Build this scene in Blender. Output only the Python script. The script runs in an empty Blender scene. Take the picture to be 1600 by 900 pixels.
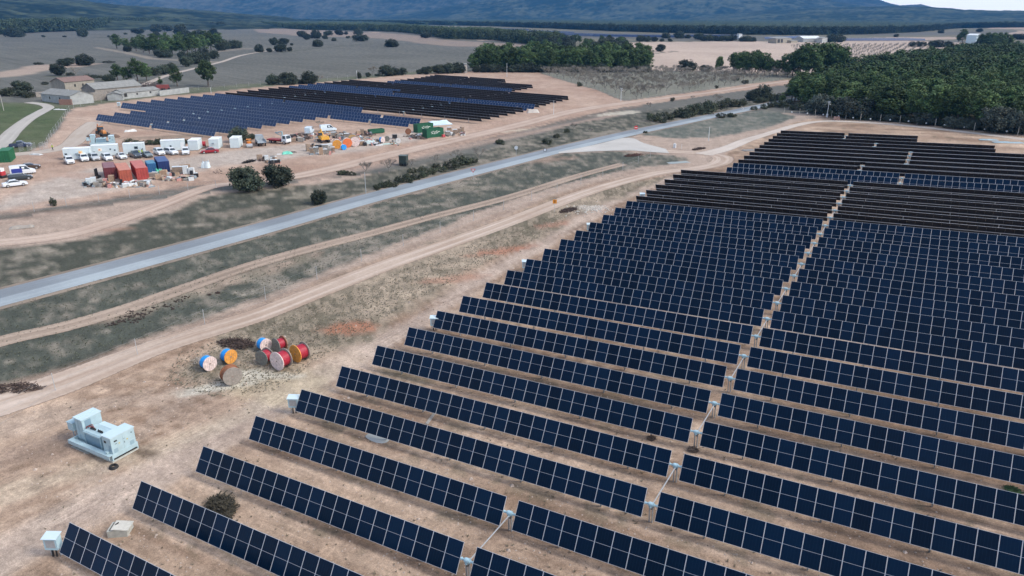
import bpy, math, random
import numpy as np
from mathutils import Vector, Matrix

rnd = random.Random(7)
sc = bpy.context.scene
COL = sc.collection

# ------------------------------------------------------------------ camera, world, sun, exposure
F = 1148.0
PIT = math.atan(425 / 1148)
YAW = -0.51934
C = np.array((51.3008, -22.6456, 38.2857))
cam_d = bpy.data.cameras.new("camera")
cam_d.sensor_width = 36
cam_d.lens = 36 * F / 1600
cam_d.clip_start = 0.5
cam_d.clip_end = 40000
cam = bpy.data.objects.new("camera", cam_d)
COL.objects.link(cam)
cam.location = C
cam.rotation_euler = (math.pi / 2 - PIT, 0, -YAW)
sc.camera = cam

SUN_EL, SUN_AZ = 42.0, 75.0     # elevation, compass-like azimuth (deg from +Y clockwise)
world = bpy.data.worlds.new("World")
sc.world = world
world.use_nodes = True
wn = world.node_tree
sky = wn.nodes.new("ShaderNodeTexSky")
sky.sky_type = 'NISHITA'
sky.sun_disc = False
sky.sun_elevation = math.radians(SUN_EL)
sky.sun_rotation = math.radians(SUN_AZ)
sky.air_density = 1.0
sky.dust_density = 3.0
sky.ozone_density = 2.0
bg = wn.nodes["Background"]
# thin high cloud: a bright pale band low over the horizon, patchy veil above
tcw = wn.nodes.new("ShaderNodeTexCoord")
sep = wn.nodes.new("ShaderNodeSeparateXYZ")
wn.links.new(tcw.outputs["Generated"], sep.inputs[0])
band = wn.nodes.new("ShaderNodeMapRange"); band.interpolation_type = 'SMOOTHSTEP'
band.inputs["From Min"].default_value = .06; band.inputs["From Max"].default_value = .30
band.inputs["To Min"].default_value = 1.0; band.inputs["To Max"].default_value = 0.0
wn.links.new(sep.outputs[2], band.inputs["Value"])
cn = wn.nodes.new("ShaderNodeTexNoise"); cn.inputs["Scale"].default_value = 2.2; cn.inputs["Detail"].default_value = 6
wn.links.new(tcw.outputs["Generated"], cn.inputs["Vector"])
cm = wn.nodes.new("ShaderNodeMapRange"); cm.inputs["From Min"].default_value = .38; cm.inputs["From Max"].default_value = .70
cm.inputs["To Min"].default_value = .0; cm.inputs["To Max"].default_value = .35
wn.links.new(cn.outputs["Fac"], cm.inputs["Value"])
mxf = wn.nodes.new("ShaderNodeMath"); mxf.operation = 'MAXIMUM'
wn.links.new(band.outputs[0], mxf.inputs[0]); wn.links.new(cm.outputs[0], mxf.inputs[1])
mixc = wn.nodes.new("ShaderNodeMix"); mixc.data_type = 'RGBA'
mixc.inputs[7].default_value = (9.6, 9.6, 9.7, 1)
wn.links.new(mxf.outputs[0], mixc.inputs[0]); wn.links.new(sky.outputs[0], mixc.inputs[6])
wn.links.new(mixc.outputs[2], bg.inputs[0])
bg.inputs[1].default_value = 0.14

sun_d = bpy.data.lights.new("sun", 'SUN')
sun_d.energy = 1.4
sun_d.angle = math.radians(18)
sun_d.color = (1.0, 0.96, 0.9)
sun = bpy.data.objects.new("sun", sun_d)
COL.objects.link(sun)
az, el = math.radians(SUN_AZ), math.radians(SUN_EL)
sd = Vector((math.sin(az) * math.cos(el), math.cos(az) * math.cos(el), math.sin(el)))
sun.rotation_euler = sd.to_track_quat('Z', 'Y').to_euler()
sc.view_settings.view_transform = 'Standard'
sc.view_settings.look = 'None'
sc.view_settings.exposure = 0.76
sc.view_settings.gamma = 1
sc.view_settings.use_curve_mapping = False
sc.cycles.max_bounces = 5
sc.cycles.diffuse_bounces = 2
sc.cycles.glossy_bounces = 2
sc.cycles.transmission_bounces = 1
sc.cycles.transparent_max_bounces = 6
sc.cycles.volume_bounces = 0
sc.cycles.use_denoising = True

# ------------------------------------------------------------------ geometry of the land
fw = np.array([math.sin(YAW) * math.cos(PIT), math.cos(YAW) * math.cos(PIT), -math.sin(PIT)])
rt = np.array([math.cos(YAW), -math.sin(YAW), 0])
upv = np.cross(rt, fw)

def ss(t):
    t = np.clip(t, 0, 1)
    return t * t * (3 - 2 * t)

def T(x, y):
    """height of the land: two shallow slopes that meet along the road"""
    xr = np.clip(x, -60, 170); yr = np.clip(y, -60, 330)
    R = .0308 * np.maximum(xr, 0) + .0094 * yr + 0.004 * np.minimum(xr, 0)
    xl = np.clip(x, -300, -60); yl = np.clip(y, 0, 500)
    L = 1.98 - .0165 * xl - .0015 * (yl - 200)
    w = ss((np.asarray(x, dtype=float) + 90) / 90)
    return L * (1 - w) + R * w

def Tf(x, y):
    return float(T(x, y))

_atc = {}
def at(px, py, lift=0.0):
    """ground point seen at a photo pixel (1600x900)"""
    k = (px, py, lift)
    if k in _atc:
        return _atc[k]
    d = fw + rt * (px - 800) / F + upv * (450 - py) / F
    t = (C[2] - 3) / -d[2]
    for _ in range(40):
        p = C + d * t
        t += (p[2] - Tf(p[0], p[1]) - lift) / -d[2] * .9
    p = C + d * t
    _atc[k] = Vector((p[0], p[1], Tf(p[0], p[1])))
    return _atc[k]

def ppm(p):
    return F / float((np.array(p) - C) @ fw)

def ang(a, b):
    A = at(*a); B = at(*b)
    return math.atan2(B.y - A.y, B.x - A.x)

# noise helpers -----------------------------------------------------
def _h(ix, iy, s):
    n = (ix.astype(np.int64) * 374761393 + iy.astype(np.int64) * 668265263 + s * 974711) & 0xffffffff
    n = ((n ^ (n >> 13)) * 1274126177) & 0xffffffff
    n = (n ^ (n >> 16)) & 0xffffffff
    return n / 4294967295.0

def vn(x, y, s=0):
    ix = np.floor(x); iy = np.floor(y)
    fx = x - ix; fy = y - iy
    fx = fx * fx * (3 - 2 * fx); fy = fy * fy * (3 - 2 * fy)
    a = _h(ix, iy, s); b = _h(ix + 1, iy, s); c = _h(ix, iy + 1, s); d = _h(ix + 1, iy + 1, s)
    return (a * (1 - fx) + b * fx) * (1 - fy) + (c * (1 - fx) + d * fx) * fy

def fbm(x, y, sc_, octv=4, s=0, rough=.55):
    r = 0; a = 1; t = 0
    x = x / sc_; y = y / sc_
    for o in range(octv):
        r = r + a * vn(x, y, s + o * 17); t += a
        a *= rough; x = x * 2.03 + 11.3; y = y * 2.03 - 7.7
    return r / t

def sdist(x, y, poly):
    """signed distance to polygon, positive inside"""
    poly = np.asarray(poly, float)
    n = len(poly); dmin = np.full(x.shape, 1e18); ins = np.zeros(x.shape, bool)
    for i in range(n):
        ax, ay = poly[i]; bx, by = poly[(i + 1) % n]
        ex, ey = bx - ax, by - ay
        L = ex * ex + ey * ey + 1e-9
        t = np.clip(((x - ax) * ex + (y - ay) * ey) / L, 0, 1)
        dx = x - ax - t * ex; dy = y - ay - t * ey
        dmin = np.minimum(dmin, dx * dx + dy * dy)
        c = ((ay > y) != (by > y))
        with np.errstate(divide='ignore', invalid='ignore'):
            xi = ex * (y - ay) / (ey if abs(ey) > 1e-12 else 1e-12) + ax
        ins ^= c & (x < xi)
    d = np.sqrt(dmin)
    return np.where(ins, d, -d)

def ldist(x, y, line):
    line = np.asarray(line, float)
    dmin = np.full(x.shape, 1e18)
    for i in range(len(line) - 1):
        ax, ay = line[i]; bx, by = line[i + 1]
        ex, ey = bx - ax, by - ay
        t = np.clip(((x - ax) * ex + (y - ay) * ey) / (ex * ex + ey * ey + 1e-9), 0, 1)
        dmin = np.minimum(dmin, (x - ax - t * ex) ** 2 + (y - ay - t * ey) ** 2)
    return np.sqrt(dmin)

def W(pts):
    return [tuple(at(*p)[:2]) for p in pts]

# ------------------------------------------------------------------ materials
MATS = {}
def cell_lines(m, k=.35):
    """fine vertical cell seams of a module, every sixth of its width"""
    nt = m.node_tree; b = nt.nodes['Principled BSDF']
    tc = nt.nodes.new('ShaderNodeTexCoord'); sp = nt.nodes.new('ShaderNodeSeparateXYZ'); nt.links.new(tc.outputs['Object'], sp.inputs[0])
    d = nt.nodes.new('ShaderNodeMath'); d.operation = 'DIVIDE'; d.inputs[1].default_value = 1.31 / 6; nt.links.new(sp.outputs[0], d.inputs[0])
    f = nt.nodes.new('ShaderNodeMath'); f.operation = 'FRACT'; nt.links.new(d.outputs[0], f.inputs[0])
    g = nt.nodes.new('ShaderNodeMath'); g.operation = 'LESS_THAN'; g.inputs[1].default_value = .10; nt.links.new(f.outputs[0], g.inputs[0])
    src = b.inputs['Base Color'].links[0].from_socket
    mx = nt.nodes.new('ShaderNodeMix'); mx.data_type = 'RGBA'; mx.inputs[7].default_value = (.012, .03, .06, 1)
    mu = nt.nodes.new('ShaderNodeMath'); mu.operation = 'MULTIPLY'; mu.inputs[1].default_value = k; nt.links.new(g.outputs[0], mu.inputs[0])
    nt.links.new(mu.outputs[0], mx.inputs[0]); nt.links.new(src, mx.inputs[6]); nt.links.new(mx.outputs[2], b.inputs['Base Color'])
def mat(name, col, rough=.8, metal=0, spec=.5, noise=0.0, nscale=3.0, rand=0.0, bump=0.0, attr=None, coat=0, trans=0):
    if name in MATS:
        return MATS[name]
    m = bpy.data.materials.new(name); m.use_nodes = True
    nt = m.node_tree; b = nt.nodes["Principled BSDF"]
    b.inputs["Base Color"].default_value = (*col, 1)
    b.inputs["Roughness"].default_value = rough
    b.inputs["Metallic"].default_value = metal
    b.inputs["Specular IOR Level"].default_value = spec
    if coat:
        b.inputs["Coat Weight"].default_value = coat
        b.inputs["Coat Roughness"].default_value = .08
    src = None
    if attr:
        a = nt.nodes.new("ShaderNodeAttribute"); a.attribute_name = attr
        src = a.outputs["Color"]
    else:
        rgb = nt.nodes.new("ShaderNodeRGB"); rgb.outputs[0].default_value = (*col, 1); src = rgb.outputs[0]
    if noise or bump:
        tc = nt.nodes.new("ShaderNodeTexCoord")
        nz = nt.nodes.new("ShaderNodeTexNoise"); nz.inputs["Scale"].default_value = nscale
        nz.inputs["Detail"].default_value = 5; nz.inputs["Roughness"].default_value = .6
        nt.links.new(tc.outputs["Object"], nz.inputs["Vector"])
        if noise:
            mr = nt.nodes.new("ShaderNodeMapRange")
            mr.inputs["From Min"].default_value = .3; mr.inputs["From Max"].default_value = .7
            mr.inputs["To Min"].default_value = 1 - noise; mr.inputs["To Max"].default_value = 1 + noise * .7
            nt.links.new(nz.outputs["Fac"], mr.inputs["Value"])
            mx = nt.nodes.new("ShaderNodeVectorMath"); mx.operation = 'SCALE'
            nt.links.new(src, mx.inputs[0]); nt.links.new(mr.outputs[0], mx.inputs["Scale"])
            src = mx.outputs[0]
        if bump:
            bp = nt.nodes.new("ShaderNodeBump"); bp.inputs["Strength"].default_value = bump
            bp.inputs["Distance"].default_value = .05
            nt.links.new(nz.outputs["Fac"], bp.inputs["Height"]); nt.links.new(bp.outputs[0], b.inputs["Normal"])
    if rand:
        oi = nt.nodes.new("ShaderNodeObjectInfo")
        mr = nt.nodes.new("ShaderNodeMapRange")
        mr.inputs["To Min"].default_value = 1 - rand; mr.inputs["To Max"].default_value = 1 + rand
        nt.links.new(oi.outputs["Random"], mr.inputs["Value"])
        mx = nt.nodes.new("ShaderNodeVectorMath"); mx.operation = 'SCALE'
        nt.links.new(src, mx.inputs[0]); nt.links.new(mr.outputs[0], mx.inputs["Scale"])
        src = mx.outputs[0]
    nt.links.new(src, b.inputs["Base Color"])
    if trans:
        b.inputs["Transmission Weight"].default_value = trans
    MATS[name] = m
    return m

def ground_material():
    m = bpy.data.materials.new("soil"); m.use_nodes = True
    nt = m.node_tree; b = nt.nodes["Principled BSDF"]
    b.inputs["Roughness"].default_value = .95; b.inputs["Specular IOR Level"].default_value = .15
    a = nt.nodes.new("ShaderNodeAttribute"); a.attribute_name = "Col"
    tc = nt.nodes.new("ShaderNodeTexCoord")
    n1 = nt.nodes.new("ShaderNodeTexNoise"); n1.inputs["Scale"].default_value = 2.6; n1.inputs["Detail"].default_value = 8
    n1.inputs["Roughness"].default_value = .72
    n2 = nt.nodes.new("ShaderNodeTexNoise"); n2.inputs["Scale"].default_value = .35; n2.inputs["Detail"].default_value = 5
    nt.links.new(tc.outputs["Object"], n1.inputs["Vector"]); nt.links.new(tc.outputs["Object"], n2.inputs["Vector"])
    vo = nt.nodes.new("ShaderNodeTexVoronoi"); vo.inputs["Scale"].default_value = 3.2
    nt.links.new(tc.outputs["Object"], vo.inputs["Vector"])
    m1 = nt.nodes.new("ShaderNodeMapRange"); m1.inputs["From Min"].default_value = .32; m1.inputs["From Max"].default_value = .68
    m1.inputs["To Min"].default_value = .72; m1.inputs["To Max"].default_value = 1.25
    m2 = nt.nodes.new("ShaderNodeMapRange"); m2.inputs["From Min"].default_value = .3; m2.inputs["From Max"].default_value = .7
    m2.inputs["To Min"].default_value = .88; m2.inputs["To Max"].default_value = 1.12
    m3 = nt.nodes.new("ShaderNodeMapRange"); m3.inputs["From Min"].default_value = .05; m3.inputs["From Max"].default_value = .16
    m3.inputs["To Min"].default_value = 1.25; m3.inputs["To Max"].default_value = 1.0
    nt.links.new(n1.outputs["Fac"], m1.inputs["Value"]); nt.links.new(n2.outputs["Fac"], m2.inputs["Value"])
    nt.links.new(vo.outputs["Distance"], m3.inputs["Value"])
    mm = nt.nodes.new("ShaderNodeMath"); mm.operation = 'MULTIPLY'
    nt.links.new(m1.outputs[0], mm.inputs[0]); nt.links.new(m2.outputs[0], mm.inputs[1])
    mm2 = nt.nodes.new("ShaderNodeMath"); mm2.operation = 'MULTIPLY'
    nt.links.new(mm.outputs[0], mm2.inputs[0]); nt.links.new(m3.outputs[0], mm2.inputs[1])
    mx = nt.nodes.new("ShaderNodeVectorMath"); mx.operation = 'SCALE'
    nt.links.new(a.outputs["Color"], mx.inputs[0]); nt.links.new(mm2.outputs[0], mx.inputs["Scale"])
    nt.links.new(mx.outputs[0], b.inputs["Base Color"])
    # fine grit
    n4 = nt.nodes.new("ShaderNodeTexNoise"); n4.inputs["Scale"].default_value = 11; n4.inputs["Detail"].default_value = 3
    nt.links.new(tc.outputs["Object"], n4.inputs["Vector"])
    m4 = nt.nodes.new("ShaderNodeMapRange"); m4.inputs["From Min"].default_value = .34; m4.inputs["From Max"].default_value = .66
    m4.inputs["To Min"].default_value = .80; m4.inputs["To Max"].default_value = 1.2
    nt.links.new(n4.outputs["Fac"], m4.inputs["Value"])
    mx4 = nt.nodes.new("ShaderNodeVectorMath"); mx4.operation = 'SCALE'
    nt.links.new(mx.outputs[0], mx4.inputs[0]); nt.links.new(m4.outputs[0], mx4.inputs["Scale"])
    # wheel ruts: noise drawn out along the driving direction (yard: Y, between rows: X)
    e = nt.nodes.new("ShaderNodeAttribute"); e.attribute_name = "Edge"
    outs = []
    for sc3 in ((3.2, .05, 1), (.05, 3.4, 1)):
        mp = nt.nodes.new("ShaderNodeMapping"); mp.inputs["Scale"].default_value = sc3
        if sc3[0] > 1: mp.inputs["Rotation"].default_value = (0, 0, -.12)
        nt.links.new(tc.outputs["Object"], mp.inputs["Vector"])
        nn = nt.nodes.new("ShaderNodeTexNoise"); nn.inputs["Scale"].default_value = 1.0; nn.inputs["Detail"].default_value = 3; nn.inputs["Distortion"].default_value = .25
        nt.links.new(mp.outputs[0], nn.inputs["Vector"]); outs.append(nn.outputs["Fac"])
    mixr = nt.nodes.new("ShaderNodeMix"); mixr.data_type = 'FLOAT'
    nt.links.new(a.outputs["Alpha"], mixr.inputs[0]); nt.links.new(outs[0], mixr.inputs[2]); nt.links.new(outs[1], mixr.inputs[3])
    m5 = nt.nodes.new("ShaderNodeMapRange"); m5.inputs["From Min"].default_value = .36; m5.inputs["From Max"].default_value = .64
    m5.inputs["To Min"].default_value = .84; m5.inputs["To Max"].default_value = 1.12
    nt.links.new(mixr.outputs[0], m5.inputs["Value"])
    one = nt.nodes.new("ShaderNodeMix"); one.data_type = 'FLOAT'; one.inputs[2].default_value = 1.0
    n6 = nt.nodes.new("ShaderNodeTexNoise"); n6.inputs["Scale"].default_value = .16; n6.inputs["Detail"].default_value = 3
    nt.links.new(tc.outputs["Object"], n6.inputs["Vector"])
    m6 = nt.nodes.new("ShaderNodeMapRange"); m6.inputs["From Min"].default_value = .45; m6.inputs["From Max"].default_value = .62
    nt.links.new(n6.outputs["Fac"], m6.inputs["Value"])
    mu6 = nt.nodes.new("ShaderNodeMath"); mu6.operation = 'MULTIPLY'
    nt.links.new(e.outputs["Fac"], mu6.inputs[0]); nt.links.new(m6.outputs[0], mu6.inputs[1])
    nt.links.new(mu6.outputs[0], one.inputs[0]); nt.links.new(m5.outputs[0], one.inputs[3])
    mx5 = nt.nodes.new("ShaderNodeVectorMath"); mx5.operation = 'SCALE'
    nt.links.new(mx4.outputs[0], mx5.inputs[0]); nt.links.new(one.outputs[0], mx5.inputs["Scale"])
    nt.links.new(mx5.outputs[0], b.inputs["Base Color"])
    bp = nt.nodes.new("ShaderNodeBump"); bp.inputs["Strength"].default_value = .6; bp.inputs["Distance"].default_value = .12
    nt.links.new(n1.outputs["Fac"], bp.inputs["Height"]); nt.links.new(bp.outputs[0], b.inputs["Normal"])
    return m
M_SOIL = ground_material()

def sheet_material(name, col, col2=None, rough=.9, streak=.12):
    """track/road sheet: colour by attribute 'Col', frayed edge by attribute 'Edge'"""
    m = bpy.data.materials.new(name); m.use_nodes = True
    nt = m.node_tree; b = nt.nodes["Principled BSDF"]
    b.inputs["Roughness"].default_value = rough; b.inputs["Specular IOR Level"].default_value = .2
    a = nt.nodes.new("ShaderNodeAttribute"); a.attribute_name = "Col"
    e = nt.nodes.new("ShaderNodeAttribute"); e.attribute_name = "Edge"
    tc = nt.nodes.new("ShaderNodeTexCoord")
    n1 = nt.nodes.new("ShaderNodeTexNoise"); n1.inputs["Scale"].default_value = 2.0; n1.inputs["Detail"].default_value = 7
    n1.inputs["Roughness"].default_value = .7
    nt.links.new(tc.outputs["Object"], n1.inputs["Vector"])
    m1 = nt.nodes.new("ShaderNodeMapRange"); m1.inputs["From Min"].default_value = .3; m1.inputs["From Max"].default_value = .7
    m1.inputs["To Min"].default_value = 1 - streak; m1.inputs["To Max"].default_value = 1 + streak
    nt.links.new(n1.outputs["Fac"], m1.inputs["Value"])
    mx = nt.nodes.new("ShaderNodeVectorMath"); mx.operation = 'SCALE'
    nt.links.new(a.outputs["Color"], mx.inputs[0]); nt.links.new(m1.outputs[0], mx.inputs["Scale"])
    nt.links.new(mx.outputs[0], b.inputs["Base Color"])
    # alpha = clamp((edge*2.2 + noise - 0.75)*3)
    k = nt.nodes.new("ShaderNodeMath"); k.operation = 'MULTIPLY_ADD'; k.inputs[1].default_value = 2.4
    nt.links.new(e.outputs["Fac"], k.inputs[0]); nt.links.new(n1.outputs["Fac"], k.inputs[2])
    k2 = nt.nodes.new("ShaderNodeMath"); k2.operation = 'SUBTRACT'; k2.inputs[1].default_value = .72
    nt.links.new(k.outputs[0], k2.inputs[0])
    k3 = nt.nodes.new("ShaderNodeMath"); k3.operation = 'MULTIPLY'; k3.inputs[1].default_value = 2.2; k3.use_clamp = True
    nt.links.new(k2.outputs[0], k3.inputs[0])
    nt.links.new(k3.outputs[0], b.inputs["Alpha"])
    return m

# ------------------------------------------------------------------ mesh builder
class MB:
    def __init__(s):
        s.v = []; s.f = []; s.mi = []; s.m = []; s.cur = 0; s.xf = None
    def use(s, m):
        if m not in s.m: s.m.append(m)
        s.cur = s.m.index(m); return s
    def add(s, vs, fs):
        o = len(s.v)
        if s.xf is not None:
            vs = [tuple(s.xf @ Vector(v)) for v in vs]
        s.v.extend([tuple(v) for v in vs])
        for f in fs:
            s.f.append(tuple(i + o for i in f)); s.mi.append(s.cur)
        return s
    def box(s, x0, x1, y0, y1, z0, z1):
        vs = [(x0, y0, z0), (x1, y0, z0), (x1, y1, z0), (x0, y1, z0), (x0, y0, z1), (x1, y0, z1), (x1, y1, z1), (x0, y1, z1)]
        return s.add(vs, [(0, 3, 2, 1), (4, 5, 6, 7), (0, 1, 5, 4), (1, 2, 6, 5), (2, 3, 7, 6), (3, 0, 4, 7)])
    def frustum(s, x0, x1, y0, y1, z0, z1, ix, iy):
        vs = [(x0, y0, z0), (x1, y0, z0), (x1, y1, z0), (x0, y1, z0), (x0 + ix, y0 + iy, z1), (x1 - ix, y0 + iy, z1), (x1 - ix, y1 - iy, z1), (x0 + ix, y1 - iy, z1)]
        return s.add(vs, [(0, 3, 2, 1), (4, 5, 6, 7), (0, 1, 5, 4), (1, 2, 6, 5), (2, 3, 7, 6), (3, 0, 4, 7)])
    def cyl(s, a, b, r, n=8, r2=None, cap=True):
        a = Vector(a); b = Vector(b); r2 = r if r2 is None else r2
        d = (b - a).normalized()
        u = d.orthogonal().normalized(); w = d.cross(u)
        vs = []
        for i in range(n):
            t = 2 * math.pi * i / n; q = u * math.cos(t) + w * math.sin(t)
            vs.append(a + q * r); vs.append(b + q * r2)
        fs = [(2 * i, 2 * ((i + 1) % n), 2 * ((i + 1) % n) + 1, 2 * i + 1) for i in range(n)]
        if cap:
            fs.append(tuple(2 * i for i in range(n))[::-1]); fs.append(tuple(2 * i + 1 for i in range(n)))
        return s.add(vs, fs)
    def ball(s, c, r, n=8, m=5, jit=0, sq=(1, 1, 1)):
        vs = [(c[0], c[1], c[2] - r * sq[2])]
        for j in range(1, m):
            ph = -math.pi / 2 + math.pi * j / m
            for i in range(n):
                t = 2 * math.pi * i / n
                k = r * (1 + (rnd.random() - .5) * jit)
                vs.append((c[0] + k * math.cos(ph) * math.cos(t) * sq[0], c[1] + k * math.cos(ph) * math.sin(t) * sq[1], c[2] + k * math.sin(ph) * sq[2]))
        vs.append((c[0], c[1], c[2] + r * sq[2]))
        fs = [(0, 1 + (i + 1) % n, 1 + i) for i in range(n)]
        for j in range(m - 2):
            for i in range(n):
                a = 1 + j * n + i; b = 1 + j * n + (i + 1) % n
                fs.append((a, b, b + n, a + n))
        o = 1 + (m - 2) * n
        fs += [(o + i, o + (i + 1) % n, len(vs) - 1) for i in range(n)]
        return s.add(vs, fs)
    def mesh(s, name, smooth=False):
        me = bpy.data.meshes.new(name)
        me.from_pydata(s.v, [], s.f)
        for m in s.m: me.materials.append(m)
        if len(s.m) > 1: me.polygons.foreach_set("material_index", s.mi)
        if smooth: me.polygons.foreach_set("use_smooth", [True] * len(s.f))
        me.update(); return me
    def obj(s, name, parent=None, smooth=False):
        return link(name, s.mesh(name, smooth), parent)

def link(name, me, parent=None):
    o = bpy.data.objects.new(name, me); COL.objects.link(o)
    if parent is not None: o.parent = parent
    return o

def tag(o, label=None, cat=None, group=None, kind=None):
    if label: o["label"] = label
    if cat: o["category"] = cat
    if group: o["group"] = group
    if kind: o["kind"] = kind
    return o

def thing(name, label, cat, loc=(0, 0, 0), rz=0.0, group=None):
    o = bpy.data.objects.new(name, None); COL.objects.link(o)
    o.empty_display_size = .3
    o.location = loc; o.rotation_euler = (0, 0, rz)
    return tag(o, label, cat, group)

def dup(root, loc, rz=0.0, scale=None, label=None, group=None):
    r = root.copy(); COL.objects.link(r); r.location = loc; r.rotation_euler = (0, 0, rz)
    if scale is not None: r.scale = (scale, scale, scale) if not hasattr(scale, '__len__') else scale
    if label: r["label"] = label
    if group: r["group"] = group
    for ch in root.children:
        c = ch.copy(); COL.objects.link(c); c.parent = r
        for g in ch.children:
            d = g.copy(); COL.objects.link(d); d.parent = c
    return r

def npmesh(name, V, Fq, cols=None, extra=None, smooth=False):
    me = bpy.data.meshes.new(name)
    V = np.ascontiguousarray(V, dtype=np.float32); Fq = np.ascontiguousarray(Fq, dtype=np.int32)
    k = Fq.shape[1]
    me.vertices.add(len(V)); me.vertices.foreach_set("co", V.ravel())
    me.loops.add(Fq.size); me.loops.foreach_set("vertex_index", Fq.ravel())
    me.polygons.add(len(Fq)); me.polygons.foreach_set("loop_start", np.arange(0, Fq.size, k, dtype=np.int32))
    me.update(calc_edges=True)
    if smooth: me.polygons.foreach_set("use_smooth", np.ones(len(Fq), bool))
    if cols is not None:
        a = me.color_attributes.new("Col", 'FLOAT_COLOR', 'POINT')
        c4 = np.ones((len(V), 4), np.float32); c4[:, :cols.shape[1]] = cols
        a.data.foreach_set("color", c4.ravel())
    if extra is not None:
        a = me.attributes.new("Edge", 'FLOAT', 'POINT'); a.data.foreach_set("value", np.ascontiguousarray(extra, dtype=np.float32))
    return me

ORD = ["zeroth", "first", "second", "third", "fourth", "fifth", "sixth", "seventh", "eighth", "ninth", "tenth", "eleventh", "twelfth",
       "thirteenth", "fourteenth", "fifteenth", "sixteenth", "seventeenth", "eighteenth", "nineteenth", "twentieth"]
def ordn(n):
    if n <= 20: return ORD[n]
    if n == 30: return "thirtieth"
    if n == 40: return "fortieth"
    return {2: "twenty", 3: "thirty", 4: "forty"}[n // 10] + "-" + ORD[n % 10]

#@@GROUND
# ------------------------------------------------------------------ ground sheet (polar grid round the camera's foot)
DIRT = (.345, .262, .205); DIRT_L = (.43, .345, .275); DIRT_D = (.235, .178, .135)
SCRUB = (.19, .178, .125); GGREEN = (.105, .118, .088); GREEN = (.062, .092, .040)
PLOUGH = (.125, .122, .105); SAND = (.46, .36, .285); RED = (.36, .155, .095); YEL = (.40, .355, .235)

Z = {}
Z['field'] = [(-250, 660), (0, 618), (150, 572), (300, 520), (420, 478), (560, 418), (700, 372), (800, 333), (880, 300), (960, 280), (1040, 268), (1110, 258), (1150, 228), (1200, 205), (1240, 192), (1300, 178), (1400, 186), (1500, 197), (1600, 208), (1900, 240)]
fieldw = W(Z['field']) + [(400, 200), (400, -300), (-200, -300), (-120, -40)]
Z['campw'] = [(-200, 350), (0, 335), (90, 322), (200, 306), (300, 292), (400, 283), (480, 276), (560, 262), (640, 246), (740, 222), (800, 208), (880, 188), (960, 170), (1080, 153), (1200, 136), (1260, 128), (1250, 122), (1180, 130), (1080, 144), (975, 158), (930, 140), (880, 126), (840, 113), (760, 110), (680, 114), (620, 118), (560, 124), (440, 133), (330, 144), (260, 150), (190, 158), (112, 170), (95, 195), (72, 225), (40, 240), (0, 243), (-200, 252)]
Z['gravel'] = [(-100, 350), (0, 318), (60, 285), (140, 262), (260, 250), (400, 232), (520, 222), (640, 206), (700, 200), (660, 216), (560, 236), (430, 250), (330, 262), (200, 292), (100, 312)]
Z['north'] = [(-200, 400), (0, 388), (100, 378), (190, 356), (260, 334), (330, 308), (400, 296), (480, 290), (560, 276), (640, 262), (720, 244), (800, 222), (900, 194), (1000, 176), (1100, 162), (1210, 152), (1230, 158), (1000, 203), (800, 249), (600, 299), (400, 354), (0, 460), (-200, 500)]
Z['strip'] = [(-200, 520), (0, 478), (200, 424), (400, 371), (600, 314), (800, 260), (880, 240), (960, 237), (1050, 242), (1085, 250), (1000, 262), (900, 283), (800, 312), (700, 350), (560, 402), (420, 460), (300, 502), (150, 558), (0, 604), (-200, 650)]
Z['scrub'] = [(255, 596), (285, 545), (360, 505), (450, 470), (540, 432), (620, 405), (700, 378), (790, 345), (870, 312), (950, 292), (1060, 272), (985, 298), (930, 318), (880, 345), (840, 372), (760, 412), (690, 450), (640, 472), (600, 498), (540, 535), (480, 575), (430, 610), (340, 622)]
Z['greenL'] = [(-300, 262), (0, 246), (40, 238), (70, 222), (92, 195), (112, 168), (80, 160), (30, 160), (-300, 168)]
Z['greenB'] = [(55, 164), (130, 150), (200, 150), (300, 138), (440, 127), (560, 119), (640, 112), (750, 108), (680, 116), (600, 120), (440, 134), (330, 145), (190, 159), (112, 171)]
Z['ploughw'] = [(-900, 190), (0, 162), (120, 150), (300, 137), (440, 126), (560, 118), (640, 111), (735, 106), (760, 82), (900, 76), (840, 66), (700, 62), (560, 49), (400, 42), (200, 43), (0, 57), (-900, 70)]
Z['orch'] = [(842, 113), (880, 126), (930, 140), (978, 157), (1080, 143), (1200, 128), (1250, 118), (1130, 112), (1000, 110), (900, 108)]
Z['sandR'] = [(1000, 112), (900, 84), (940, 68), (1000, 66), (1220, 64), (1400, 62), (1600, 70), (1600, 84), (1400, 92), (1320, 112), (1250, 116), (1120, 112)]
Z['meadow'] = [(1000, 211), (1050, 196), (1120, 182), (1200, 172), (1245, 182), (1200, 200), (1120, 214), (1060, 216)]
Z['stripbare'] = [(100, 510), (260, 462), (420, 415), (520, 385), (500, 402), (380, 440), (250, 480), (160, 505)]
Z['sandL'] = [(-200, 120), (0, 112), (50, 102), (110, 98), (165, 99), (100, 107), (30, 118), (-200, 140)]
Z['sandM'] = [(395, 43), (470, 46), (560, 50), (640, 54), (700, 63), (800, 68), (840, 74), (700, 72), (600, 60), (470, 56), (400, 50)]
Z['grove'] = [(1236, 160), (1290, 178), (1340, 188), (1400, 190), (1500, 200), (1620, 212), (2100, 250), (2100, 82), (1600, 87), (1500, 86), (1450, 97), (1390, 107), (1330, 118), (1260, 140)]
ZW = {k: W(v) for k, v in Z.items()}
ZW['field'] = fieldw
ZW['greenL'] = [p for p in ZW['greenL']]

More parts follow.
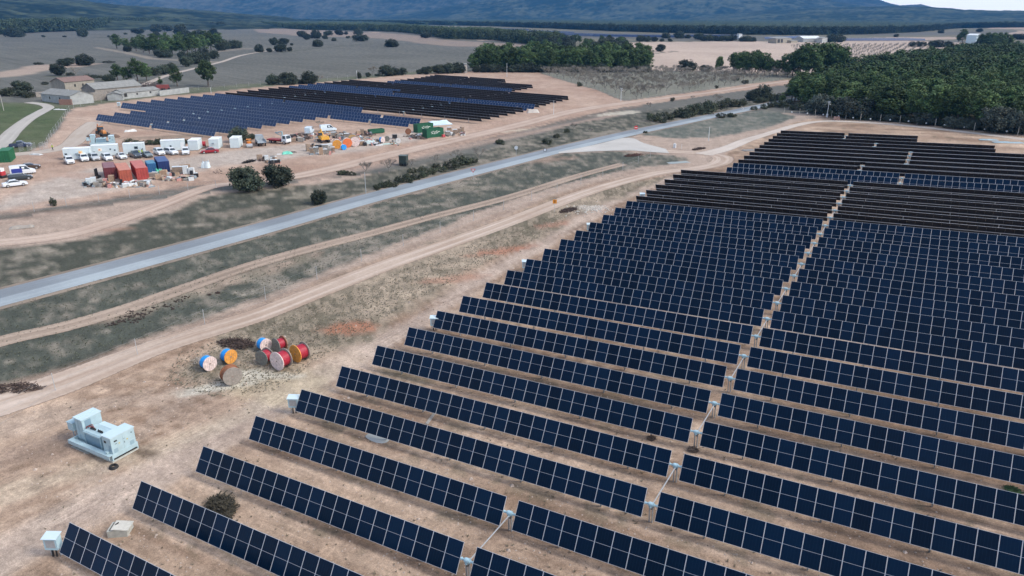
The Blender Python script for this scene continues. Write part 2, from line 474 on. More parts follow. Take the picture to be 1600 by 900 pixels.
def ground_color(x, y):
    n = x.shape
    big = fbm(x, y, 60, 4, 1); mid = fbm(x, y, 9, 4, 5); fine = fbm(x, y, 1.6, 3, 9); vfine = vn(x * 2.1, y * 2.1, 31)
    r = np.hypot(x - C[0], y - C[1])
    col = np.empty(n + (3,))
    def setc(c): return np.array(c)
    base = setc(PLOUGH) * (0.8 + .4 * big[..., None])
    col[:] = base
    # far patchwork: bands of fields, scrub and stubble
    pw = vn(x / 420 + 3, y / 300 + 1, 77); pw2 = vn(x / 170, y / 240, 78)
    col = np.where((pw > .55)[..., None], setc(SCRUB) * .8, col)
    col = np.where((pw2 > .72)[..., None], setc(SAND) * .8, col)
    def paint(poly, c, feather=1.5, wob=2.0, wsc=5.0, fac=1.0):
        nonlocal col
        sdv = sdist(x, y, poly)
        sdv = sdv + (fbm(x, y, wsc, 3, 41) - .5) * 2 * wob
        m = ss(sdv / feather + .5) * fac
        if not callable(c):
            cc = np.broadcast_to(setc(c), col.shape)
        else:
            cc = c()
        col = col * (1 - m[..., None]) + cc * m[..., None]
        return m
    def mixc(a, b, t):
        t = np.clip(t, 0, 1)[..., None]
        return setc(a) * (1 - t) + setc(b) * t
    # ploughed grey fields with thin furrows
    fur = vn((x * .3 + y) / 1.5, (x - y * .3) / 60, 12)
    paint(ZW['ploughw'], lambda: mixc((.090, .092, .080), (.148, .147, .127), fur * .8 + big * .9 - .35), 6, 5, 30)
    paint(ZW['sandL'], lambda: mixc(SAND, DIRT, mid), 8, 6, 20, .8)
    paint(ZW['sandM'], lambda: mixc((.30, .225, .175), (.21, .18, .155), mid), 14, 12, 60, .9)
    paint(ZW['sandR'], lambda: mixc((.47, .375, .30), (.36, .285, .23), big * 1.3 + mid * .3 - .5), 8, 6, 40)
    paint(ZW['grove'], lambda: mixc((.10, .10, .065), (.16, .135, .095), mid), 4, 3, 8)
    paint(ZW['greenL'], lambda: mixc((.055, .085, .032), (.115, .125, .07), mid * 1.4 - .2), 2, 2, 6)
    paint(ZW['greenB'], lambda: mixc((.09, .105, .062), (.15, .15, .105), mid * 1.5 - .3), 3, 3, 8)
    paint(ZW['orch'], lambda: mixc((.17, .175, .135), (.235, .222, .18), mid * 1.5 - .3), 2, 1.5, 6)
    def stripe(px, c, w_, f):
        nonlocal col
        dd = ldist(x, y, W(px)); k_ = ss(1.5 - dd / w_ + (mid - .5)) * f
        col = col * (1 - k_[..., None]) + setc(c) * k_[..., None]
    stripe([(-60, 60), (0, 59.5), (60, 59.5), (120, 58.5), (180, 58.5)], (.06, .065, .045), 4, .9)
    stripe([(150, 74), (195, 82), (240, 92), (300, 95), (340, 97)], (.33, .28, .22), 4, .6)
    stripe([(395, 83), (440, 82), (500, 75), (580, 68)], (.07, .075, .05), 3, .8)
    stripe([(70, 119), (110, 121), (150, 125), (180, 127)], (.08, .085, .055), 2.5, .9)
    stripe([(155, 97), (185, 101)], (.07, .07, .05), 2, .9)
    stripe([(330, 82), (380, 76), (420, 77)], (.30, .25, .20), 5, .6)
    stripe([(940, 64.5), (1000, 64.5), (1100, 64.5), (1200, 64.5)], (.07, .075, .05), 6, .9)
    stripe([(1010, 82), (1060, 80), (1000, 86)], (.12, .11, .085), 2.5, .8)
    # camp earth
    tr = np.array(ZW['field'][3]) - np.array(ZW['field'][9])
    paint(ZW['campw'], lambda: mixc((.31, .205, .15), (.46, .345, .265), mid * 1.2 + big * .7 - .45), 1.6, 1.2, 5)
    paint(ZW['gravel'], lambda: mixc((.40, .345, .29), (.46, .405, .35), mid), 5, 3, 9, .85)
    # earth bank parallel to the valley track
    d = ldist(x, y, W([(-100, 362), (0, 345), (120, 325), (250, 300), (370, 282), (480, 274), (600, 250), (700, 228), (800, 206), (900, 184), (1000, 166)]))
    k = ss(1 - np.abs(d - 1.5 + (mid - .5) * 3) / 1.8) * .55
    col = col * (1 - k[..., None]) + setc((.215, .150, .112)) * k[..., None]
    d = ldist(x, y, W([(480, 282), (620, 252), (740, 226), (840, 205), (960, 180)]))
    k = ss(1 - d / 4.0) * .6
    col = col * (1 - k[..., None]) + setc((.44, .315, .245)) * k[..., None]
    # grass north of the road
    g = fbm(x, y, 14, 4, 22); g2 = fbm(x, y, 3.5, 3, 25)
    paint(ZW['north'], lambda: mixc((.068, .072, .055), (.225, .20, .158), g * 1.5 - .48 + (g2 - .5) * 1.5 + (fine - .5) * 2.2), 1.6, 2.5, 6)
    # strip south of the road
    paint(ZW['strip'], lambda: mixc((.076, .084, .067), (.225, .20, .16), g * 1.5 - .50 + (g2 - .5) * 1.5 + (fine - .5) * 2.2), 1.4, 1.6, 5)
    paint(ZW['stripbare'], lambda: mixc((.33, .255, .195), (.17, .16, .115), g2 * 2 - .7), 2, 2.2, 4, .8)
    paint(ZW['meadow'], lambda: mixc((.095, .11, .092), (.20, .19, .155), g * 1.2 - .3 + (fine - .5) * 1.8), 1.6, 1.2, 5)
    # right field earth
    tw = (x * .12 + y)         # along-track coordinate in the near yard
    tu = (x - y * .12) + 1.6 * vn(y / 22, x / 30, 66)
    stre = vn(tu / .55, tw / 14, 61) * .6 + vn(tu / 1.7, tw / 26, 62) * .4
    stx = vn(y / .45, x / 18, 63) * .5 + vn(y / 1.1, x / 30, 64) * .5     # vehicle and rain lines along the rows
    inrow = ss((x + 1.5) / 3)
    st = stre * (1 - inrow) + stx * inrow
    tone = (st - .5) * 1.5 + (mid - .5) * 1.1 + (big - .5) * 1.3 + .5
    paint(ZW['field'], lambda: mixc((.245, .168, .116), (.515, .385, .282), tone), 1.2, 1.0, 4)
    # compacted lanes used by the site vehicles
    for ln, wd_, cc, ff in (([(-60, 900), (60, 835), (180, 775), (330, 690), (430, 632), (520, 578), (640, 508), (740, 442), (860, 372), (960, 312), (1060, 274)], 2.3, (.47, .385, .32), .6),
                            ([(-80, 800), (60, 755), (200, 715), (330, 672), (420, 630), (500, 585)], 1.6, (.42, .35, .26), .55),
                            ([(-60, 690), (80, 650), (200, 625), (330, 612), (450, 600)], 1.8, (.43, .35, .28), .4),
                            ([(0, 900), (90, 800), (200, 700), (260, 640), (330, 600)], 1.2, (.42, .34, .27), .4)):
        d = ldist(x, y, W(ln)); k = ss(1.4 - d / wd_ + (mid - .5) * 1.2 + (stre - .5) * 1.3) * ff
        k = k * (sdist(x, y, ZW['field']) > 0)
        col = col * (1 - k[..., None]) + setc(cc) * k[..., None]
    # scrub inside the yard
    sp = ss((fbm(x, y, 1.1, 3, 71) - .46) * 9)
    gg = fbm(x, y, 10, 3, 73)
    paint(ZW['scrub'], lambda: mixc((.15, .130, .092), (.37, .300, .222), (1 - sp) * .55 + .22 + (gg - .5) * 1.3), 3.0, 4.2, 7)
    # eroded brown bank on the upper side of the gravel track
    d = ldist(x, y, W([(0, 606), (100, 578), (250, 523), (400, 480), (500, 440), (600, 402), (700, 366), (800, 328), (900, 297), (1000, 266)]))
    k = ss(1 - d / 1.3 + (mid - .5) * 1.6) * .6
    col = col * (1 - k[..., None]) + setc((.235, .165, .120)) * k[..., None]
    # patches
    def blob(px, py, rx, ry, c, f=.9, th=0.0):
        nonlocal col
        p = at(px, py); q = ppm(p)
        rr = np.hypot((x - p.x), (y - p.y) * 1.0)
        dx = (x - p.x); dy = (y - p.y)
        ca, sa = math.cos(th), math.sin(th)
        u = (dx * ca + dy * sa) / rx; v = (-dx * sa + dy * ca) / ry
        m = ss((1 - np.hypot(u, v) + (mid - .5) * 1.3 + (fine - .5) * .6) * 1.8) * f
        col = col * (1 - m[..., None]) + setc(c) * m[..., None]
    for b in [(548, 512, 4.6, 2.4, (.36, .165, .10), .85, .7), (700, 437, 7, 1.9, (.37, .21, .145), .7, .8), (792, 390, 8, 2.2, (.36, .165, .105), .8, 1.0),
              (860, 352, 6, 2, (.37, .19, .13), .6, 1.0), (425, 603, 7, 4.5, (.43, .355, .24), .6, .3), (500, 560, 5, 3.0, (.42, .33, .24), .45, .3), (330, 607, 5.5, 1.3, (.55, .52, .43), .85, .9),
              (400, 584, 5, 1.1, (.55, .52, .43), .8, .4), (300, 640, 7, 3.5, (.25, .185, .14), .5, .4), (90, 700, 7, 2.5, (.24, .175, .135), .6, 1.0),
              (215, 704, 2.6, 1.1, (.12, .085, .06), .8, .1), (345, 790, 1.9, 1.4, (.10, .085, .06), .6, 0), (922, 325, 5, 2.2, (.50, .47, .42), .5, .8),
              (640, 590, 4, 1, (.155, .14, .09), .6, 0), (530, 660, 5, 1.0, (.17, .145, .10), .55, 0), (860, 250, 9, 3, (.35, .24, .18), .5, 1.1),
              (1010, 240, 4, 2, (.16, .115, .09), .6, .9), (700, 172, 30, 6, (.30, .275, .215), .5, 1.1), (690, 182, 26, 3, (.14, .15, .10), .5, 0),
              (960, 178, 14, 4, (.55, .50, .40), .7, 1.2), (790, 205, 14, 2.5, (.52, .46, .36), .6, 1.2), (130, 275, 7, 4, (.37, .23, .165), .5, .4),
              (160, 205, 9, 5, (.28, .19, .145), .6, .4), (210, 225, 10, 3, (.25, .19, .15), .5, .8), (270, 214, 16, 3.5, (.13, .12, .085), .5, .8),
              (175, 360, 5, 1.2, (.37, .21, .14), .5, 1.2), (480, 305, 9, 3, (.28, .25, .19), .5, 1.2), (700, 300, 10, 2, (.26, .23, .17), .4, 1.3),
              (1385, 178 + 12, 10, 3, (.44, .38, .32), .5, 0), (380, 330, 10, 3, (.26, .215, .17), .45, 1.2)]:
        blob(*b)
    # weeds beside the module rows, darkened to paint their soft contact shadow
    weed_shade = ss((fbm(x, y, 2.2, 3, 81) - .60) * 9) * ss((x - .5) / 3) * .5 * (sdist(x, y, ZW['field']) > 0)
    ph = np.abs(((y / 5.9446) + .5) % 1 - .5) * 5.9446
    weed_shade = weed_shade * ss(1 - np.abs(ph - .9) / 1.6)
    col = col * (1 - weed_shade[..., None]) + setc((.13, .115, .075)) * weed_shade[..., None]
    near = ss(1 - r / 600)[..., None]
    v = (1 + (fine[..., None] - .5) * .36 * near + (vfine[..., None] - .5) * .22 * near)
    return np.clip(col * v, .01, .8)

def build_ground():
    r = [3.0]
    while r[-1] < 10300:
        k = .012 if r[-1] < 700 else .02
        r.append(r[-1] * (1 + k) + (.0))
    r = np.array(r)
    half = math.radians(47)
    a_f = np.linspace(-half, half, 1050)
    a_c1 = np.linspace(half, 2 * math.pi - half, 60)[1:-1]
    aa = np.concatenate([a_f, a_c1])
    n = len(aa)
    # the angles are measured from the view direction
    A, Rr = np.meshgrid(aa, r)
    th = A + YAW
    X = C[0] + Rr * np.sin(th); Y = C[1] + Rr * np.cos(th)
    Zz = T(X, Y)
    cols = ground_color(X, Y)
    fm = ss(sdist(X, Y, ZW['field']) / 2) * ss(1 - sdist(X, Y, ZW['scrub']) / 2 - .2)
    fm = np.maximum(fm, ss(sdist(X, Y, ZW['campw']) / 2) * .35)
    cols = np.concatenate([cols, ss((X + 1.5) / 3)[..., None]], -1)
    V = np.stack([X, Y, Zz], -1).reshape(-1, 3)
    nr = len(r)
    i = np.arange(nr - 1)[:, None]; j = np.arange(n)[None, :]
    j2 = (j + 1) % n
    Fq = np.stack([i * n + j, (i + 1) * n + j, (i + 1) * n + j2, i * n + j2], -1).reshape(-1, 4)
    Fq = Fq[:, ::-1]
    # centre fan as tiny quads
    V = np.vstack([V, [[C[0], C[1], Tf(C[0], C[1])]]]); cols = np.vstack([cols.reshape(-1, 4), [(*DIRT, 0)]]); fm = np.append(fm.ravel(), 0)
    c = len(V) - 1
    jj = np.arange(0, n - 1, 2)
    fan = np.stack([np.full(len(jj), c), jj, jj + 1, (jj + 2) % n], -1)
    Fq = np.vstack([Fq, fan])
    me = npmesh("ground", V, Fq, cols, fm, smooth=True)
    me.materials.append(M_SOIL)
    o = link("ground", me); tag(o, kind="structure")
    return o
build_ground()

# ------------------------------------------------------------------ road, tracks, apron
def ribbon(name, left, right, col_fn, material, lift=.05, step=1.5, nc=10, fray=.16, kind='structure', ends=True):
    """left/right: world xy lists of the same length"""
    L = [Vector((*p, 0)) for p in left]; R = [Vector((*p, 0)) for p in right]
    pts = []
    for i in range(len(L) - 1):
        m = ((L[i + 1] + R[i + 1]) / 2 - (L[i] + R[i]) / 2).length
        k = max(1, int(m / step))
        for q in range(k):
            t = q / k
            p0 = max(i - 1, 0); p3 = min(i + 2, len(L) - 1)
            def cr(P):
                a, b, c, d = P[p0], P[i], P[i + 1], P[p3]
                return .5 * ((2 * b) + (c - a) * t + (2 * a - 5 * b + 4 * c - d) * t * t + (3 * b - a - 3 * c + d) * t ** 3)
            pts.append((cr(L), cr(R)))
    pts.append((L[-1], R[-1]))
    V = []; E = []; U = []
    s = 0; pm = None
    for a, b in pts:
        mid = (a + b) / 2
        if pm is not None: s += (mid - pm).length
        pm = mid
        for c in range(nc + 1):
            u = c / nc
            p = a.lerp(b, u); V.append((p.x, p.y)); E.append(min(u, 1 - u) / fray); U.append((u, s))
    V = np.array(V); U = np.array(U); E = np.clip(np.array(E), 0, 1)
    if ends:
        dend = np.minimum(U[:, 1], s - U[:, 1]); E = np.minimum(E, np.clip(dend / 3, 0, 1))
    z = T(V[:, 0], V[:, 1]) + lift
    cols = col_fn(V[:, 0], V[:, 1], U[:, 0], U[:, 1])
    n = nc + 1; m = len(pts)
    i = np.arange(m - 1)[:, None]; j = np.arange(nc)[None, :]
    Fq = np.stack([i * n + j, i * n + j + 1, (i + 1) * n + j + 1, (i + 1) * n + j], -1).reshape(-1, 4)
    me = npmesh(name, np.column_stack([V, z]), Fq, cols, E, smooth=True)
    # normals up
    if me.polygons[0].normal.z < 0:
        me.flip_normals()
    me.materials.append(material)
    o = link(name, me); tag(o, kind=kind); return o

def center_track(name, px, width, col_fn, material, lift=.05, **kw):
    c = [at(*p).xy for p in px]
    L = []; R = []
    for i, p in enumerate(c):
        a = c[max(i - 1, 0)]; b = c[min(i + 1, len(c) - 1)]
        d = (b - a).normalized(); n = Vector((-d.y, d.x))
        w = width[i] if hasattr(width, '__len__') else width
        L.append(tuple(p + n * w / 2)); R.append(tuple(p - n * w / 2))
    return ribbon(name, L, R, col_fn, material, lift, **kw)

def lerp3(a, b, t):
    t = np.clip(t, 0, 1)[:, None]; return np.array(a) * (1 - t) + np.array(b) * t

def track_col(a, b, ruts=.5, rut_at=(.3, .7)):
    def fn(x, y, u, s):
        m = fbm(x, y, 5, 4, 51)
        rut = np.exp(-((u - rut_at[0]) / .10) ** 2) + np.exp(-((u - rut_at[1]) / .10) ** 2)
        lon = vn(u * 16, s / 16, 91)
        return lerp3(a, b, m * .7 - .1 + rut * ruts + (lon - .5) * .6)
    return fn

M_TRACK = sheet_material("gravel_track_soil", DIRT_L)
M_ASPH = sheet_material("worn_asphalt", (.2, .2, .2), rough=.75, streak=.07)
M_CONC = sheet_material("pale_concrete", (.5, .5, .48), rough=.8, streak=.08)

# asphalt road from its two edges
r_far = [(0, 453), (200, 402), (400, 349.5), (600, 294.5), (800, 245.5), (900, 221.5), (1000, 200), (1100, 180.5), (1200, 161.5), (1226, 156)]
r_near = [(0, 480.5), (200, 426), (400, 371), (600, 314), (800, 260.5), (900, 234.5), (1000, 210), (1100, 188), (1200, 166), (1226, 160)]
LN = [tuple(at(*p).xy) for p in r_far]; RN = [tuple(at(*p).xy) for p in r_near]
cen = [((a[0] + b[0]) / 2, (a[1] + b[1]) / 2) for a, b in zip(LN, RN)]
cd = []
for i, p in enumerate(cen):
    a = Vector(cen[max(i - 1, 0)]); b = Vector(cen[min(i + 1, len(cen) - 1)])
    d = (b - a).normalized(); cd.append(Vector((-d.y, d.x)))
d0 = (Vector(cen[0]) - Vector(cen[1])).normalized()
pre = [Vector(cen[0]) + d0 * k for k in (260, 120, 50)]
post = [Vector(cen[-1]) + Vector((.30, .95)).normalized() * k for k in (60, 160, 400)]
allc = [tuple(p) for p in pre] + cen + [tuple(p) for p in post]
Lr = []; Rr_ = []
for i, p in enumerate(allc):
    a = Vector(allc[max(i - 1, 0)]); b = Vector(allc[min(i + 1, len(allc) - 1)])
    d = (b - a).normalized(); n = Vector((-d.y, d.x)); p = Vector(p)
    Lr.append(tuple(p + n * 3.15)); Rr_.append(tuple(p - n * 3.15))
def road_col(x, y, u, s):
    lon = vn(u * 26, s / 26, 17); pat = fbm(x, y, 7, 4, 19)
    c = lerp3((.19, .215, .235), (.36, .41, .43), ss((u - .46) / .10) * .62 + (lon - .5) * .28 + (pat - .5) * .9 + .12)
    edge = np.minimum(u, 1 - u)
    wl = np.where((edge > .030) & (edge < .052), 1.0, 0.0) * .45
    c = c * (1 - wl[:, None]) + .52 * wl[:, None]
    return c
def shoulder_col(x, y, u, s):
    return lerp3((.17, .14, .11), (.30, .245, .19), fbm(x, y, 2.5, 4, 53) * 1.6 - .3)
def offs(Ls, Rs, k):
    a = []; b = []
    for l, r in zip(Ls, Rs):
        l = Vector(l); r = Vector(r); d = (l - r).normalized(); a.append(tuple(l + d * k)); b.append(tuple(r - d * k))
    return a, b
a_, b_ = offs(Lr, Rr_, 1.1)
ribbon("road_shoulder", a_, b_, shoulder_col, M_TRACK, .04, 2.0, 14, .09)
ribbon("asphalt_road", Lr, Rr_, road_col, M_ASPH, .08, 2.0, 36, .012, ends=False)

T1 = [(-260, 712), (-120, 668), (0, 630), (100, 598), (250, 541), (400, 494), (500, 455), (600, 416), (700, 381), (800, 345), (925, 298), (1025, 271), (1085, 264), (1122, 256), (1128, 246), (1100, 240), (1050, 237), (1020, 236)]
center_track("gravel_track", T1, [7, 7, 6.5, 6, 4.6, 4.6, 4.6, 4.6, 4.6, 4.6, 4.6, 4.8, 5, 6, 6, 5.5, 6, 7], track_col((.355, .265, .20), (.55, .455, .375), .45), M_TRACK, .05, nc=16, fray=.2)
T2 = [(-160, 583), (0, 534), (100, 511), (200, 482), (300, 447), (400, 413), (500, 385), (575, 366), (675, 339), (800, 307), (900, 276), (975, 256)]
center_track("dirt_trail", T2, 3.6, track_col((.24, .185, .14), (.40, .315, .245), .7, (.25, .75)), M_TRACK, .05, nc=12, fray=.25)
T3 = [(-160, 388), (0, 379), (100, 367), (175, 347), (250, 321), (325, 293), (380, 286), (440, 279), (500, 268), (600, 244), (700, 221), (800, 198), (900, 173), (1000, 158), (1100, 146), (1200, 131), (1250, 124)]
center_track("valley_track", T3, [5, 5, 5, 4.6, 4.6, 4.4, 4.4, 5, 6, 6.5, 6.5, 7, 7, 6, 5, 4.5, 4], track_col((.36, .265, .205), (.52, .415, .335), .4), M_TRACK, .06, nc=12, fray=.25)
T4 = [(1096, 242), (1135, 232), (1165, 220), (1200, 209), (1240, 197), (1270, 191), (1310, 189.5), (1400, 195), (1500, 205.5), (1600, 218), (1760, 240), (1960, 275)]
center_track("perimeter_track", T4, [6, 5, 4.5, 4, 4, 4, 4, 4, 4, 4, 4, 4], track_col((.45, .38, .32), (.60, .54, .47), .3), M_TRACK, .06, nc=10, fray=.25)
T5 = [(-60, 262), (0, 226), (22, 204), (45, 186), (68, 173), (76, 168), (66, 163), (42, 160)]
center_track("farm_lane", T5, [6, 5.5, 5, 4.5, 4.5, 4, 4, 4], track_col((.36, .34, .30), (.48, .45, .41), .3), M_TRACK, .06, nc=10, fray=.2)
T6 = [(225, 133), (245, 124), (262, 118), (300, 108), (345, 97), (385, 85), (450, 75)]
center_track("field_path", T6, 4.5, track_col((.36, .31, .26), (.46, .40, .34), .2), M_TRACK, .08, nc=8, fray=.3)
T7 = [(40, 242), (70, 238), (100, 232), (130, 214)]
center_track("camp_lane", [(-60, 246), (0, 243), (40, 240), (75, 236), (110, 226), (130, 205), (150, 190)], 6, track_col((.38, .32, .26), (.48, .42, .36), .3), M_TRACK, .05, nc=8, fray=.3)
# concrete apron of the junction
aL = [(872, 238), (905, 231.5), (940, 224), (972, 216), (990, 216.5), (1006, 224), (1040, 233)]
aR = [(874, 240), (910, 238), (945, 236.5), (980, 236), (1000, 237), (1020, 238.5), (1046, 240)]
def apron_col(x, y, u, s):
    return lerp3((.40, .385, .35), (.53, .51, .47), fbm(x, y, 4, 4, 63) * 1.4 - .2)
ribbon("concrete_apron", [tuple(at(*p).xy) for p in aL], [tuple(at(*p).xy) for p in aR], apron_col, M_CONC, .10, 1.5, 12, .02, ends=False)
#@@HILLS
# ------------------------------------------------------------------ hills and mountains
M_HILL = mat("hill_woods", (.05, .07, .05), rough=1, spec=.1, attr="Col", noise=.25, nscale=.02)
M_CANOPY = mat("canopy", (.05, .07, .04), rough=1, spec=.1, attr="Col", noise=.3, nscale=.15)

def az_of(px):
    d = fw + rt * (px - 800) / F + upv * (450 - 40) / F
    return math.atan2(d[0], d[1])

def elev(px, py):
    d = fw + rt * (px - 800) / F + upv * (450 - py) / F
    return d[2] / math.hypot(d[0], d[1])

def hill(name, sky_, D0, D1, c1, c2, bump=12, z0=2.0, nd=80, npx=1.6, ns=500, seed=3, fields=0.0):
    xs = np.arange(sky_[0][0], sky_[-1][0] + .1, npx)
    ys = np.interp(xs, [p[0] for p in sky_], [p[1] for p in sky_])
    azs = np.array([az_of(x) for x in xs])
    el_ = np.array([elev(x, y) for x, y in zip(xs, ys)])
    D1v = D1 * (1 + .08 * (vn(xs / 130., xs * 0, seed) - .5))
    top = C[2] + el_ * D1v
    fade = ss(np.minimum(xs - xs[0], xs[-1] - xs) / 60. + .02)
    top = z0 + (top - z0) * np.maximum(fade, .02)
    t = np.linspace(0, 1.12, nd)
    V = np.zeros((nd, len(xs), 3)); cols = np.zeros((nd, len(xs), 3))
    for i, tt in enumerate(t):
        D = D0 + (D1v - D0) * tt
        h = np.where(tt <= 1, ss(tt * .98) * .55 + tt * .45, 1 - (tt - 1) * 1.6)
        x = C[0] + D * np.sin(azs); y = C[1] + D * np.cos(azs)
        nz = (fbm(x, y, ns, 5, seed) - .5) * 2
        nz2 = (fbm(x, y, ns * .07, 3, seed + 5) - .5) * 2
        amp = math.sin(min(tt, 1) * math.pi)
        V[i, :, 0] = x; V[i, :, 1] = y
        V[i, :, 2] = z0 + (top - z0) * (h + nz * .22 * amp) + nz2 * bump * min(tt * 6, 1) * .35 - (6 if tt == 0 else 0)
        grain = vn(x / 16, y / 22, seed + 40) * .6 + vn(x / 40, y / 60, seed + 41) * .4
        m = np.clip(fbm(x, y, ns * .35, 5, seed + 9) * 2.2 - .95 + nz2 * .5 + (grain - .42) * 2.2, 0, 1)[:, None]
        cc = np.array(c1) * (1 - m) + np.array(c2) * m
        if fields:
            f = ss((fbm(x, y, ns * .5, 3, seed + 30) - (1 - fields)) * 14)[:, None] * (1 - ss(tt * 1.3))
            cc = cc * (1 - f) + np.array((.34, .31, .23)) * f
        cols[i] = cc
    n = len(xs)
    i = np.arange(nd - 1)[:, None]; j = np.arange(n - 1)[None, :]
    Fq = np.stack([i * n + j, i * n + j + 1, (i + 1) * n + j + 1, (i + 1) * n + j], -1).reshape(-1, 4)
    me = npmesh(name, V.reshape(-1, 3), Fq, cols.reshape(-1, 3), smooth=True)
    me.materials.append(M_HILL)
    o = link(name, me); tag(o, kind="structure"); return o

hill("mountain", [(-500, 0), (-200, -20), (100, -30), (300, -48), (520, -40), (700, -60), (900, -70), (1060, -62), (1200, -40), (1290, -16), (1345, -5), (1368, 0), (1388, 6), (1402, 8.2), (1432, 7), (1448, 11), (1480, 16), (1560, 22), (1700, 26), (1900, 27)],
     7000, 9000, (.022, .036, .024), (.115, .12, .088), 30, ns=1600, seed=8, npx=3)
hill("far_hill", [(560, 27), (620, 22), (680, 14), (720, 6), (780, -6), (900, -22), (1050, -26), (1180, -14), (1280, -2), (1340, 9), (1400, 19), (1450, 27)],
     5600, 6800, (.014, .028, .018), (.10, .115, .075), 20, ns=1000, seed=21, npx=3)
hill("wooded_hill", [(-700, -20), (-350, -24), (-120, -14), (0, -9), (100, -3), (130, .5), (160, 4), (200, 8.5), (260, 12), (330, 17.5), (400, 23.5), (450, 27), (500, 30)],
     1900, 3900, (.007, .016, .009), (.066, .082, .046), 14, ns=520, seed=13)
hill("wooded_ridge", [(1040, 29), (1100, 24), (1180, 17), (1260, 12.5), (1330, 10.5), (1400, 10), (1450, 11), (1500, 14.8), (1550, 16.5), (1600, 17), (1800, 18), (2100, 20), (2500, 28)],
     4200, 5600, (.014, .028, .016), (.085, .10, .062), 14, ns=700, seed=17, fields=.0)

BELTS = []
def canopy(name, front, back, h, c1, c2, label, npx=.8, seed=5, tsz=9.0, gaps=0.0):
    """far-off wood seen as one mass: a bumpy roof of crowns with a rough front"""
    BELTS.append((front, h, c1, c2))
    h = h * .62
    xs = np.arange(front[0][0], front[-1][0] + .1, npx)
    fy = np.interp(xs, [p[0] for p in front], [p[1] for p in front]) + (vn(xs / 22., xs * 0, seed) - .5) * 1.0
    by = np.interp(xs, [p[0] for p in back], [p[1] for p in back])
    azs = np.array([az_of(x) for x in xs])
    Df = np.array([math.hypot(*(np.array(at(float(x), float(y))[:2]) - C[:2])) for x, y in zip(xs, fy)])
    Db = np.array([math.hypot(*(np.array(at(float(x), float(y))[:2]) - C[:2])) for x, y in zip(xs, by)])
    Db = np.minimum(np.maximum(Db, Df * 1.03), 9000)
    rows = [0.0]
    k = 46
    t = np.concatenate([[0, 0.0005, .0015, .003], np.linspace(.006, 1, k) ** 1.6])
    n = len(xs); V = []; cols = []
    for i, tt in enumerate(t):
        D = (Df + 25) * (Db / Df) ** tt if tt > .01 else Df + 25 + tt * 2500
        x = C[0] + D * np.sin(azs); y = C[1] + D * np.cos(azs)
        b = fbm(x, y, tsz * 1.5, 2, seed); b2 = vn(x / 60, y / 60, seed + 3)
        z = T(x, y) + h * (.55 + .75 * b + .25 * (b2 - .5))
        if i == 0: z = T(x, y) - .5
        elif i == 1: z = T(x, y) + h * (.25 + .3 * b)
        elif i == 2: z = T(x, y) + h * (.5 + .5 * b)
        if i == len(t) - 1: z = T(x, y) - .5
        if gaps:
            g = ss((fbm(x, y, 120, 2, seed + 8) - (1 - gaps)) * 12)
            z = z * (1 - g) + (T(x, y) - 2) * g
        m = np.clip(b * 1.8 - .4 + (b2 - .5) * .6, 0, 1)[:, None]
        V.append(np.stack([x, y, z], -1)); cols.append(np.array(c1) * (1 - m) + np.array(c2) * m)
    V = np.array(V); cols = np.array(cols); nd = len(t)
    i = np.arange(nd - 1)[:, None]; j = np.arange(n - 1)[None, :]
    Fq = np.stack([i * n + j, i * n + j + 1, (i + 1) * n + j + 1, (i + 1) * n + j], -1).reshape(-1, 4)
    me = npmesh(name, V.reshape(-1, 3), Fq, cols.reshape(-1, 3), smooth=False)
    me.materials.append(M_CANOPY)
    o = link(name, me); tag(o, label, "wood", kind="stuff"); return o
DG, LG = (.026, .042, .022), (.062, .084, .040)
canopy("pine_wood", [(-300, 66), (-100, 60), (0, 54), (60, 50.5), (130, 48), (175, 43), (230, 42), (300, 40), (340, 38)], [(-300, 44), (-100, 40), (0, 38), (340, 33)], 30, DG, LG, "dark pine wood along the far edge of the grey fields at the foot of the left hill", seed=5)
canopy("pine_wood", [(330, 37), (400, 39), (440, 44), (480, 46.5), (560, 48), (620, 50), (660, 54), (700, 61), (760, 62), (800, 66), (835, 70), (870, 70)], [(330, 33), (420, 36), (480, 36), (600, 38), (690, 49), (760, 52), (830, 60), (870, 62)], 17, DG, LG, "long belt of pine wood behind the large grey field in the middle distance", seed=9)
canopy("pine_wood", [(340, 33.5), (500, 35), (650, 38.5), (760, 41), (860, 44.5), (960, 49), (1060, 52), (1160, 54.5), (1250, 55), (1350, 54), (1440, 50), (1500, 44), (1600, 43), (1800, 45), (2100, 52)], [(340, 29.6), (1600, 29.6), (2100, 29.8)], 17, (.022, .038, .022), (.052, .072, .040), "flat plain of dark woodland stretching away to the foot of the far hills", seed=15)
#@@TRACKERS
# ------------------------------------------------------------------ solar trackers
M_GLASS = mat("module_glass", (.0018, .0115, .0315), rough=.2, spec=.10, rand=.27)
cell_lines(M_GLASS)
M_BACK = mat("module_back", (.012, .013, .016), rough=.45, spec=.3, rand=.15)
M_FRAMEB = mat("dark_rear_frame", (.045, .045, .05), rough=.5)
M_FRAME = mat("anodised_frame", (.50, .53, .57), rough=.45, metal=.0, spec=.5)
M_MIDL = mat("module_midline", (.36, .39, .44), rough=.5)
M_STEEL = mat("galvanised_steel", (.42, .44, .45), rough=.5, metal=.3, noise=.15, nscale=6)
M_BLUEW = mat("pale_blue_paint", (.40, .58, .64), rough=.45)
M_DARK = mat("dark_rubber", (.02, .02, .02), rough=.7)
MW, CH, TZ, P = 1.31, 2.25, 1.6, 5.9446
TILT = 1.0

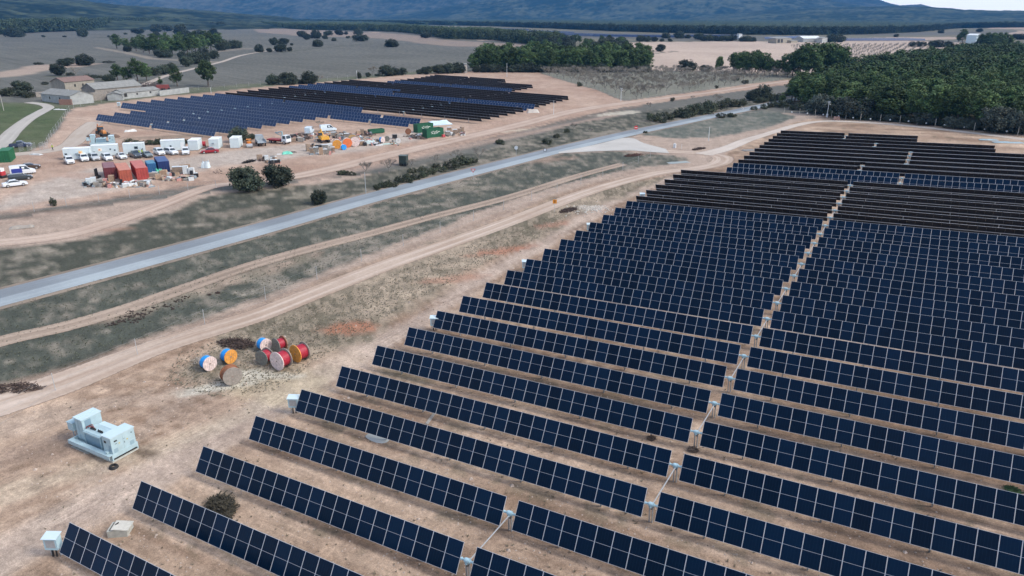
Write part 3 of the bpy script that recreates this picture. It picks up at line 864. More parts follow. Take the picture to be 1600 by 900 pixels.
M_GLASSL = mat('module_glass_sky_haze', (.005, .024, .078), rough=.25, spec=.5, rand=.12)  # blue base brightened to paint haze and sky reflection over the left field
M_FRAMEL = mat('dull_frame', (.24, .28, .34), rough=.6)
def module_mesh(sign, n=1, name="solar_panel"):
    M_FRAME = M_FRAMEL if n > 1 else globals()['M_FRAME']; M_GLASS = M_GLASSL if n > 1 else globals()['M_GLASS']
    """sign +1: face towards the camera side (-Y); -1: away. n modules in one mesh"""
    a = TILT
    d = Vector((0, sign * math.cos(a), math.sin(a))); nrm = Vector((0, -sign * math.sin(a), math.cos(a)))
    X = Vector((1, 0, 0))
    b = MB(); hc = CH / 2; fr = .023; th = .035
    def P3(x, v, w): return tuple(X * x + d * v + nrm * (w + .10))
    def slab(x0, x1, v0, v1, w0, w1):
        vs = [P3(x0, v0, w0), P3(x1, v0, w0), P3(x1, v1, w0), P3(x0, v1, w0), P3(x0, v0, w1), P3(x1, v0, w1), P3(x1, v1, w1), P3(x0, v1, w1)]
        f = [(0, 3, 2, 1), (4, 5, 6, 7), (0, 1, 5, 4), (1, 2, 6, 5), (2, 3, 7, 6), (3, 0, 4, 7)]
        if sign < 0: f = [q[::-1] for q in f]
        b.add(vs, f)
    for i in range(n):
        x0 = i * MW + .005; x1 = (i + 1) * MW - .005
        b.use(M_FRAME if sign > 0 else M_FRAMEB)
        slab(x0, x0 + fr, -hc, hc, 0, th); slab(x1 - fr, x1, -hc, hc, 0, th)
        b.use(M_FRAME)
        slab(x0 + fr, x1 - fr, -hc, -hc + fr, 0, th); slab(x0 + fr, x1 - fr, hc - fr, hc, 0, th)
        b.use(M_GLASS)
        vs = [P3(x0 + fr, -hc + fr, th - .004), P3(x1 - fr, -hc + fr, th - .004), P3(x1 - fr, hc - fr, th - .004), P3(x0 + fr, hc - fr, th - .004)]
        b.add(vs, [(0, 1, 2, 3) if sign > 0 else (3, 2, 1, 0)])
        b.use(M_BACK)
        vs = [P3(x0 + fr, -hc + fr, th - .012), P3(x1 - fr, -hc + fr, th - .012), P3(x1 - fr, hc - fr, th - .012), P3(x0 + fr, hc - fr, th - .012)]
        b.add(vs, [(3, 2, 1, 0) if sign > 0 else (0, 1, 2, 3)])
        b.use(M_MIDL)
        vs = [P3(x0 + fr, -.013, th - .001), P3(x1 - fr, -.013, th - .001), P3(x1 - fr, .013, th - .001), P3(x0 + fr, .013, th - .001)]
        b.add(vs, [(0, 1, 2, 3) if sign > 0 else (3, 2, 1, 0)])
        if n > 1 or sign < 0:
            # clamp rail under the module seam
            b.use(M_FRAMEB); slab(x0 - .03, x0 + .03, -.55, .55, -.06, -.002)
    return b.mesh(name)
MOD = {1: module_mesh(1), -1: module_mesh(-1)}
_tab = {}
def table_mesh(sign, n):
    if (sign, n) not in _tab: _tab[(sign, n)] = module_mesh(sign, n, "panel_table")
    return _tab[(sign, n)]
_post = MB().use(M_STEEL)
_post.box(-.05, .05, -.08, -.07, -.3, TZ - .05); _post.box(-.05, .05, .07, .08, -.3, TZ - .05); _post.box(-.005, .005, -.07, .07, -.3, TZ - .05)
_post.box(-.09, .09, -.09, .09, TZ - .12, TZ - .055)
POST = _post.mesh("post")
_tubes = {}
def tube_mesh(L):
    L = round(L, 2)
    if L not in _tubes:
        b = MB().use(M_STEEL); b.box(0, L, -.055, .055, TZ - .055, TZ + .055); _tubes[L] = b.mesh("torque_tube")
    return _tubes[L]
_hub = MB().use(M_BLUEW)
_hub.cyl((-.62, 0, TZ), (.62, 0, TZ), .085, 10)
_hub.cyl((-.16, 0, TZ), (.16, 0, TZ), .19, 14); _hub.cyl((-.24, 0, TZ), (-.20, 0, TZ), .15, 12); _hub.cyl((.20, 0, TZ), (.24, 0, TZ), .15, 12)
_hub.cyl((0, -.24, TZ - .16), (0, .24, TZ - .16), .075, 8)
_hub.cyl((-.50, 0, TZ), (-.46, 0, TZ), .13, 10); _hub.cyl((.46, 0, TZ), (.50, 0, TZ), .13, 10)
_hub.use(M_DARK); _hub.cyl((.1, -.3, TZ - .2), (.1, -.1, TZ - .34), .05, 6)
HUB = _hub.mesh("drive_hub")
_hp = MB().use(M_STEEL)
_hp.box(-.16, -.08, -.08, .08, -.3, TZ - .2); _hp.box(.08, .16, -.08, .08, -.3, TZ - .2); _hp.box(-.2, .2, -.1, .1, TZ - .26, TZ - .19)
HPOST = _hp.mesh("drive_post")
_rod = MB().use(M_STEEL)
_rod.cyl((.0, .24, TZ - .16), (.0, P - .24, TZ - .10), .05, 6)
ROD = _rod.mesh("drive_shaft")
GAP = 1.05

def tracker(X0, Y, nL, nR, sign, label, group, detail=True, rod=False, slope=None, gap=GAP, zf=None):
    L = nL * MW + gap + nR * MW
    z0 = zf(X0, Y) if zf else Tf(X0, Y)
    z1 = zf(X0 + L, Y) if zf else Tf(X0 + L, Y)
    t = thing("solar_tracker", label, "solar tracker", (X0, Y, z0), 0, group)
    t.rotation_euler = (0, -math.atan2(z1 - z0, L), 0)
    if detail:
        for i in range(nL + nR):
            o = bpy.data.objects.new("solar_panel", MOD[sign]); COL.objects.link(o); o.parent = t
            o.location = ((i * MW) if i < nL else (nL * MW + gap + (i - nL) * MW), 0, TZ)
        k = 0
        for seg, (xs, n) in enumerate(((0, nL), (nL * MW + gap, nR))):
            m = max(2, round(n / 5.5))
            for i in range(m):
                x = xs + (i + .5) * n * MW / m
                o = link("post", POST, t); o.location = (x, 0, 0)
    else:
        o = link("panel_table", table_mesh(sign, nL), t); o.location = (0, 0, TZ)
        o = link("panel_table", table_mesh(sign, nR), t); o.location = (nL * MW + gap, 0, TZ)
        m = round((nL + nR) / 8)
        for i in range(m):
            o = link("post", POST, t); o.location = ((i + .5) * L / m, 0, 0)
    o = link("torque_tube", tube_mesh(L - .1), t); o.location = (.05, 0, 0)
    o = link("drive_hub", HUB, t); o.location = (nL * MW + gap / 2, 0, 0)
    o = link("drive_post", HPOST, t); o.location = (nL * MW + gap / 2, 0, 0)
    if rod:
        o = link("drive_shaft", ROD, t); o.location = (nL * MW + gap / 2, 0, 0)
    return t

for k in range(0, 38):
    if k < 4: off, nL, nR, s_ = 0, 21, 28, 1
    elif k < 20: off, nL, nR, s_ = 0, 28, 28, 1
    elif k < 26: off, nL, nR, s_ = 0, 28, 28, -1
    elif k < 28: off, nL, nR, s_ = 7, 28, 28, 1
    elif k < 30: off, nL, nR, s_ = 7, 21, 28, -1
    elif k < 34: off, nL, nR, s_ = 7, 28, 28, -1
    elif k < 36: off, nL, nR, s_ = 7, 21, 21, -1
    else: off, nL, nR, s_ = 7, 14, 14, -1
    colr = "blue-faced" if s_ > 0 else "black-backed"
    lab = f"{colr} tracker row of the right field, {ordn(k + 1)} row from the front"
    tracker(off * MW + .095 * k * 0 + (-.15 if k < 2 else 0), k * P, nL, nR, s_, lab, "tracker rows of the right field", True, rod=(k % 2 == 0 and k < 37))

def leftz(x, y): return Tf(x, y)
XL = -213.0
left_rows = []
for k in range(-1, 3): left_rows.append((k, [(-190.7, 21, 22, 1)]))
for k in range(3, 7): left_rows.append((k, [(XL, 30, 30, 1)]))
for k in (7, 8): left_rows.append((k, [(XL, 30, 30, 1), (-132.2, 13, 12, 1)]))
for k in (9, 10): left_rows.append((k, [(XL, 30, 30, 1)]))
for k in range(11, 17): left_rows.append((k, [(XL, 21, 21, -1), (-156.2, 28, 25, -1)]))
for k in (17, 18): left_rows.append((k, [(XL, 21, 21, 1), (-156.2, 28, 24, 1)]))
for k in (19, 20): left_rows.append((k, [(XL, 19, 19, 1), (-161.5, 28, 27, -1)]))
for k in range(21, 25): left_rows.append((k, [(XL, 21, 21, -1), (-156.2, 28, 22, -1)]))
for k in (25, 26): left_rows.append((k, [(-193.6, 26, 26, 1)]))
for k in range(27, 31): left_rows.append((k, [(-194.2, 26, 25, -1)]))
for k in (31, 32, 33): left_rows.append((k, [(-195.5 - (k - 31) * 1.2, 17, 17, -1)]))
for k, segs in left_rows:
    for q, (x0, a_, b_, s_) in enumerate(segs):
        part = "" if len(segs) == 1 else (", left length" if q == 0 else ", right length")
        colr = "blue-faced" if s_ > 0 else "black-backed"
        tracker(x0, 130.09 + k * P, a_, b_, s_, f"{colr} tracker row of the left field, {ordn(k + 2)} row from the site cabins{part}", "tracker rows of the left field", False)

# string inverter cabinets at the row ends
def inverter(loc, rz, label):
    t = thing("inverter_cabinet", label, "cabinet", loc, rz, "inverter cabinets at the row ends")
    b = MB().use(M_BLUEW); b.box(-.50, .50, -.3, .3, .75, 1.75); b.obj("cabinet", t)
    b = MB().use(mat("cabinet_hood", (.56, .68, .72), .5)); b.add([(-.58, -.42, 1.76), (.58, -.42, 1.76), (.58, .40, 1.90), (-.58, .40, 1.90), (-.58, -.42, 1.80), (.58, -.42, 1.80), (.58, .40, 1.94), (-.58, .40, 1.94)],
        [(0, 3, 2, 1), (4, 5, 6, 7), (0, 1, 5, 4), (1, 2, 6, 5), (2, 3, 7, 6), (3, 0, 4, 7)]); b.obj("hood", t)
    for x in (-.36, .36):
        b = MB().use(M_STEEL); b.box(x - .04, x + .04, .02, .1, -.2, 1.8); b.obj("leg", t)
    b = MB().use(M_DARK); b.cyl((-.15, -.05, .75), (-.15, -.1, 0), .07, 6); b.cyl((.12, -.05, .75), (.15, -.1, 0), .06, 6); b.obj("cable", t)
    b = MB().use(M_STEEL); b.box(-.36, .36, -.315, -.3, .95, 1.6); b.obj("door", t)
    return t
for (px, py, lab) in [(88, 868, "front row"), (461, 645, "fifth row"), (679.5, 516, "ninth row"), (821, 425, "thirteenth row"), (921, 365, "seventeenth row"), (1003, 315.5, "first black-backed row"), (1045, 294, "fourth black-backed row")]:
    inverter(at(px, py), math.radians(28), f"inverter cabinet at the left end of the {lab} of the right field")
inverter(at(186.5, 168), math.radians(40), "pale inverter cabinet at the left end of a blue row of the left field")
#@@TRAFO
# ------------------------------------------------------------------ transformer stations
M_TB = mat("station_blue", (.40, .54, .58), rough=.5, noise=.13, nscale=1.3)
M_TB2 = mat("station_blue_grey", (.20, .31, .38), rough=.5)
M_TW = mat("station_white", (.52, .66, .70), rough=.4)
M_CC = mat("foundation_concrete", (.45, .46, .42), rough=.9, noise=.2, nscale=3)
M_RED = mat("red_cable", (.30, .05, .04), rough=.6)
def station(loc, rz, label, group=None):
    """skid along +X, 6 x 2.5 m"""
    t = thing("transformer_station", label, "transformer", loc, rz, group)
    b = MB().use(M_CC); b.box(-3.1, 3.0, -1.35, 1.3, -.3, .12); b.box(-3.1, -.3, -1.55, -1.35, -.3, .05); b.obj("foundation", t)
    b = MB().use(M_DARK); b.box(2.35, 2.95, -1.2, 1.2, -.2, .55); b.obj("cable_pit", t)
    b = MB().use(M_TB)
    b.box(-3.0, 3.05, -1.3, -1.18, .13, .78); b.box(-3.0, 3.05, 1.18, 1.3, .13, .78)
    b.box(-3.0, -2.88, -1.18, 1.18, .13, .78); b.box(2.93, 3.05, -1.18, 1.18, .35, .78)
    b.box(-2.9, 2.95, -1.2, 1.2, .40, .44); b.box(-3.0, 3.05, -1.62, -1.3, .70, .78); b.box(-3.0, 3.05, -1.62, -1.58, .40, .70)
    b.obj("base_tray", t)
    # transformer tank with cooling fins
    tk = MB().use(M_TB2); tk.box(-1.35, .95, -.85, .45, .45, 1.75)
    tko = tk.obj("transformer_tank", t)
    b = MB().use(M_TB)
    b.box(-1.45, 1.05, -.95, -.85, 1.65, 1.80); b.box(-1.45, -1.33, -.93, -.80, .45, 1.7); b.box(.93, 1.05, -.93, -.80, .45, 1.7)
    b.box(-1.45, 1.05, -.85, .55, 1.76, 1.86); b.obj("tank_cover", tko)
    b = MB().use(M_TW)
    for i in range(14): b.box(-1.2 + i * .16, -1.16 + i * .16, .55, 1.05, .55, 1.72)
    b.box(-1.25, 1.0, .5, 1.1, 1.74, 1.88); b.obj("radiator", tko)
    for x in (-1.0, -.72, -.44, .1, .35, .6):
        b = MB().use(M_DARK); b.cyl((x, -.35, 1.86), (x, -.35, 2.12), .07, 8, .04); b.cyl((x, -.35, 1.95), (x, -.35, 1.99), .11, 8); b.obj("bushing", tko)
    # switchgear cabinet (camera-far left), roof with ridge
    c = MB().use(M_TB); c.box(-2.75, -1.65, -.75, 1.15, .6, 2.75)
    co = c.obj("switch_cabinet", t)
    b = MB().use(M_TW); b.box(-2.82, -2.22, -.85, 1.22, 2.76, 2.88); b.box(-2.20, -1.58, -.85, 1.22, 2.76, 2.84); b.obj("cabinet_roof", co)
    b = MB().use(M_TB2); b.box(-1.645, -1.63, -.5, .1, .75, 2.6); b.box(-2.3, -2.285, -.77, -.752, .7, 2.6); b.obj("door_seam", co)
    b = MB().use(M_TB); b.box(-3.75, -2.95, -.95, -.30, 1.35, 2.15); b.box(-3.8, -2.9, -1.0, -.25, 2.15, 2.2); bo = b.obj("control_box", t)
    b = MB().use(M_STEEL); b.box(-3.6, -3.52, -.7, -.62, .1, 1.35); b.box(-3.15, -3.07, -.7, -.62, .1, 1.35); b.obj("box_leg", bo)
    # inverter cabinet nearest the camera (right end)
    c = MB().use(M_TB); c.box(1.75, 3.0, -1.15, 1.2, .55, 2.35)
    co = c.obj("inverter_housing", t)
    b = MB().use(M_TW); b.box(1.70, 3.05, -1.2, 1.25, 2.36, 2.44); b.obj("housing_roof", co)
    b = MB().use(M_DARK)
    b.box(3.005, 3.012, -.85, -.55, 1.85, 2.0); b.box(3.005, 3.012, -.8, -.6, 1.62, 1.66); b.box(3.005, 3.012, .1, .14, 1.3, 1.5); b.box(3.005, 3.012, .85, .95, 1.95, 2.05); b.box(3.005, 3.012, .05, .2, 1.75, 1.78)
    b.box(2.0, 2.3, -1.162, -1.155, 1.7, 1.95); b.obj("vent", co)
    b = MB().use(M_TB2); b.box(3.002, 3.008, .0, .015, .62, 2.3); b.obj("door_seam", co)
    b = MB().use(M_TB2)
    for i in range(7): b.box(2.55, 2.9, -1.165, -1.15, 1.0 + i * .09, 1.04 + i * .09)
    for i in range(6): b.box(3.002, 3.014, -1.0, -.6, .75 + i * .08, .79 + i * .08); b.box(3.002, 3.014, .6, 1.0, .75 + i * .08, .79 + i * .08)
    b.obj("louvre", co)
    b = MB().use(mat("label_yellow", (.60, .48, .05), .6)); b.box(3.004, 3.01, -.45, -.33, 1.5, 1.62); b.box(3.004, 3.01, .35, .47, 1.5, 1.62); b.obj("warning_label", co)
    b = MB().use(M_TB); b.cyl((2.45, -1.30, .8), (2.45, -1.30, 1.0), .17, 8); b.obj("cap", t)
    for i, y in enumerate((-.5, -.35, -.2)):
        b = MB().use(M_RED if i != 1 else M_DARK)
        pts = [(-1.6, y, 1.0), (-1.55, y, 1.7), (-1.45, y, 2.05), (-1.1, y + .05, 2.2), (-.72 + i * .1, -.35, 2.12)]
        for p, q in zip(pts, pts[1:]): b.cyl(p, q, .035, 6)
        b.obj("cable", t)
    return t
station(Vector((-11.6, 10.2, Tf(-11.6, 10.2))), math.radians(1.5), "pale blue transformer station on a concrete base in the bare yard at lower left")
# spare cable coils and small yard items
def torus(b, c, R, r, n=18, m=6, zsq=1):
    vs = []; fs = []
    for i in range(n):
        t = 2 * math.pi * i / n
        for j in range(m):
            p = 2 * math.pi * j / m
            vs.append((c[0] + (R + r * math.cos(p)) * math.cos(t), c[1] + (R + r * math.cos(p)) * math.sin(t), c[2] + r * math.sin(p) * zsq))
    for i in range(n):
        for j in range(m):
            fs.append((i * m + j, ((i + 1) % n) * m + j, ((i + 1) % n) * m + (j + 1) % m, i * m + (j + 1) % m))
    b.add(vs, fs)
b = MB().use(M_DARK)
for i in range(3): torus(b, (0, 0, .06 + i * .08), .36 - i * .03, .06)
o = b.obj("cable_coil"); o.location = at(178, 731); tag(o, "dark cable coil lying on the earth in front of the transformer station", "coil")
# concrete chamber
t = thing("concrete_chamber", "open grey concrete chamber lying beside the second row from the front", "concrete box", at(189, 832), math.radians(35))
b = MB().use(M_CC); b.box(-.75, .75, -.6, -.5, 0, .6); b.box(-.75, .75, .5, .6, 0, .6); b.box(-.75, -.65, -.5, .5, 0, .6); b.box(.65, .75, -.5, .5, 0, .6); b.box(-.65, .65, -.5, .5, 0, .08); b.obj("walls", t)
b = MB().use(mat("lid_concrete", (.55, .54, .48), .9, noise=.15)); b.xf = Matrix.Rotation(.12, 4, 'Y'); b.box(-.5, .8, -.62, .55, .66, .72); b.xf = None; b.obj("lid", t)
b = MB().use(M_DARK); b.cyl((-.4, -.1, .7), (-.1, .2, .82), .05, 6); b.obj("strap", t)
# white dust puddle of gravel under row, timber plank
t = MB().use(mat("white_sheet", (.42, .45, .45), .9)); t.ball((0, 0, 0), 1.5, 14, 5, .1, (1, .5, .05)); o = t.obj("gravel_patch"); o.location = at(591, 685); tag(o, "flat whitish heap of gravel showing under the edge of the fourth row", "gravel")
t = MB().use(mat("old_timber", (.33, .31, .28), .9)); t.box(-1.1, 1.1, -.08, .08, 0, .08); t.box(-1.0, 1.15, .1, .22, 0, .06); o = t.obj("timber_plank"); o.location = at(672, 654); o.rotation_euler = (0, 0, math.radians(-75)); tag(o, "pair of weathered planks lying between two front rows", "plank")
#@@DRUMS
# ------------------------------------------------------------------ cable drums
def wood(name, c): return mat(name, c, .9, noise=.28, nscale=3.5)
W_PINK = wood("pink_painted_wood", (.74, .60, .56)); W_OR = wood("orange_wood", (.72, .32, .06)); W_GREY = wood("weathered_wood", (.30, .27, .235)); W_BR = wood("brown_wood", (.30, .13, .07))
W_DG = wood("grey_green_wood", (.20, .20, .17)); K_BLUE = mat("blue_cable", (.01, .30, .78), .5, noise=.15, nscale=8); K_RED = mat("crimson_cable", (.36, .015, .035), .5, noise=.2, nscale=8)
K_BRN = mat("brown_lagging", (.28, .12, .06), .9, noise=.2); K_OR = mat("orange_red_wood", (.75, .20, .07), .9, noise=.2)
def drum(loc, R, w, heading, f1, f2, core, label, group=None, coreR=.86, blank=False, det=True):
    """axis horizontal along local +Y... front flange faces local -Y; heading = direction the front flange faces"""
    t = thing("cable_drum", label, "cable drum", loc, heading + math.pi / 2, group)
    for (y0, y1, m, sgn) in ((-w / 2, -w / 2 + .09, f1, -1), (w / 2 - .09, w / 2, f2, 1)):
        b = MB().use(m); b.cyl((0, y0, R), (0, y1, R), R, 32)
        o = b.obj("flange", t)
        yo = y0 if sgn < 0 else y1
        if det:
            b = MB().use(mat("plank_gap", (.26, .20, .17), .9))
            if not blank:
                nb = 7
                for i in range(1, nb):
                    x = -R + i * 2 * R / nb; hh = math.sqrt(max(R * R - x * x, 0)) * .96
                    b.box(x - .008, x + .008, min(yo, yo + sgn * .004), max(yo, yo + sgn * .004), R - hh, R + hh)
            b.box(-.09, .09, min(yo, yo + sgn * .008), max(yo, yo + sgn * .008), R - .09, R + .09)
            for i in range(6):
                a = i * math.pi / 3 + .3
                cx, cz = math.cos(a) * R * .45, R + math.sin(a) * R * .45
                b.box(cx - .03, cx + .03, min(yo, yo + sgn * .008), max(yo, yo + sgn * .008), cz - .03, cz + .03)
            b.obj("planking_and_bolts", o)
    b = MB().use(core)
    n = 9
    for i in range(n):
        y0 = -w / 2 + .09 + i * (w - .18) / n; y1 = y0 + (w - .18) / n
        b.cyl((0, y0, R), (0, y0 + (y1 - y0) * .5, R), R * coreR, 28, R * coreR * 1.012, cap=False)
        b.cyl((0, y0 + (y1 - y0) * .5, R), (0, y1, R), R * coreR * 1.012, 28, R * coreR, cap=False)
    b.obj("cable_winding", t, smooth=True)
    return t
D2R = math.radians
drum(at(326, 577), .85, 1.05, D2R(-8), W_PINK, W_GREY, K_BLUE, "blue cable drum with a pale pink flange, nearest the track on the left")
drum(at(358, 566), .85, 1.05, D2R(-5), W_OR, W_GREY, K_BLUE, "blue cable drum with an orange flange, beside the pink-flanged one")
drum(at(363, 599), 1.05, 1.1, D2R(-22), W_GREY, W_BR, K_BRN, "weathered grey wooden drum wrapped in brown laths, standing alone in front")
drum(at(441, 575), 1.12, 1.35, D2R(-92), W_PINK, W_GREY, K_RED, "big red cable drum with a smooth pale pink flange, front of the right cluster", blank=True, coreR=.78)
drum(at(470, 563), 1.08, 1.35, D2R(-98), W_OR, W_GREY, K_RED, "big red cable drum with an orange flange, right end of the cluster", blank=True, coreR=.78)
drum(at(415, 568), .92, 1.1, D2R(-86), W_DG, W_GREY, K_RED, "red cable drum with grey-green weathered flanges, left end of the right cluster", coreR=.75)
drum(at(413, 547), .80, 1.0, D2R(-8), W_PINK, W_GREY, K_BLUE, "blue cable drum with a whitish flange at the back of the right cluster")
drum(at(438, 547), .85, 1.1, D2R(-100), W_DG, W_BR, K_RED, "small red cable drum with dark brown flanges behind the big pink one", coreR=.72)
# brush heaps
def brush(loc, rx, ry, h, label, mname="dead_brush", c=(.085, .06, .05), n=260, name="brush_heap", cat="brush"):
    b = MB().use(mat(mname, c, .95, noise=.3, nscale=5))
    for i in range(n):
        a = rnd.random() * 6.28; q = math.sqrt(rnd.random())
        x, y = math.cos(a) * q * rx, math.sin(a) * q * ry
        z = rnd.random() * h * (1 - q * .7)
        bl = min(.34, min(rx, ry) * .24); dx, dy, dz = (rnd.gauss(0, bl), rnd.gauss(0, bl), rnd.gauss(0, bl * .6))
        wk = min(1, rx); b.cyl((x - dx, y - dy, max(z - dz, 0)), (x + dx, y + dy, max(z + dz, .02)), (.035 + rnd.random() * .05) * wk, 3, .02 * wk, cap=False)
    o = b.obj(name); o.location = loc; o.rotation_euler = (0, 0, rnd.random() * 3); tag(o, label, cat); return o
brush(at(370, 538), 2.4, 1.3, .7, "heap of dark dead branches beside the gravel track behind the drums")
brush(at(888, 329), 2.6, 1.1, .45, "low heap of brown roots by the yellow sign")
brush(at(20, 608), 3.0, 1.0, .6, "dark bramble heap on the track edge at the left of the photo")
brush(at(312, 566), 1.2, .7, .5, "loose pale sticks and boards behind the leftmost blue drum", "pale_sticks", (.38, .34, .29), 60)
brush(at(990, 243), 3.2, 1.2, .5, "heap of reddish dead branches south of the road junction", "red_brush", (.15, .085, .065))
brush(at(1092, 233), 3.0, .9, .5, "dark brush pile beside the white cabinet at the junction", "dead_brush")
brush(at(345, 795), 1.7, 1.0, .55, "large dark thorn bush between the second and third rows", "thorn", (.055, .05, .035), 900, "thorn_bush", "bush")
brush(at(942, 698), .55, .5, .75, "tall brown tumbleweed between two rows near the centre gap", "weed_brown", (.16, .12, .095), 500, "tumbleweed", "weed")
brush(at(1018, 686), .4, .35, .5, "small tumbleweed just left of the centre gap", "weed_brown", (.16, .12, .095), 260, "tumbleweed", "weed")
brush(at(1083, 704), .45, .4, .45, "brown tumbleweed lying in the centre gap", "weed_brown", (.16, .12, .095), 300, "tumbleweed", "weed")
brush(at(1583, 767), .6, .5, .3, "small green weed tuft at the right edge between two rows", "weed_green", (.05, .10, .04), 300, "weed", "weed")
brush(at(340, 458), .4, .3, .25, "dark clod heap, right one of a pair on the bare strip", "dead_brush", (.05, .035, .03), 150, "clod_heap", "clod")
brush(at(327, 461), .3, .3, .25, "dark clod heap, left one of a pair on the bare strip", "dead_brush", (.05, .035, .03), 100, "clod_heap", "clod")
b = MB().use(mat("dark_clods", (.045, .032, .026), .95))
for (px, py) in [(242, 481), (259, 478), (271, 482), (228, 489), (222, 491), (210, 490), (204, 497), (195, 495), (221, 497), (190, 502), (184, 504), (208, 500), (279, 470), (292, 464), (229, 484), (205, 487), (178, 505), (170, 508), (212, 503)]:
    p = at(px, py)
    for q in range(7):
        b.ball((p.x + rnd.gauss(0, .35), p.y + rnd.gauss(0, .35), p.z + .05), (.07 + rnd.random() * .11), 5, 4, .6, (1, 1, .7))
tag(b.obj("earth_clods"), "scattered dark clods on the bare patch of the green strip", "clods", kind="stuff")
#@@TREES
# ------------------------------------------------------------------ trees
def leafmat(name, c, rand=.28):
    m = mat(name, c, .75, spec=.25, attr="Col", rand=rand)
    return m
M_BARK = mat("bark", (.10, .075, .06), .95, noise=.25, nscale=4)
M_BARKG = mat("grey_bark", (.24, .225, .20), .95, noise=.2, nscale=4)
M_LEAF = leafmat("pine_foliage", (.05, .08, .03), .38)
def crown_mesh(name, lobes, ncl, leaf, cbase, cvar, seed, flat=.75, per=26, shell=.55, low=False):
    """lobes: list of (x,y,z,rx,ry,rz); clumps sit on the lobes, leaves on the clumps"""
    r = np.random.RandomState(seed)
    V = []; Fc = []; Cc = []
    w = np.array([l[3] * l[4] * l[5] for l in lobes]) ** .67; w = w / w.sum()
    for k in range(ncl):
        l = lobes[r.choice(len(lobes), p=w)]
        d = r.normal(size=3); d /= np.linalg.norm(d)
        if low and d[2] < -.35: d[2] *= -.5
        q = shell + (1 - shell) * r.rand() ** .6
        c = np.array(l[:3]) + d * np.array(l[3:]) * q
        cr = leaf * (2.3 + 1.6 * r.rand())
        tone = 1 + cvar * (r.rand() - .5) * 2
        hue = r.rand()
        cc = np.array(cbase) * tone * np.array((1 + .25 * (hue - .5), 1, 1 - .2 * (hue - .5)))
        for i in range(per):
            u = r.normal(size=3); u /= np.linalg.norm(u); 
            p = c + u * cr * np.array((1, 1, flat)) * (.6 + .4 * r.rand())
            nrm = u + r.normal(size=3) * .45 + np.array((0, 0, .35)); nrm /= np.linalg.norm(nrm)
            t = np.cross(nrm, r.normal(size=3)); t /= np.linalg.norm(t) + 1e-9; s = np.cross(nrm, t)
            h = leaf * (.55 + .5 * r.rand())
            o = len(V)
            V += [p + t * h, p + s * h * .8, p - t * h, p - s * h * .8]
            Fc.append((o, o + 1, o + 2, o + 3)); cl = cc * (1 + .25 * (r.rand() - .5))
            Cc += [cl] * 4
    me = npmesh(name, np.array(V), np.array(Fc), np.array(Cc))
    me.materials.append(M_LEAF)
    return me
def trunk_mesh(h, r, lobes, bark=None, seed=0):
    b = MB().use(bark or M_BARK); q = random.Random(seed)
    z = -.3; x = y = 0; pr = r
    top = h
    pts = [(0, 0, -.3)]
    for i in range(1, 5): pts.append((q.gauss(0, r * .5), q.gauss(0, r * .5), top * i / 4))
    for i in range(4): b.cyl(pts[i], pts[i + 1], r * (1 - i * .2), 6, r * (1 - (i + 1) * .2), cap=False)
    for l in lobes:
        s = pts[q.choice((2, 3))]
        b.cyl(s, (l[0] * .8, l[1] * .8, l[2] - l[5] * .3), r * .45, 4, r * .15, cap=False)
    return b.mesh("trunk")
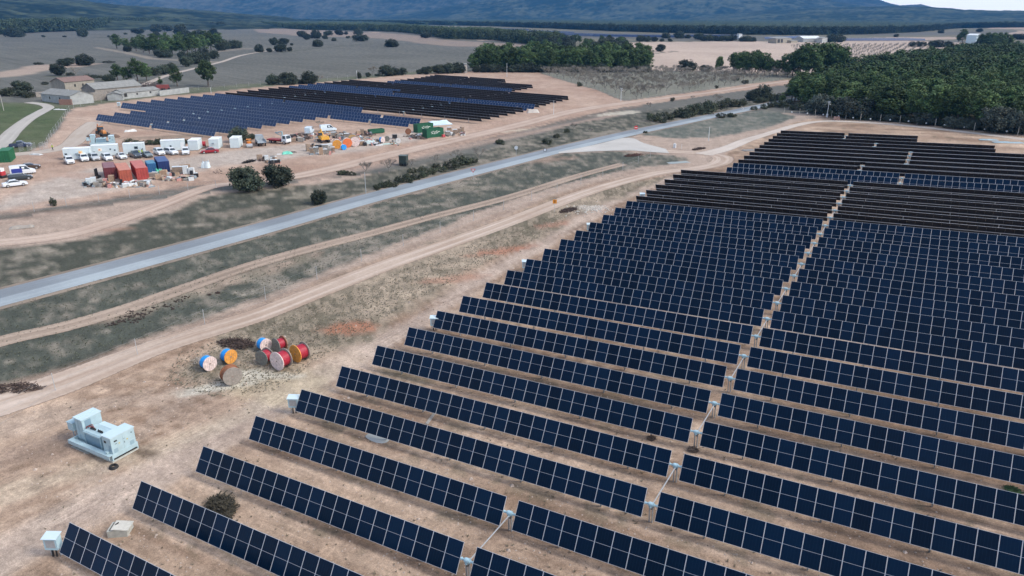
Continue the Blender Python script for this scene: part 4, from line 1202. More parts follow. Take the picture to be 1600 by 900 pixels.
def make_tree(kind, seed):
    """unit: real metres"""
    q = random.Random(seed)
    if kind == "pine":          # tall Aleppo pine, open lobed crown
        H = 10.0; lobes = []
        for i in range(13):
            z = 2.9 + 6.0 * (i + .5) / 13; rad = 2.7 * math.sqrt(max(.15, 1 - ((z - 5.2) / 4.4) ** 2)); a = i * 2.4 + q.uniform(-.5, .5)
            k = q.uniform(.45, 1) * rad * .8
            s = q.uniform(1.15, 1.7)
            lobes.append((math.cos(a) * k, math.sin(a) * k, z, s, s, s * .8))
        lobes.append((0, 0, 8.8, 1.4, 1.4, 1.1)); lobes.append((0, 0, 5.6, 1.9, 1.9, 2.6))
        cr = crown_mesh("crown", lobes, 150, .25, (.060, .100, .034), .42, seed)
        return cr, trunk_mesh(7.2, .24, lobes[:7], M_BARK, seed), "pine"
    if kind == "groundpine":    # dense young pine
        H = 8.0; lobes = []
        for i in range(9):
            z = q.uniform(2.2, 7); rad = 2.2 * (1 - (z - 1) / 8.5); a = q.random() * 6.28
            lobes.append((math.cos(a) * rad * .6, math.sin(a) * rad * .6, z, 1.3, 1.3, 1.1))
        lobes.append((0, 0, 3.6, 1.9, 1.9, 2.6)); lobes.append((0, 0, 6.8, 1.0, 1.0, 1.3))
        cr = crown_mesh("crown", lobes, 140, .24, (.064, .104, .036), .40, seed)
        return cr, trunk_mesh(5, .18, lobes[:4], M_BARK, seed), "pine"
    if kind == "umbrella":      # the big lone pine
        lobes = [(0, 0, 8.3, 3.0, 3.0, 2.2), (-2.8, .3, 6.6, 2.0, 2, 1.5), (2.9, -.4, 6.8, 2.0, 2, 1.5), (1, 2.4, 7.0, 2, 2, 1.5), (-.6, -2.5, 6.8, 2, 2, 1.5),
                 (-4.7, 0, 4.9, 1.2, 1.2, .9), (-3.2, -.8, 4.0, 1.1, 1.1, .8), (4.6, .3, 4.7, 1.3, 1.3, 1.0), (3.4, .5, 3.8, 1.1, 1.1, .8), (.2, 0, 10, 2.0, 2, 1.4), (1.8, .5, 9.2, 1.7, 1.7, 1.3), (-1.9, 0, 9.1, 1.7, 1.7, 1.3)]
        cr = crown_mesh("crown", lobes, 380, .27, (.040, .064, .026), .34, seed)
        return cr, trunk_mesh(8, .36, lobes[:9], M_BARK, seed), "pine"
    if kind == "oak":           # round dense holm oak, foliage to the ground
        lobes = [(0, 0, 2.5, 2.7, 2.7, 2.3), (0, 0, 2.2, 1.9, 1.9, 1.9)]
        for i in range(7):
            a = i * .9 + q.random() * .3
            lobes.append((math.cos(a) * 1.7, math.sin(a) * 1.7, q.uniform(1.2, 3.2), 1.4, 1.4, 1.2))
        cr = crown_mesh("crown", lobes, 210, .23, (.046, .060, .040), .28, seed, .85, shell=.6)
        return cr, trunk_mesh(2.4, .25, lobes[1:4], M_BARK, seed), "holm oak"
    if kind == "greyoak":
        lobes = [(0, 0, 3.2, 3.2, 3.2, 2.6)]
        for i in range(10):
            a = i * .66 + q.random() * .4
            lobes.append((math.cos(a) * 2.5, math.sin(a) * 2.3, q.uniform(1.6, 4.4), 1.3, 1.3, 1.15))
        lobes.append((0, 0, 2.4, 2.3, 2.3, 2.3))
        cr = crown_mesh("crown", lobes, 300, .22, (.082, .100, .080), .28, seed, .85, shell=.65)
        return cr, trunk_mesh(2.8, .3, lobes[1:4], M_BARK, seed), "holm oak"
    if kind == "bush":
        lobes = [(0, 0, .8, 1.2, 1.2, .8), (.7, .4, .6, .8, .8, .6), (-.6, -.5, .6, .8, .8, .6)]
        cr = crown_mesh("crown", lobes, 40, .13, (.048, .058, .034), .34, seed, .9, per=26)
        return cr, None, "bush"
    if kind == "bare":          # leafless almond: short trunk, wide vase of twigs
        b = MB().use(M_BARKG)
        def br(p, d, L, r, depth):
            e = p + d * L
            b.cyl(p, e, r, 4 if depth < 2 else 3, r * .62, cap=False)
            if depth >= 3: ends.append(e)
            if depth >= 4: return
            for i in range((5, 3, 3, 3)[depth]):
                if depth == 0:
                    a = i * 1.257 + q.uniform(-.3, .3); nd = Vector((math.cos(a) * .85, math.sin(a) * .85, q.uniform(.6, 1.2))).normalized()
                else:
                    nd = (d + Vector((q.gauss(0, .42), q.gauss(0, .42), q.uniform(-.05, .35)))).normalized()
                br(e, nd, L * q.uniform(.62, .85) * (1.15 if depth == 0 else 1), r * .62, depth + 1)
        ends = []
        br(Vector((0, 0, -.2)), Vector((0, 0, 1)), 1.15, .13, 0)
        b.use(mat("grey_twigs", (.21, .19, .155), .95, noise=.2, nscale=2))
        for e in ends:
            for i in range(4):
                p = e + Vector((q.gauss(0, .2), q.gauss(0, .2), q.gauss(0, .16))); d1 = Vector((q.gauss(0, 1), q.gauss(0, 1), q.gauss(0, 1))).normalized(); d2 = d1.orthogonal().normalized()
                b.add([p - d1 * .09, p + d2 * .05, p + d1 * .09, p - d2 * .05], [(0, 1, 2, 3)])
        return b.mesh("branches"), None, "almond"
PROTO = {}
def proto(kind, v):
    if (kind, v) in PROTO: return PROTO[(kind, v)]
    cr, tr, nm = make_tree(kind, 100 + v * 7 + len(kind))
    PROTO[(kind, v)] = (cr, tr); return PROTO[(kind, v)]
HREF = {"pine": 10.2, "groundpine": 8.2, "umbrella": 11.6, "oak": 5.0, "greyoak": 6.2, "bush": 1.6, "bare": 4.2}
NAME = {"pine": "pine_tree", "groundpine": "pine_tree", "umbrella": "pine_tree", "oak": "oak_tree", "greyoak": "oak_tree", "bush": "bush", "bare": "almond_tree"}
NV = {"pine": 5, "groundpine": 3, "umbrella": 1, "oak": 4, "greyoak": 3, "bush": 4, "bare": 5}
def tree(kind, loc, h, label, group=None, wide=1.0, cat=None):
    v = rnd.randrange(NV[kind]); cr, tr = proto(kind, v)
    s = h / HREF[kind]
    if kind == "bare" or kind == "bush":
        o = link(NAME[kind], cr); o.location = loc; o.rotation_euler = (0, 0, rnd.random() * 6.28); o.scale = (s * wide, s * wide, s)
        tag(o, label, cat or ("bush" if kind == "bush" else "tree"), group); return o
    t = thing(NAME[kind], label, cat or "tree", loc, rnd.random() * 6.28 if kind != "umbrella" else -.5, group)
    t.scale = (s * wide, s * wide, s)
    link("crown", cr, t); link("trunk", tr, t)
    return t
def tree_px(kind, px, py, hpx, label, group=None, wide=1.0):
    p = at(px, py); return tree(kind, p, hpx / ppm(p), label, group, wide)

tree_px("umbrella", 325, 135, 40, "big lone umbrella-shaped pine at the edge of the grey field right of the farm")
tree_px("pine", 277, 135, 32, "tall loose pine left of the lone umbrella pine")
tree_px("groundpine", 251, 134, 14, "small young pine behind the white shed of the farm")
for (x, y, h, l) in [(184, 125, 25, "leftmost pine of the clump behind the farm roofs"), (198, 127, 22, "pale low pine in the clump behind the farm roofs"), (215, 127, 36, "tallest pine of the clump behind the farm roofs"), (229, 126, 27, "right-hand pine of the clump behind the farm roofs")]:
    tree_px("pine" if h > 23 else "groundpine", x, y, h, l, None, 1.25)
for (x, y, h, w, l) in [(36, 145, 20, 1.35, "dark round holm oak above the green field at the left edge"), (104, 103, 13, 1.9, "left one of two wide dark oaks in the grey field"), (134, 102, 17, 1.6, "right and taller of two wide dark oaks in the grey field"),
                        (92, 118, 18, 1.25, "dark holm oak on the field bank left of the bare tree"), (170, 127, 11, 1.5, "low round oak just behind the long farm roof"),
                        (242, 118, 14, 1.3, "dark oak below the field path behind the farm"), (256, 116, 15, 1.3, "oak on the field path, right of the dark one"), (268, 113, 15, 1.2, "pale oak above the loose pine"),
                        (292, 104, 17, 1.2, "round oak where the field path bends"), (305, 100, 20, 1.3, "wide oak beside the bend of the field path"), (320, 97, 14, 1.2, "low oak between the path and the pine copse"),
                        (318, 90, 15, 1.2, "dark oak at the front foot of the copse"), (334, 92, 14, 1.2, "rounded oak at the right foot of the copse")]:
    tree_px("oak", x, y, h, l, None, w * .85)
tree_px("bare", 119, 119, 15, "small leafless tree in the grey field right of the bank oak", None, 1.2)
for (x, y, h) in [(183, 76, 22), (198, 78, 18), (213, 80, 22), (224, 82, 20), (234, 84, 24), (246, 86, 25), (258, 87, 25), (270, 86, 27), (282, 86, 26), (294, 85, 27), (306, 83, 27), (318, 81, 26), (330, 79, 27), (342, 77, 25), (222, 76, 22), (240, 78, 25), (260, 78, 27), (282, 77, 27), (304, 76, 27), (326, 73, 25)]:
    tree_px("pine", x, y, h, "pine in the long copse in the middle of the grey fields", "pines of the copse in the grey fields", 1.3)
for (x, y, h) in [(200, 81, 10), (250, 90, 13), (262, 90, 12), (284, 90, 10), (352, 77, 14), (364, 76, 14), (372, 75, 11), (345, 79, 12)]:
    tree_px("oak", x, y, h, "holm oak at the foot of the long copse in the grey fields", "oaks of the copse in the grey fields", 1.1)
for (x, y, h, w) in [(17, 58, 15, 1), (31, 58, 11, 1.2), (130, 58, 14, 1), (68, 58, 3.5, 1.3), (101, 58, 2.5, 2), (170, 58, 3, 1), (216, 53, 9, 1.9), (196, 54, 3, 1.6), (244, 50, 12, 1.2), (262, 49, 11, 1.3), (245, 58, 9, 1), (283, 55, 17, 1), (292, 60, 13, 1.1), (312, 57, 10, 1.6), (334, 55, 11, 1),
                     (288, 43, 6, 1.6), (300, 43, 5, 1.4), (318, 42, 7, 1), (332, 42, 8, 1), (346, 43, 10, 1.1), (360, 40, 6, 1)]:
    tree_px("oak", x, y, h, "distant holm oak scattered over the upper grey fields at left", "distant oaks of the upper left fields", w)
for (x, y, h, w) in [(405, 81.5, 12, 1), (421, 81.5, 7, 1), (439, 81, 13, 1.3), (453, 80, 7, 1), (428, 70.5, 12, 1), (443, 70, 11, 1.3), (456, 71, 4, 1), (473, 58.5, 11, 1.2), (480, 62, 9, 1), (494, 60, 13, 1.1), (508, 61, 7, 1), (513, 55.5, 8, 1.6), (530, 55, 9, 1.2), (522, 64, 5, 1.3), (497, 73, 11, 1.3), (541, 54, 5, 1), (560, 55, 11, 1.1),
                     (563, 64.5, 11, 1.9), (612, 73.5, 12, 1.5), (666, 59.5, 10, 1.5), (544, 60, 4, 1.5)]:
    tree_px("oak", x, y, h, "solitary round holm oak out in the large grey field", "scattered oaks of the large grey field", w)
for (x, y, h, w) in [(427, 132, 16, 1.15), (452, 132, 20, 1.15), (484, 131, 19, 1.1), (575, 120, 7, 1.1), (605, 118.5, 17, 1.25), (617, 118, 13, 1), (629, 117, 12, 1), (561, 122, 9, .8), (655, 116, 8, 1), (667, 116, 13, 1.2), (685, 115, 15, 1.2), (700, 114.5, 16, 1.3), (716, 114, 16, 1.2), (722, 113, 13, 1), (470, 131, 7, 1.4), (590, 119, 4, 2)]:
    tree_px("oak", x, y, h, "dark holm oak in the hedge line behind the left solar field", "hedge oaks behind the left solar field", w)
for (x, y, h) in [(499, 129, 13), (583, 116, 13)]:
    tree_px("bare", x, y, h, "leafless grey tree in the hedge line behind the left solar field", "bare trees behind the left solar field", 1.2)
tree_px("bush", 84, 321, 13, "small dark stump-like bush beside the fence below the camp yard", None, .55)
for (x, y, h) in [(1530, 76, 22), (1540, 76, 25), (1549, 76, 24), (1559, 77, 26), (1568, 76, 25), (1576, 76, 18), (1588, 78, 14), (1503, 66, 20), (1497, 66, 12), (1612, 78, 14)]:
    tree_px("pine", x, y, h, "tall pine rising behind the right wood near the white tower", "pines by the white tower", 1.25)
for (x, y, h) in [(1425, 73, 8), (1433, 73, 8), (1441, 73, 8), (1458, 74, 11), (1466, 74, 11), (1481, 73, 9), (1300, 66, 13), (1312, 66, 12), (1595, 62, 9), (1586, 60, 7), (1530, 50, 6), (1470, 52, 6), (1400, 58, 5)]:
    tree_px("oak", x, y, h, "dark oak by the fields beyond the right wood", "oaks beyond the right wood", 1.3)
# pine grove in the middle
for row, (y0, hh, st) in enumerate(((112, 33, 9.0), (107, 34, 9.5), (102, 33, 10))):
    x = 740 + row * 4
    while x < 1018:
        yy = y0 - max(0, (x - 930)) * .01
        h = hh * rnd.uniform(.86, 1.12) * (1 if x > 748 else .8)
        tree_px("pine" if rnd.random() < .7 else "groundpine", x + rnd.uniform(-2, 2), yy + rnd.uniform(-.8, .8), h, "tall pine of the dark grove behind the left solar field", "pines of the middle grove", 1.1)
        x += st
for x in range(745, 1020, 11):
    tree_px("oak", x + rnd.uniform(-3, 3), 113, rnd.uniform(9, 15), "low oak at the foot of the middle grove", "undergrowth oaks of the middle grove", 1.1)
# woodland edge behind the grove
for i in range(64):
    x = rnd.uniform(800, 975); y = rnd.uniform(66, 80) - (975 - x) * .01 + (x - 800) * .02
    if x < 850 and y > 73: continue
    tree_px("oak" if rnd.random() < .55 else "pine", x, y - 3, rnd.uniform(8, 14), "tree of the mixed wood behind the middle grove", "trees of the mixed wood", 1.3)
for (x, y, h, w, l) in [(971, 68, 10, 1.1, "left of two small oaks on the sandy field beyond the middle grove"), (976, 73, 11, 1.1, "right of two small oaks on the sandy field beyond the middle grove"), (1032, 80.5, 12, 1, "lone oak with a clear trunk in the middle of the sandy field"),
                        (1009, 88, 12, 1.7, "wide oak at the right end of the middle grove"), (1073, 112, 19, 1.3, "big rounded oak at the top edge of the orchard"), (1102, 112, 11, 1.3, "small round oak at the top edge of the orchard")]:
    tree_px("oak", x, y, h, l, None, w)
for x, y, h in [(1001, 65, 10), (1011, 65, 9), (1022, 65, 8), (1034, 65, 5), (1040, 60, 9), (1047, 65, 5), (1061, 60, 11), (1075, 60, 6), (1092, 62, 11), (1100, 64, 9), (1108, 64, 10), (1117, 64, 9), (1127, 64, 9), (1136, 64, 9), (1144, 64, 10), (1160, 65, 8), (1168, 65, 9), (1176, 65, 7)]:
    tree_px("oak", x, y, h, "dark oak in the row along the far side of the sandy field", "oaks beyond the sandy field", 1.25)
tree_px("groundpine", 1123, 113, 25, "slim dark pine standing at the left of the orchard-side pines")
for (x, y, h) in [(1146, 114, 31), (1155, 116, 34), (1164, 115, 33), (1174, 117, 36), (1184, 116, 33), (1194, 117, 34), (1202, 118, 26), (1160, 112, 31), (1180, 112, 33)]:
    tree_px("pine", x, y, h, "pine of the clump above the bare orchard", "pines of the clump above the orchard", 1.15)
for (x, y, h) in [(1213, 118, 24), (1225, 118, 34), (1238, 119, 36), (1249, 120, 48), (1258, 121, 52), (1268, 121, 47), (1279, 120, 51), (1290, 120, 50), (1300, 120, 52), (1311, 121, 47), (1319, 121, 40), (1245, 116, 38), (1285, 116, 48), (1230, 121, 18), (1276, 122, 26)]:
    tree_px("pine", x, y, h, "tall pine of the high clump between the orchard and the right wood", "pines of the high clump", 1.1)
for (x, y, h, k, l, w) in [(1237, 156, 33, "pine", "dark pine at the end of the visible road", 1.2), (1222, 160, 16, "groundpine", "small pine beside the road end", 1.2), (1273, 162, 34, "pine", "leftmost tall pine of the right wood, behind the grey oak", 1.3), (1176, 157, 17, "oak", "left half of a twin oak on the road bank", 1.1), (1190, 155, 22, "oak", "right half of a twin oak on the road bank", 1.1),
                        (1283, 178, 31, "greyoak", "grey-green oak at the corner of the right wood by the mast", 1.2), (1270, 176, 20, "greyoak", "low grey oak left of the corner oak", 1.2), (1332, 185, 36, "greyoak", "large grey-green oak in front of the right wood", 1.3), (1305, 181, 20, "greyoak", "small grey oak between two larger ones at the wood edge", 1.1),
                        (1443, 195, 22, "greyoak", "rounded grey oak at the wood edge above the far rows", 1.3), (1492, 201, 20, "greyoak", "low grey oak behind the fence posts at right", 1.4), (1520, 203, 17, "greyoak", "bluish low oak left of the largest one at right", 1.2),
                        (1556, 207, 42, "greyoak", "largest grey-green oak at the right edge of the wood", 1.1), (1588, 209, 30, "greyoak", "grey oak at the right border of the photo", 1.2), (1390, 190, 12, "greyoak", "small grey shrub oak behind the fence", 1.4)]:
    tree_px(k, x, y, h, l, None, w)
# right wood: nearest pines one by one
pr = random.Random(5)
gpoly = ZW['grove']
cand = []
def inpoly(x, y, poly):
    c = False; n = len(poly)
    for i in range(n):
        ax, ay = poly[i]; bx, by = poly[(i + 1) % n]
        if (ay > y) != (by > y) and x < (bx - ax) * (y - ay) / (by - ay) + ax: c = not c
    return c
gx0 = min(p[0] for p in gpoly); gx1 = max(p[0] for p in gpoly); gy0 = min(p[1] for p in gpoly); gy1 = max(p[1] for p in gpoly)
front = W([(1236, 162), (1290, 180), (1340, 190), (1400, 192), (1500, 202), (1620, 214), (1800, 232)])
def fdist(x, y):
    return float(ldist(np.array([x]), np.array([y]), front)[0])
gy = gy0
step = 7.6
while gy < min(gy1, 1300):
    stp = step if gy < 600 else 8.5
    gx = max(gx0, -60)
    while gx < min(gx1, 260):
        x = gx + pr.uniform(-2.6, 2.6); y = gy + pr.uniform(-2.6, 2.6)
        if inpoly(x, y, gpoly):
            v = np.array((x, y, 5)) - C; z = v @ fw
            sx = 800 + F * (v @ rt) / z
            if 1225 < sx < 1680: cand.append((math.hypot(x - C[0], y - C[1]), x, y))
        gx += stp
    gy += stp
cand.sort()
near = cand[:170]; rest = cand[170:]
for d, x, y in near:
    h = pr.uniform(8.6, 13.0)
    tree("pine" if pr.random() < .8 else "groundpine", (x, y, Tf(x, y)), h, "pine of the dense green wood at the right of the photo", "pines of the right wood", pr.uniform(1.15, 1.5))
# the rest of the wood as one mass
def merge_wood(name, items, label):
    Vs = []; Fs = []; Cs = []; off = 0
    base = []
    for k in range(3):
        lob = []
        q = random.Random(k + 50)
        for i in range(7):
            z = q.uniform(4.6, 8.6); a = q.random() * 6.28; kk = q.uniform(.4, 1.6)
            lob.append((math.cos(a) * kk, math.sin(a) * kk, z, 1.5, 1.5, 1.1))
        me = crown_mesh("tmp", lob, 34, .46, (.070, .118, .038), .38, k + 3, per=10)
        n = len(me.vertices); v = np.empty(n * 3, np.float32); me.vertices.foreach_get("co", v)
        c = np.empty(n * 4, np.float32); me.color_attributes["Col"].data.foreach_get("color", c)
        base.append((v.reshape(-1, 3), c.reshape(-1, 4)[:, :3])); bpy.data.meshes.remove(me)
    for (d, x, y) in items:
        v, c = base[pr.randrange(3)]
        a = pr.random() * 6.28; s = pr.uniform(.85, 1.3); w = s * pr.uniform(1.2, 1.55)
        R = np.array([[math.cos(a), -math.sin(a), 0], [math.sin(a), math.cos(a), 0], [0, 0, 1]])
        vv = v @ R.T * np.array((w, w, s)) + np.array((x, y, Tf(x, y)))
        Vs.append(vv); Cs.append(c * pr.uniform(.6, 1.35) * np.array((pr.uniform(.85, 1.15), 1, pr.uniform(.85, 1.1)))); n = len(vv)
        Fs.append(np.arange(n).reshape(-1, 4) + off); off += n
    me = npmesh(name, np.vstack(Vs), np.vstack(Fs), np.vstack(Cs)); me.materials.append(M_LEAF)
    o = link(name, me); tag(o, label, "wood", kind="stuff")
def belt_trees():
    q = random.Random(77)
    base = []
    for k in range(4):
        lob = [(q.gauss(0, .9), q.gauss(0, .9), q.uniform(2.2, 8), 1.9, 1.9, 1.5) for _ in range(7)]
        me = crown_mesh("tmp", lob, 24, .55, (1, 1, 1), .3, k + 13, per=7)
        n = len(me.vertices); v = np.empty(n * 3, np.float32); me.vertices.foreach_get("co", v)
        c = np.empty(n * 4, np.float32); me.color_attributes["Col"].data.foreach_get("color", c)
        base.append((v.reshape(-1, 3), c.reshape(-1, 4)[:, :3])); bpy.data.meshes.remove(me)
    for (front, h, c1, c2) in BELTS:
        Vs = []; Fs = []; Cs = []; off = 0
        x = max(front[0][0], -60)
        while x < min(front[-1][0], 1680):
            fy = float(np.interp(x, [p[0] for p in front], [p[1] for p in front]))
            P0 = at(round(x, 2), fy); dist = math.hypot(P0.x - C[0], P0.y - C[1]); mpp = dist / F
            dv = Vector((P0.x - C[0], P0.y - C[1])).normalized()
            for r_ in range(7):
                dd = q.uniform(-8, 70) if r_ else q.uniform(-4, 6)
                X = P0.x + dv.x * dd + q.gauss(0, 3); Y = P0.y + dv.y * dd + q.gauss(0, 3)
                v, c = base[q.randrange(4)]; sz = h / 10.5 * q.uniform(.72, 1.12); w = sz * q.uniform(.9, 1.3)
                a = q.random() * 6.28; R = np.array([[math.cos(a), -math.sin(a), 0], [math.sin(a), math.cos(a), 0], [0, 0, 1]])
                vv = v @ R.T * np.array((w, w, sz)) + np.array((X, Y, Tf(X, Y) - .3))
                t = q.random(); cc = (np.array(c1) * (1 - t) + np.array(c2) * t) * q.uniform(.8, 1.15)
                Vs.append(vv); Cs.append(c * cc); n = len(vv); Fs.append(np.arange(n).reshape(-1, 4) + off); off += n
            x += max(2.2, 6.5 / mpp) if mpp < 3.2 else 2.4
        me = npmesh("pine_wood", np.vstack(Vs), np.vstack(Fs), np.vstack(Cs)); me.materials.append(M_LEAF)
        o = link("pine_wood", me); tag(o, "rough front trees of a far wood belt, " + ("left under the wooded hill" if front[0][0] < 0 else "behind the large grey field" if front[0][0] == 330 else "across the whole plain"), "wood", kind="stuff")
belt_trees()
far_items = [rest[i] for i in range(len(rest))]
if len(far_items) > 3200: far_items = pr.sample(far_items, 3200)
merge_wood("pine_wood", far_items, "deeper part of the green pine wood at the right, beyond its front trees")
# almond orchard, leafless
po = random.Random(11)
opoly = ZW['orch']
ox0 = min(p[0] for p in opoly); ox1 = max(p[0] for p in opoly); oy0 = min(p[1] for p in opoly); oy1 = max(p[1] for p in opoly)
nb = 0; oy = oy0
orch = []
while oy < oy1:
    ox = ox0
    while ox < ox1:
        x = ox + po.uniform(-.8, .8); y = oy + po.uniform(-.8, .8)
        if inpoly(x, y, opoly) and po.random() < .93: orch.append((math.hypot(x - C[0], y - C[1]), x, y))
        ox += 8.8
    oy += 8.8
orch.sort()
for d, x, y in orch[:290]:
    tree("bare", (x, y, Tf(x, y)), po.uniform(4.2, 6.0), "leafless almond tree of the orchard beyond the road", "almond trees of the orchard", 1.15)
for (x, y, h) in [(1050, 158, 6), (1150, 126, 7), (1120, 138, 5), (1230, 150, 7), (906, 135, 7), (1164, 131, 7)]:
    tree_px("bush", x, y, h, "dark low bush among the orchard trees and beside the valley track", "bushes around the orchard", .9)
# far orchard in rows: far more trees than could be told apart
b = MB().use(M_BARKG)
fo = W([(1215, 118), (1250, 92), (1235, 72), (1300, 70), (1440, 70), (1470, 80), (1440, 90), (1400, 100), (1330, 116)])
fx0 = min(p[0] for p in fo); fx1 = max(p[0] for p in fo); fy0 = min(p[1] for p in fo); fy1 = max(p[1] for p in fo)
y = fy0
while y < fy1:
    x = fx0
    while x < fx1:
        if inpoly(x, y, fo) and po.random() < .9:
            xx = x + po.uniform(-1, 1); yy = y + po.uniform(-1, 1); z = Tf(xx, yy)
            b.cyl((xx, yy, z), (xx, yy, z + 1.3), .14, 3, cap=False)
            for k in range(9):
                a = po.random() * 6.28; q_ = po.uniform(.5, 1.7)
                b.cyl((xx, yy, z + 1.1), (xx + math.cos(a) * q_, yy + math.sin(a) * q_, z + po.uniform(2.0, 3.8)), .10, 3, .05, cap=False)
        x += 8
    y += 9
tag(b.obj("bare_orchard"), "rows of leafless almond trees on pale soil beyond the high pine clump", "orchard", kind="stuff")
# roadside and camp trees
for (x, y, h, l) in [(572, 272, 22, "leafless almond left of the two standing by the valley track"), (608, 268, 23, "leafless almond right of the two standing by the valley track"), (643, 261, 14, "small bare tree just right of the dark green hut"), (680, 256, 17, "bare tree above the road shrubs, middle of the verge"), (713, 253, 22, "bare forked tree on the road verge"), (748, 250, 23, "bare tree on the verge left of the round signs"),
                     (896, 202, 11, "small bare sapling on the verge left of the stop sign"), (922, 208, 9, "low bare sapling by the road bend"), (500, 199, 12, "leafless tree between the two white vans"), (1013, 167, 8, "pollarded stub tree beside the valley track"), (1082, 155, 6, "second pollarded stub beside the valley track"), (1120, 160, 14, "bare thin tree on the road bank")]:
    tree_px("bare", x, y, h, l, None, 1.15)
for (x, y, h, l, w) in [(387, 297, 40, "dark leafy oak at the dirt bank, left of the pair", 1.05), (436, 291, 37, "dark leafy oak at the dirt bank, right of the pair", 1.0), (374, 222, 24, "dark oak behind the white end-on cabins", 1.1), (393, 218, 10, "small oak next to the orange roller", 1)]:
    tree_px("oak", x, y, h, l, None, w)
tree_px("oak", 499, 319, 23, "isolated bright green bush on the road verge", None, .9)
for (x, y, h) in [(533, 273, 8), (539, 273, 7), (550, 274, 6), (640, 285, 8), (625, 284, 9), (605, 290, 9), (650, 280, 9), (662, 276, 9), (675, 272, 10), (690, 268, 9), (705, 263, 13), (722, 258, 14), (728, 256, 10), (660, 268, 8), (645, 270, 8), (615, 292, 8), (600, 293, 9), (590, 296, 8), (636, 279, 8), (681, 262, 7), (740, 254, 8),
                  (782, 225, 8), (780, 224, 6), (870, 215, 6), (855, 225, 9), (886, 207, 6), (1022, 189, 14), (1040, 187, 11), (1052, 184, 8), (1065, 184, 14), (1075, 181, 17), (1088, 179, 16), (1100, 177, 18), (1112, 173, 16), (1126, 170, 12), (1140, 166, 13), (1150, 167, 10), (1160, 165, 10), (1200, 158, 12), (1210, 157, 12), (1182, 160, 9), (1190, 160, 9), (1035, 192, 7),
                  (1127, 184, 8), (1140, 182, 6), (1178, 172, 6), (1193, 170, 7), (1205, 168, 8), (1215, 166, 10), (1008, 208, 4), (1143, 183, 7), (1230, 166, 11), (1222, 168, 9), (1245, 172, 11)]:
    tree_px("bush", x, y, h, "dark evergreen shrub of the roadside verge", "roadside shrubs", 1.1)
for x in range(1300, 1606, 9):
    y = np.interp(x, [1300, 1340, 1400, 1500, 1600], [181, 187, 190, 200.5, 210.5])
    tree_px("bush", x + rnd.uniform(-2, 2), float(y) - .8, rnd.uniform(8, 14), "scrub bush along the front of the right wood", "bushes along the wood front", 1.3)
for x in range(205, 300, 12):
    tree_px("bush", x, 226 - (x - 205) * .02, rnd.uniform(6, 9), "dark scrub behind the white cabins", "bushes behind the cabins", 1.5)
for (x, y, h, w) in [(20, 150, 12, 1.6), (45, 152, 11, 1.5), (70, 132, 4, 2), (110, 118, 5, 1.6), (140, 121, 5, 2), (155, 122, 5, 2), (170, 98, 3, 3), (60, 101, 4, 2), (85, 103, 4, 2.4), (10, 148, 10, 1.5)]:
    tree_px("bush", x, y, h, "low scrub on a field bank at the left", "bushes on the left field banks", w)
#@@CAMP
# ------------------------------------------------------------------ site camp: cabins, containers
M_WCAB = mat("cabin_white", (.62, .72, .74), rough=.45, noise=.06, nscale=1.5)
M_WROOF = mat("cabin_roof", (.78, .82, .82), rough=.5, noise=.08, nscale=1.5)
M_GLS = mat("window_glass", (.03, .045, .06), rough=.1)
M_SHUT = mat("shutter_grey", (.30, .38, .42), rough=.5)
def cabin(loc, rz, L, Wd, H, label, group, windows=(), poster=None, door=None, seams=(), ac=()):
    """long face on local -Y side, origin at its left base corner; extends +X and +Y"""
    t = thing("site_cabin", label, "cabin", loc, rz, group)
    b = MB().use(M_WCAB); b.box(0, L, 0, Wd, .12, H - .12)
    b.use(M_STEEL); b.box(.1, L - .1, .1, Wd - .1, 0, .12); w = b.obj("wall", t)
    b = MB().use(M_WROOF); b.box(-.04, L + .04, -.04, Wd + .04, H - .12, H); b.box(0, .12, -.02, Wd + .02, H, H + .04)
    for s_ in seams: b.box(s_ - .03, s_ + .03, 0, Wd, H, H + .05)
    b.obj("roof", t)
    for (x, z, ww, hh) in windows:
        b = MB().use(M_SHUT); b.box(x - ww / 2 - .05, x + ww / 2 + .05, -.03, .0, z - hh / 2 - .05, z + hh / 2 + .05)
        o = b.obj("window", w); b = MB().use(M_GLS); b.box(x - ww / 2, x + ww / 2, -.04, -.03, z - hh / 2, z + hh / 2); b.obj("pane", o) if False else None
        o2 = b.obj("window_pane", w)
    if door:
        b = MB().use(M_WROOF); b.box(door, door + .85, -.035, 0, .15, 2.15); b.obj("door", w)
    if poster:
        x, z, c = poster
        b = MB().use(mat("poster_" + str(int(c[0] * 100)), c, .7)); b.box(x - .45, x + .45, -.035, -.01, z - .4, z + .4); b.use(mat("poster_print", (.75, .32, .12), .7)); b.box(x - .3, x + .1, -.04, -.035, z - .2, z + .15); b.obj("poster", w)
    for (x, z) in ac:
        b = MB().use(M_SHUT); b.box(x - .3, x + .3, -.28, -.01, z - .2, z + .2); b.obj("air_conditioner", w)
    return t
GC = "white site cabins of the camp"
R50 = D2R(49)
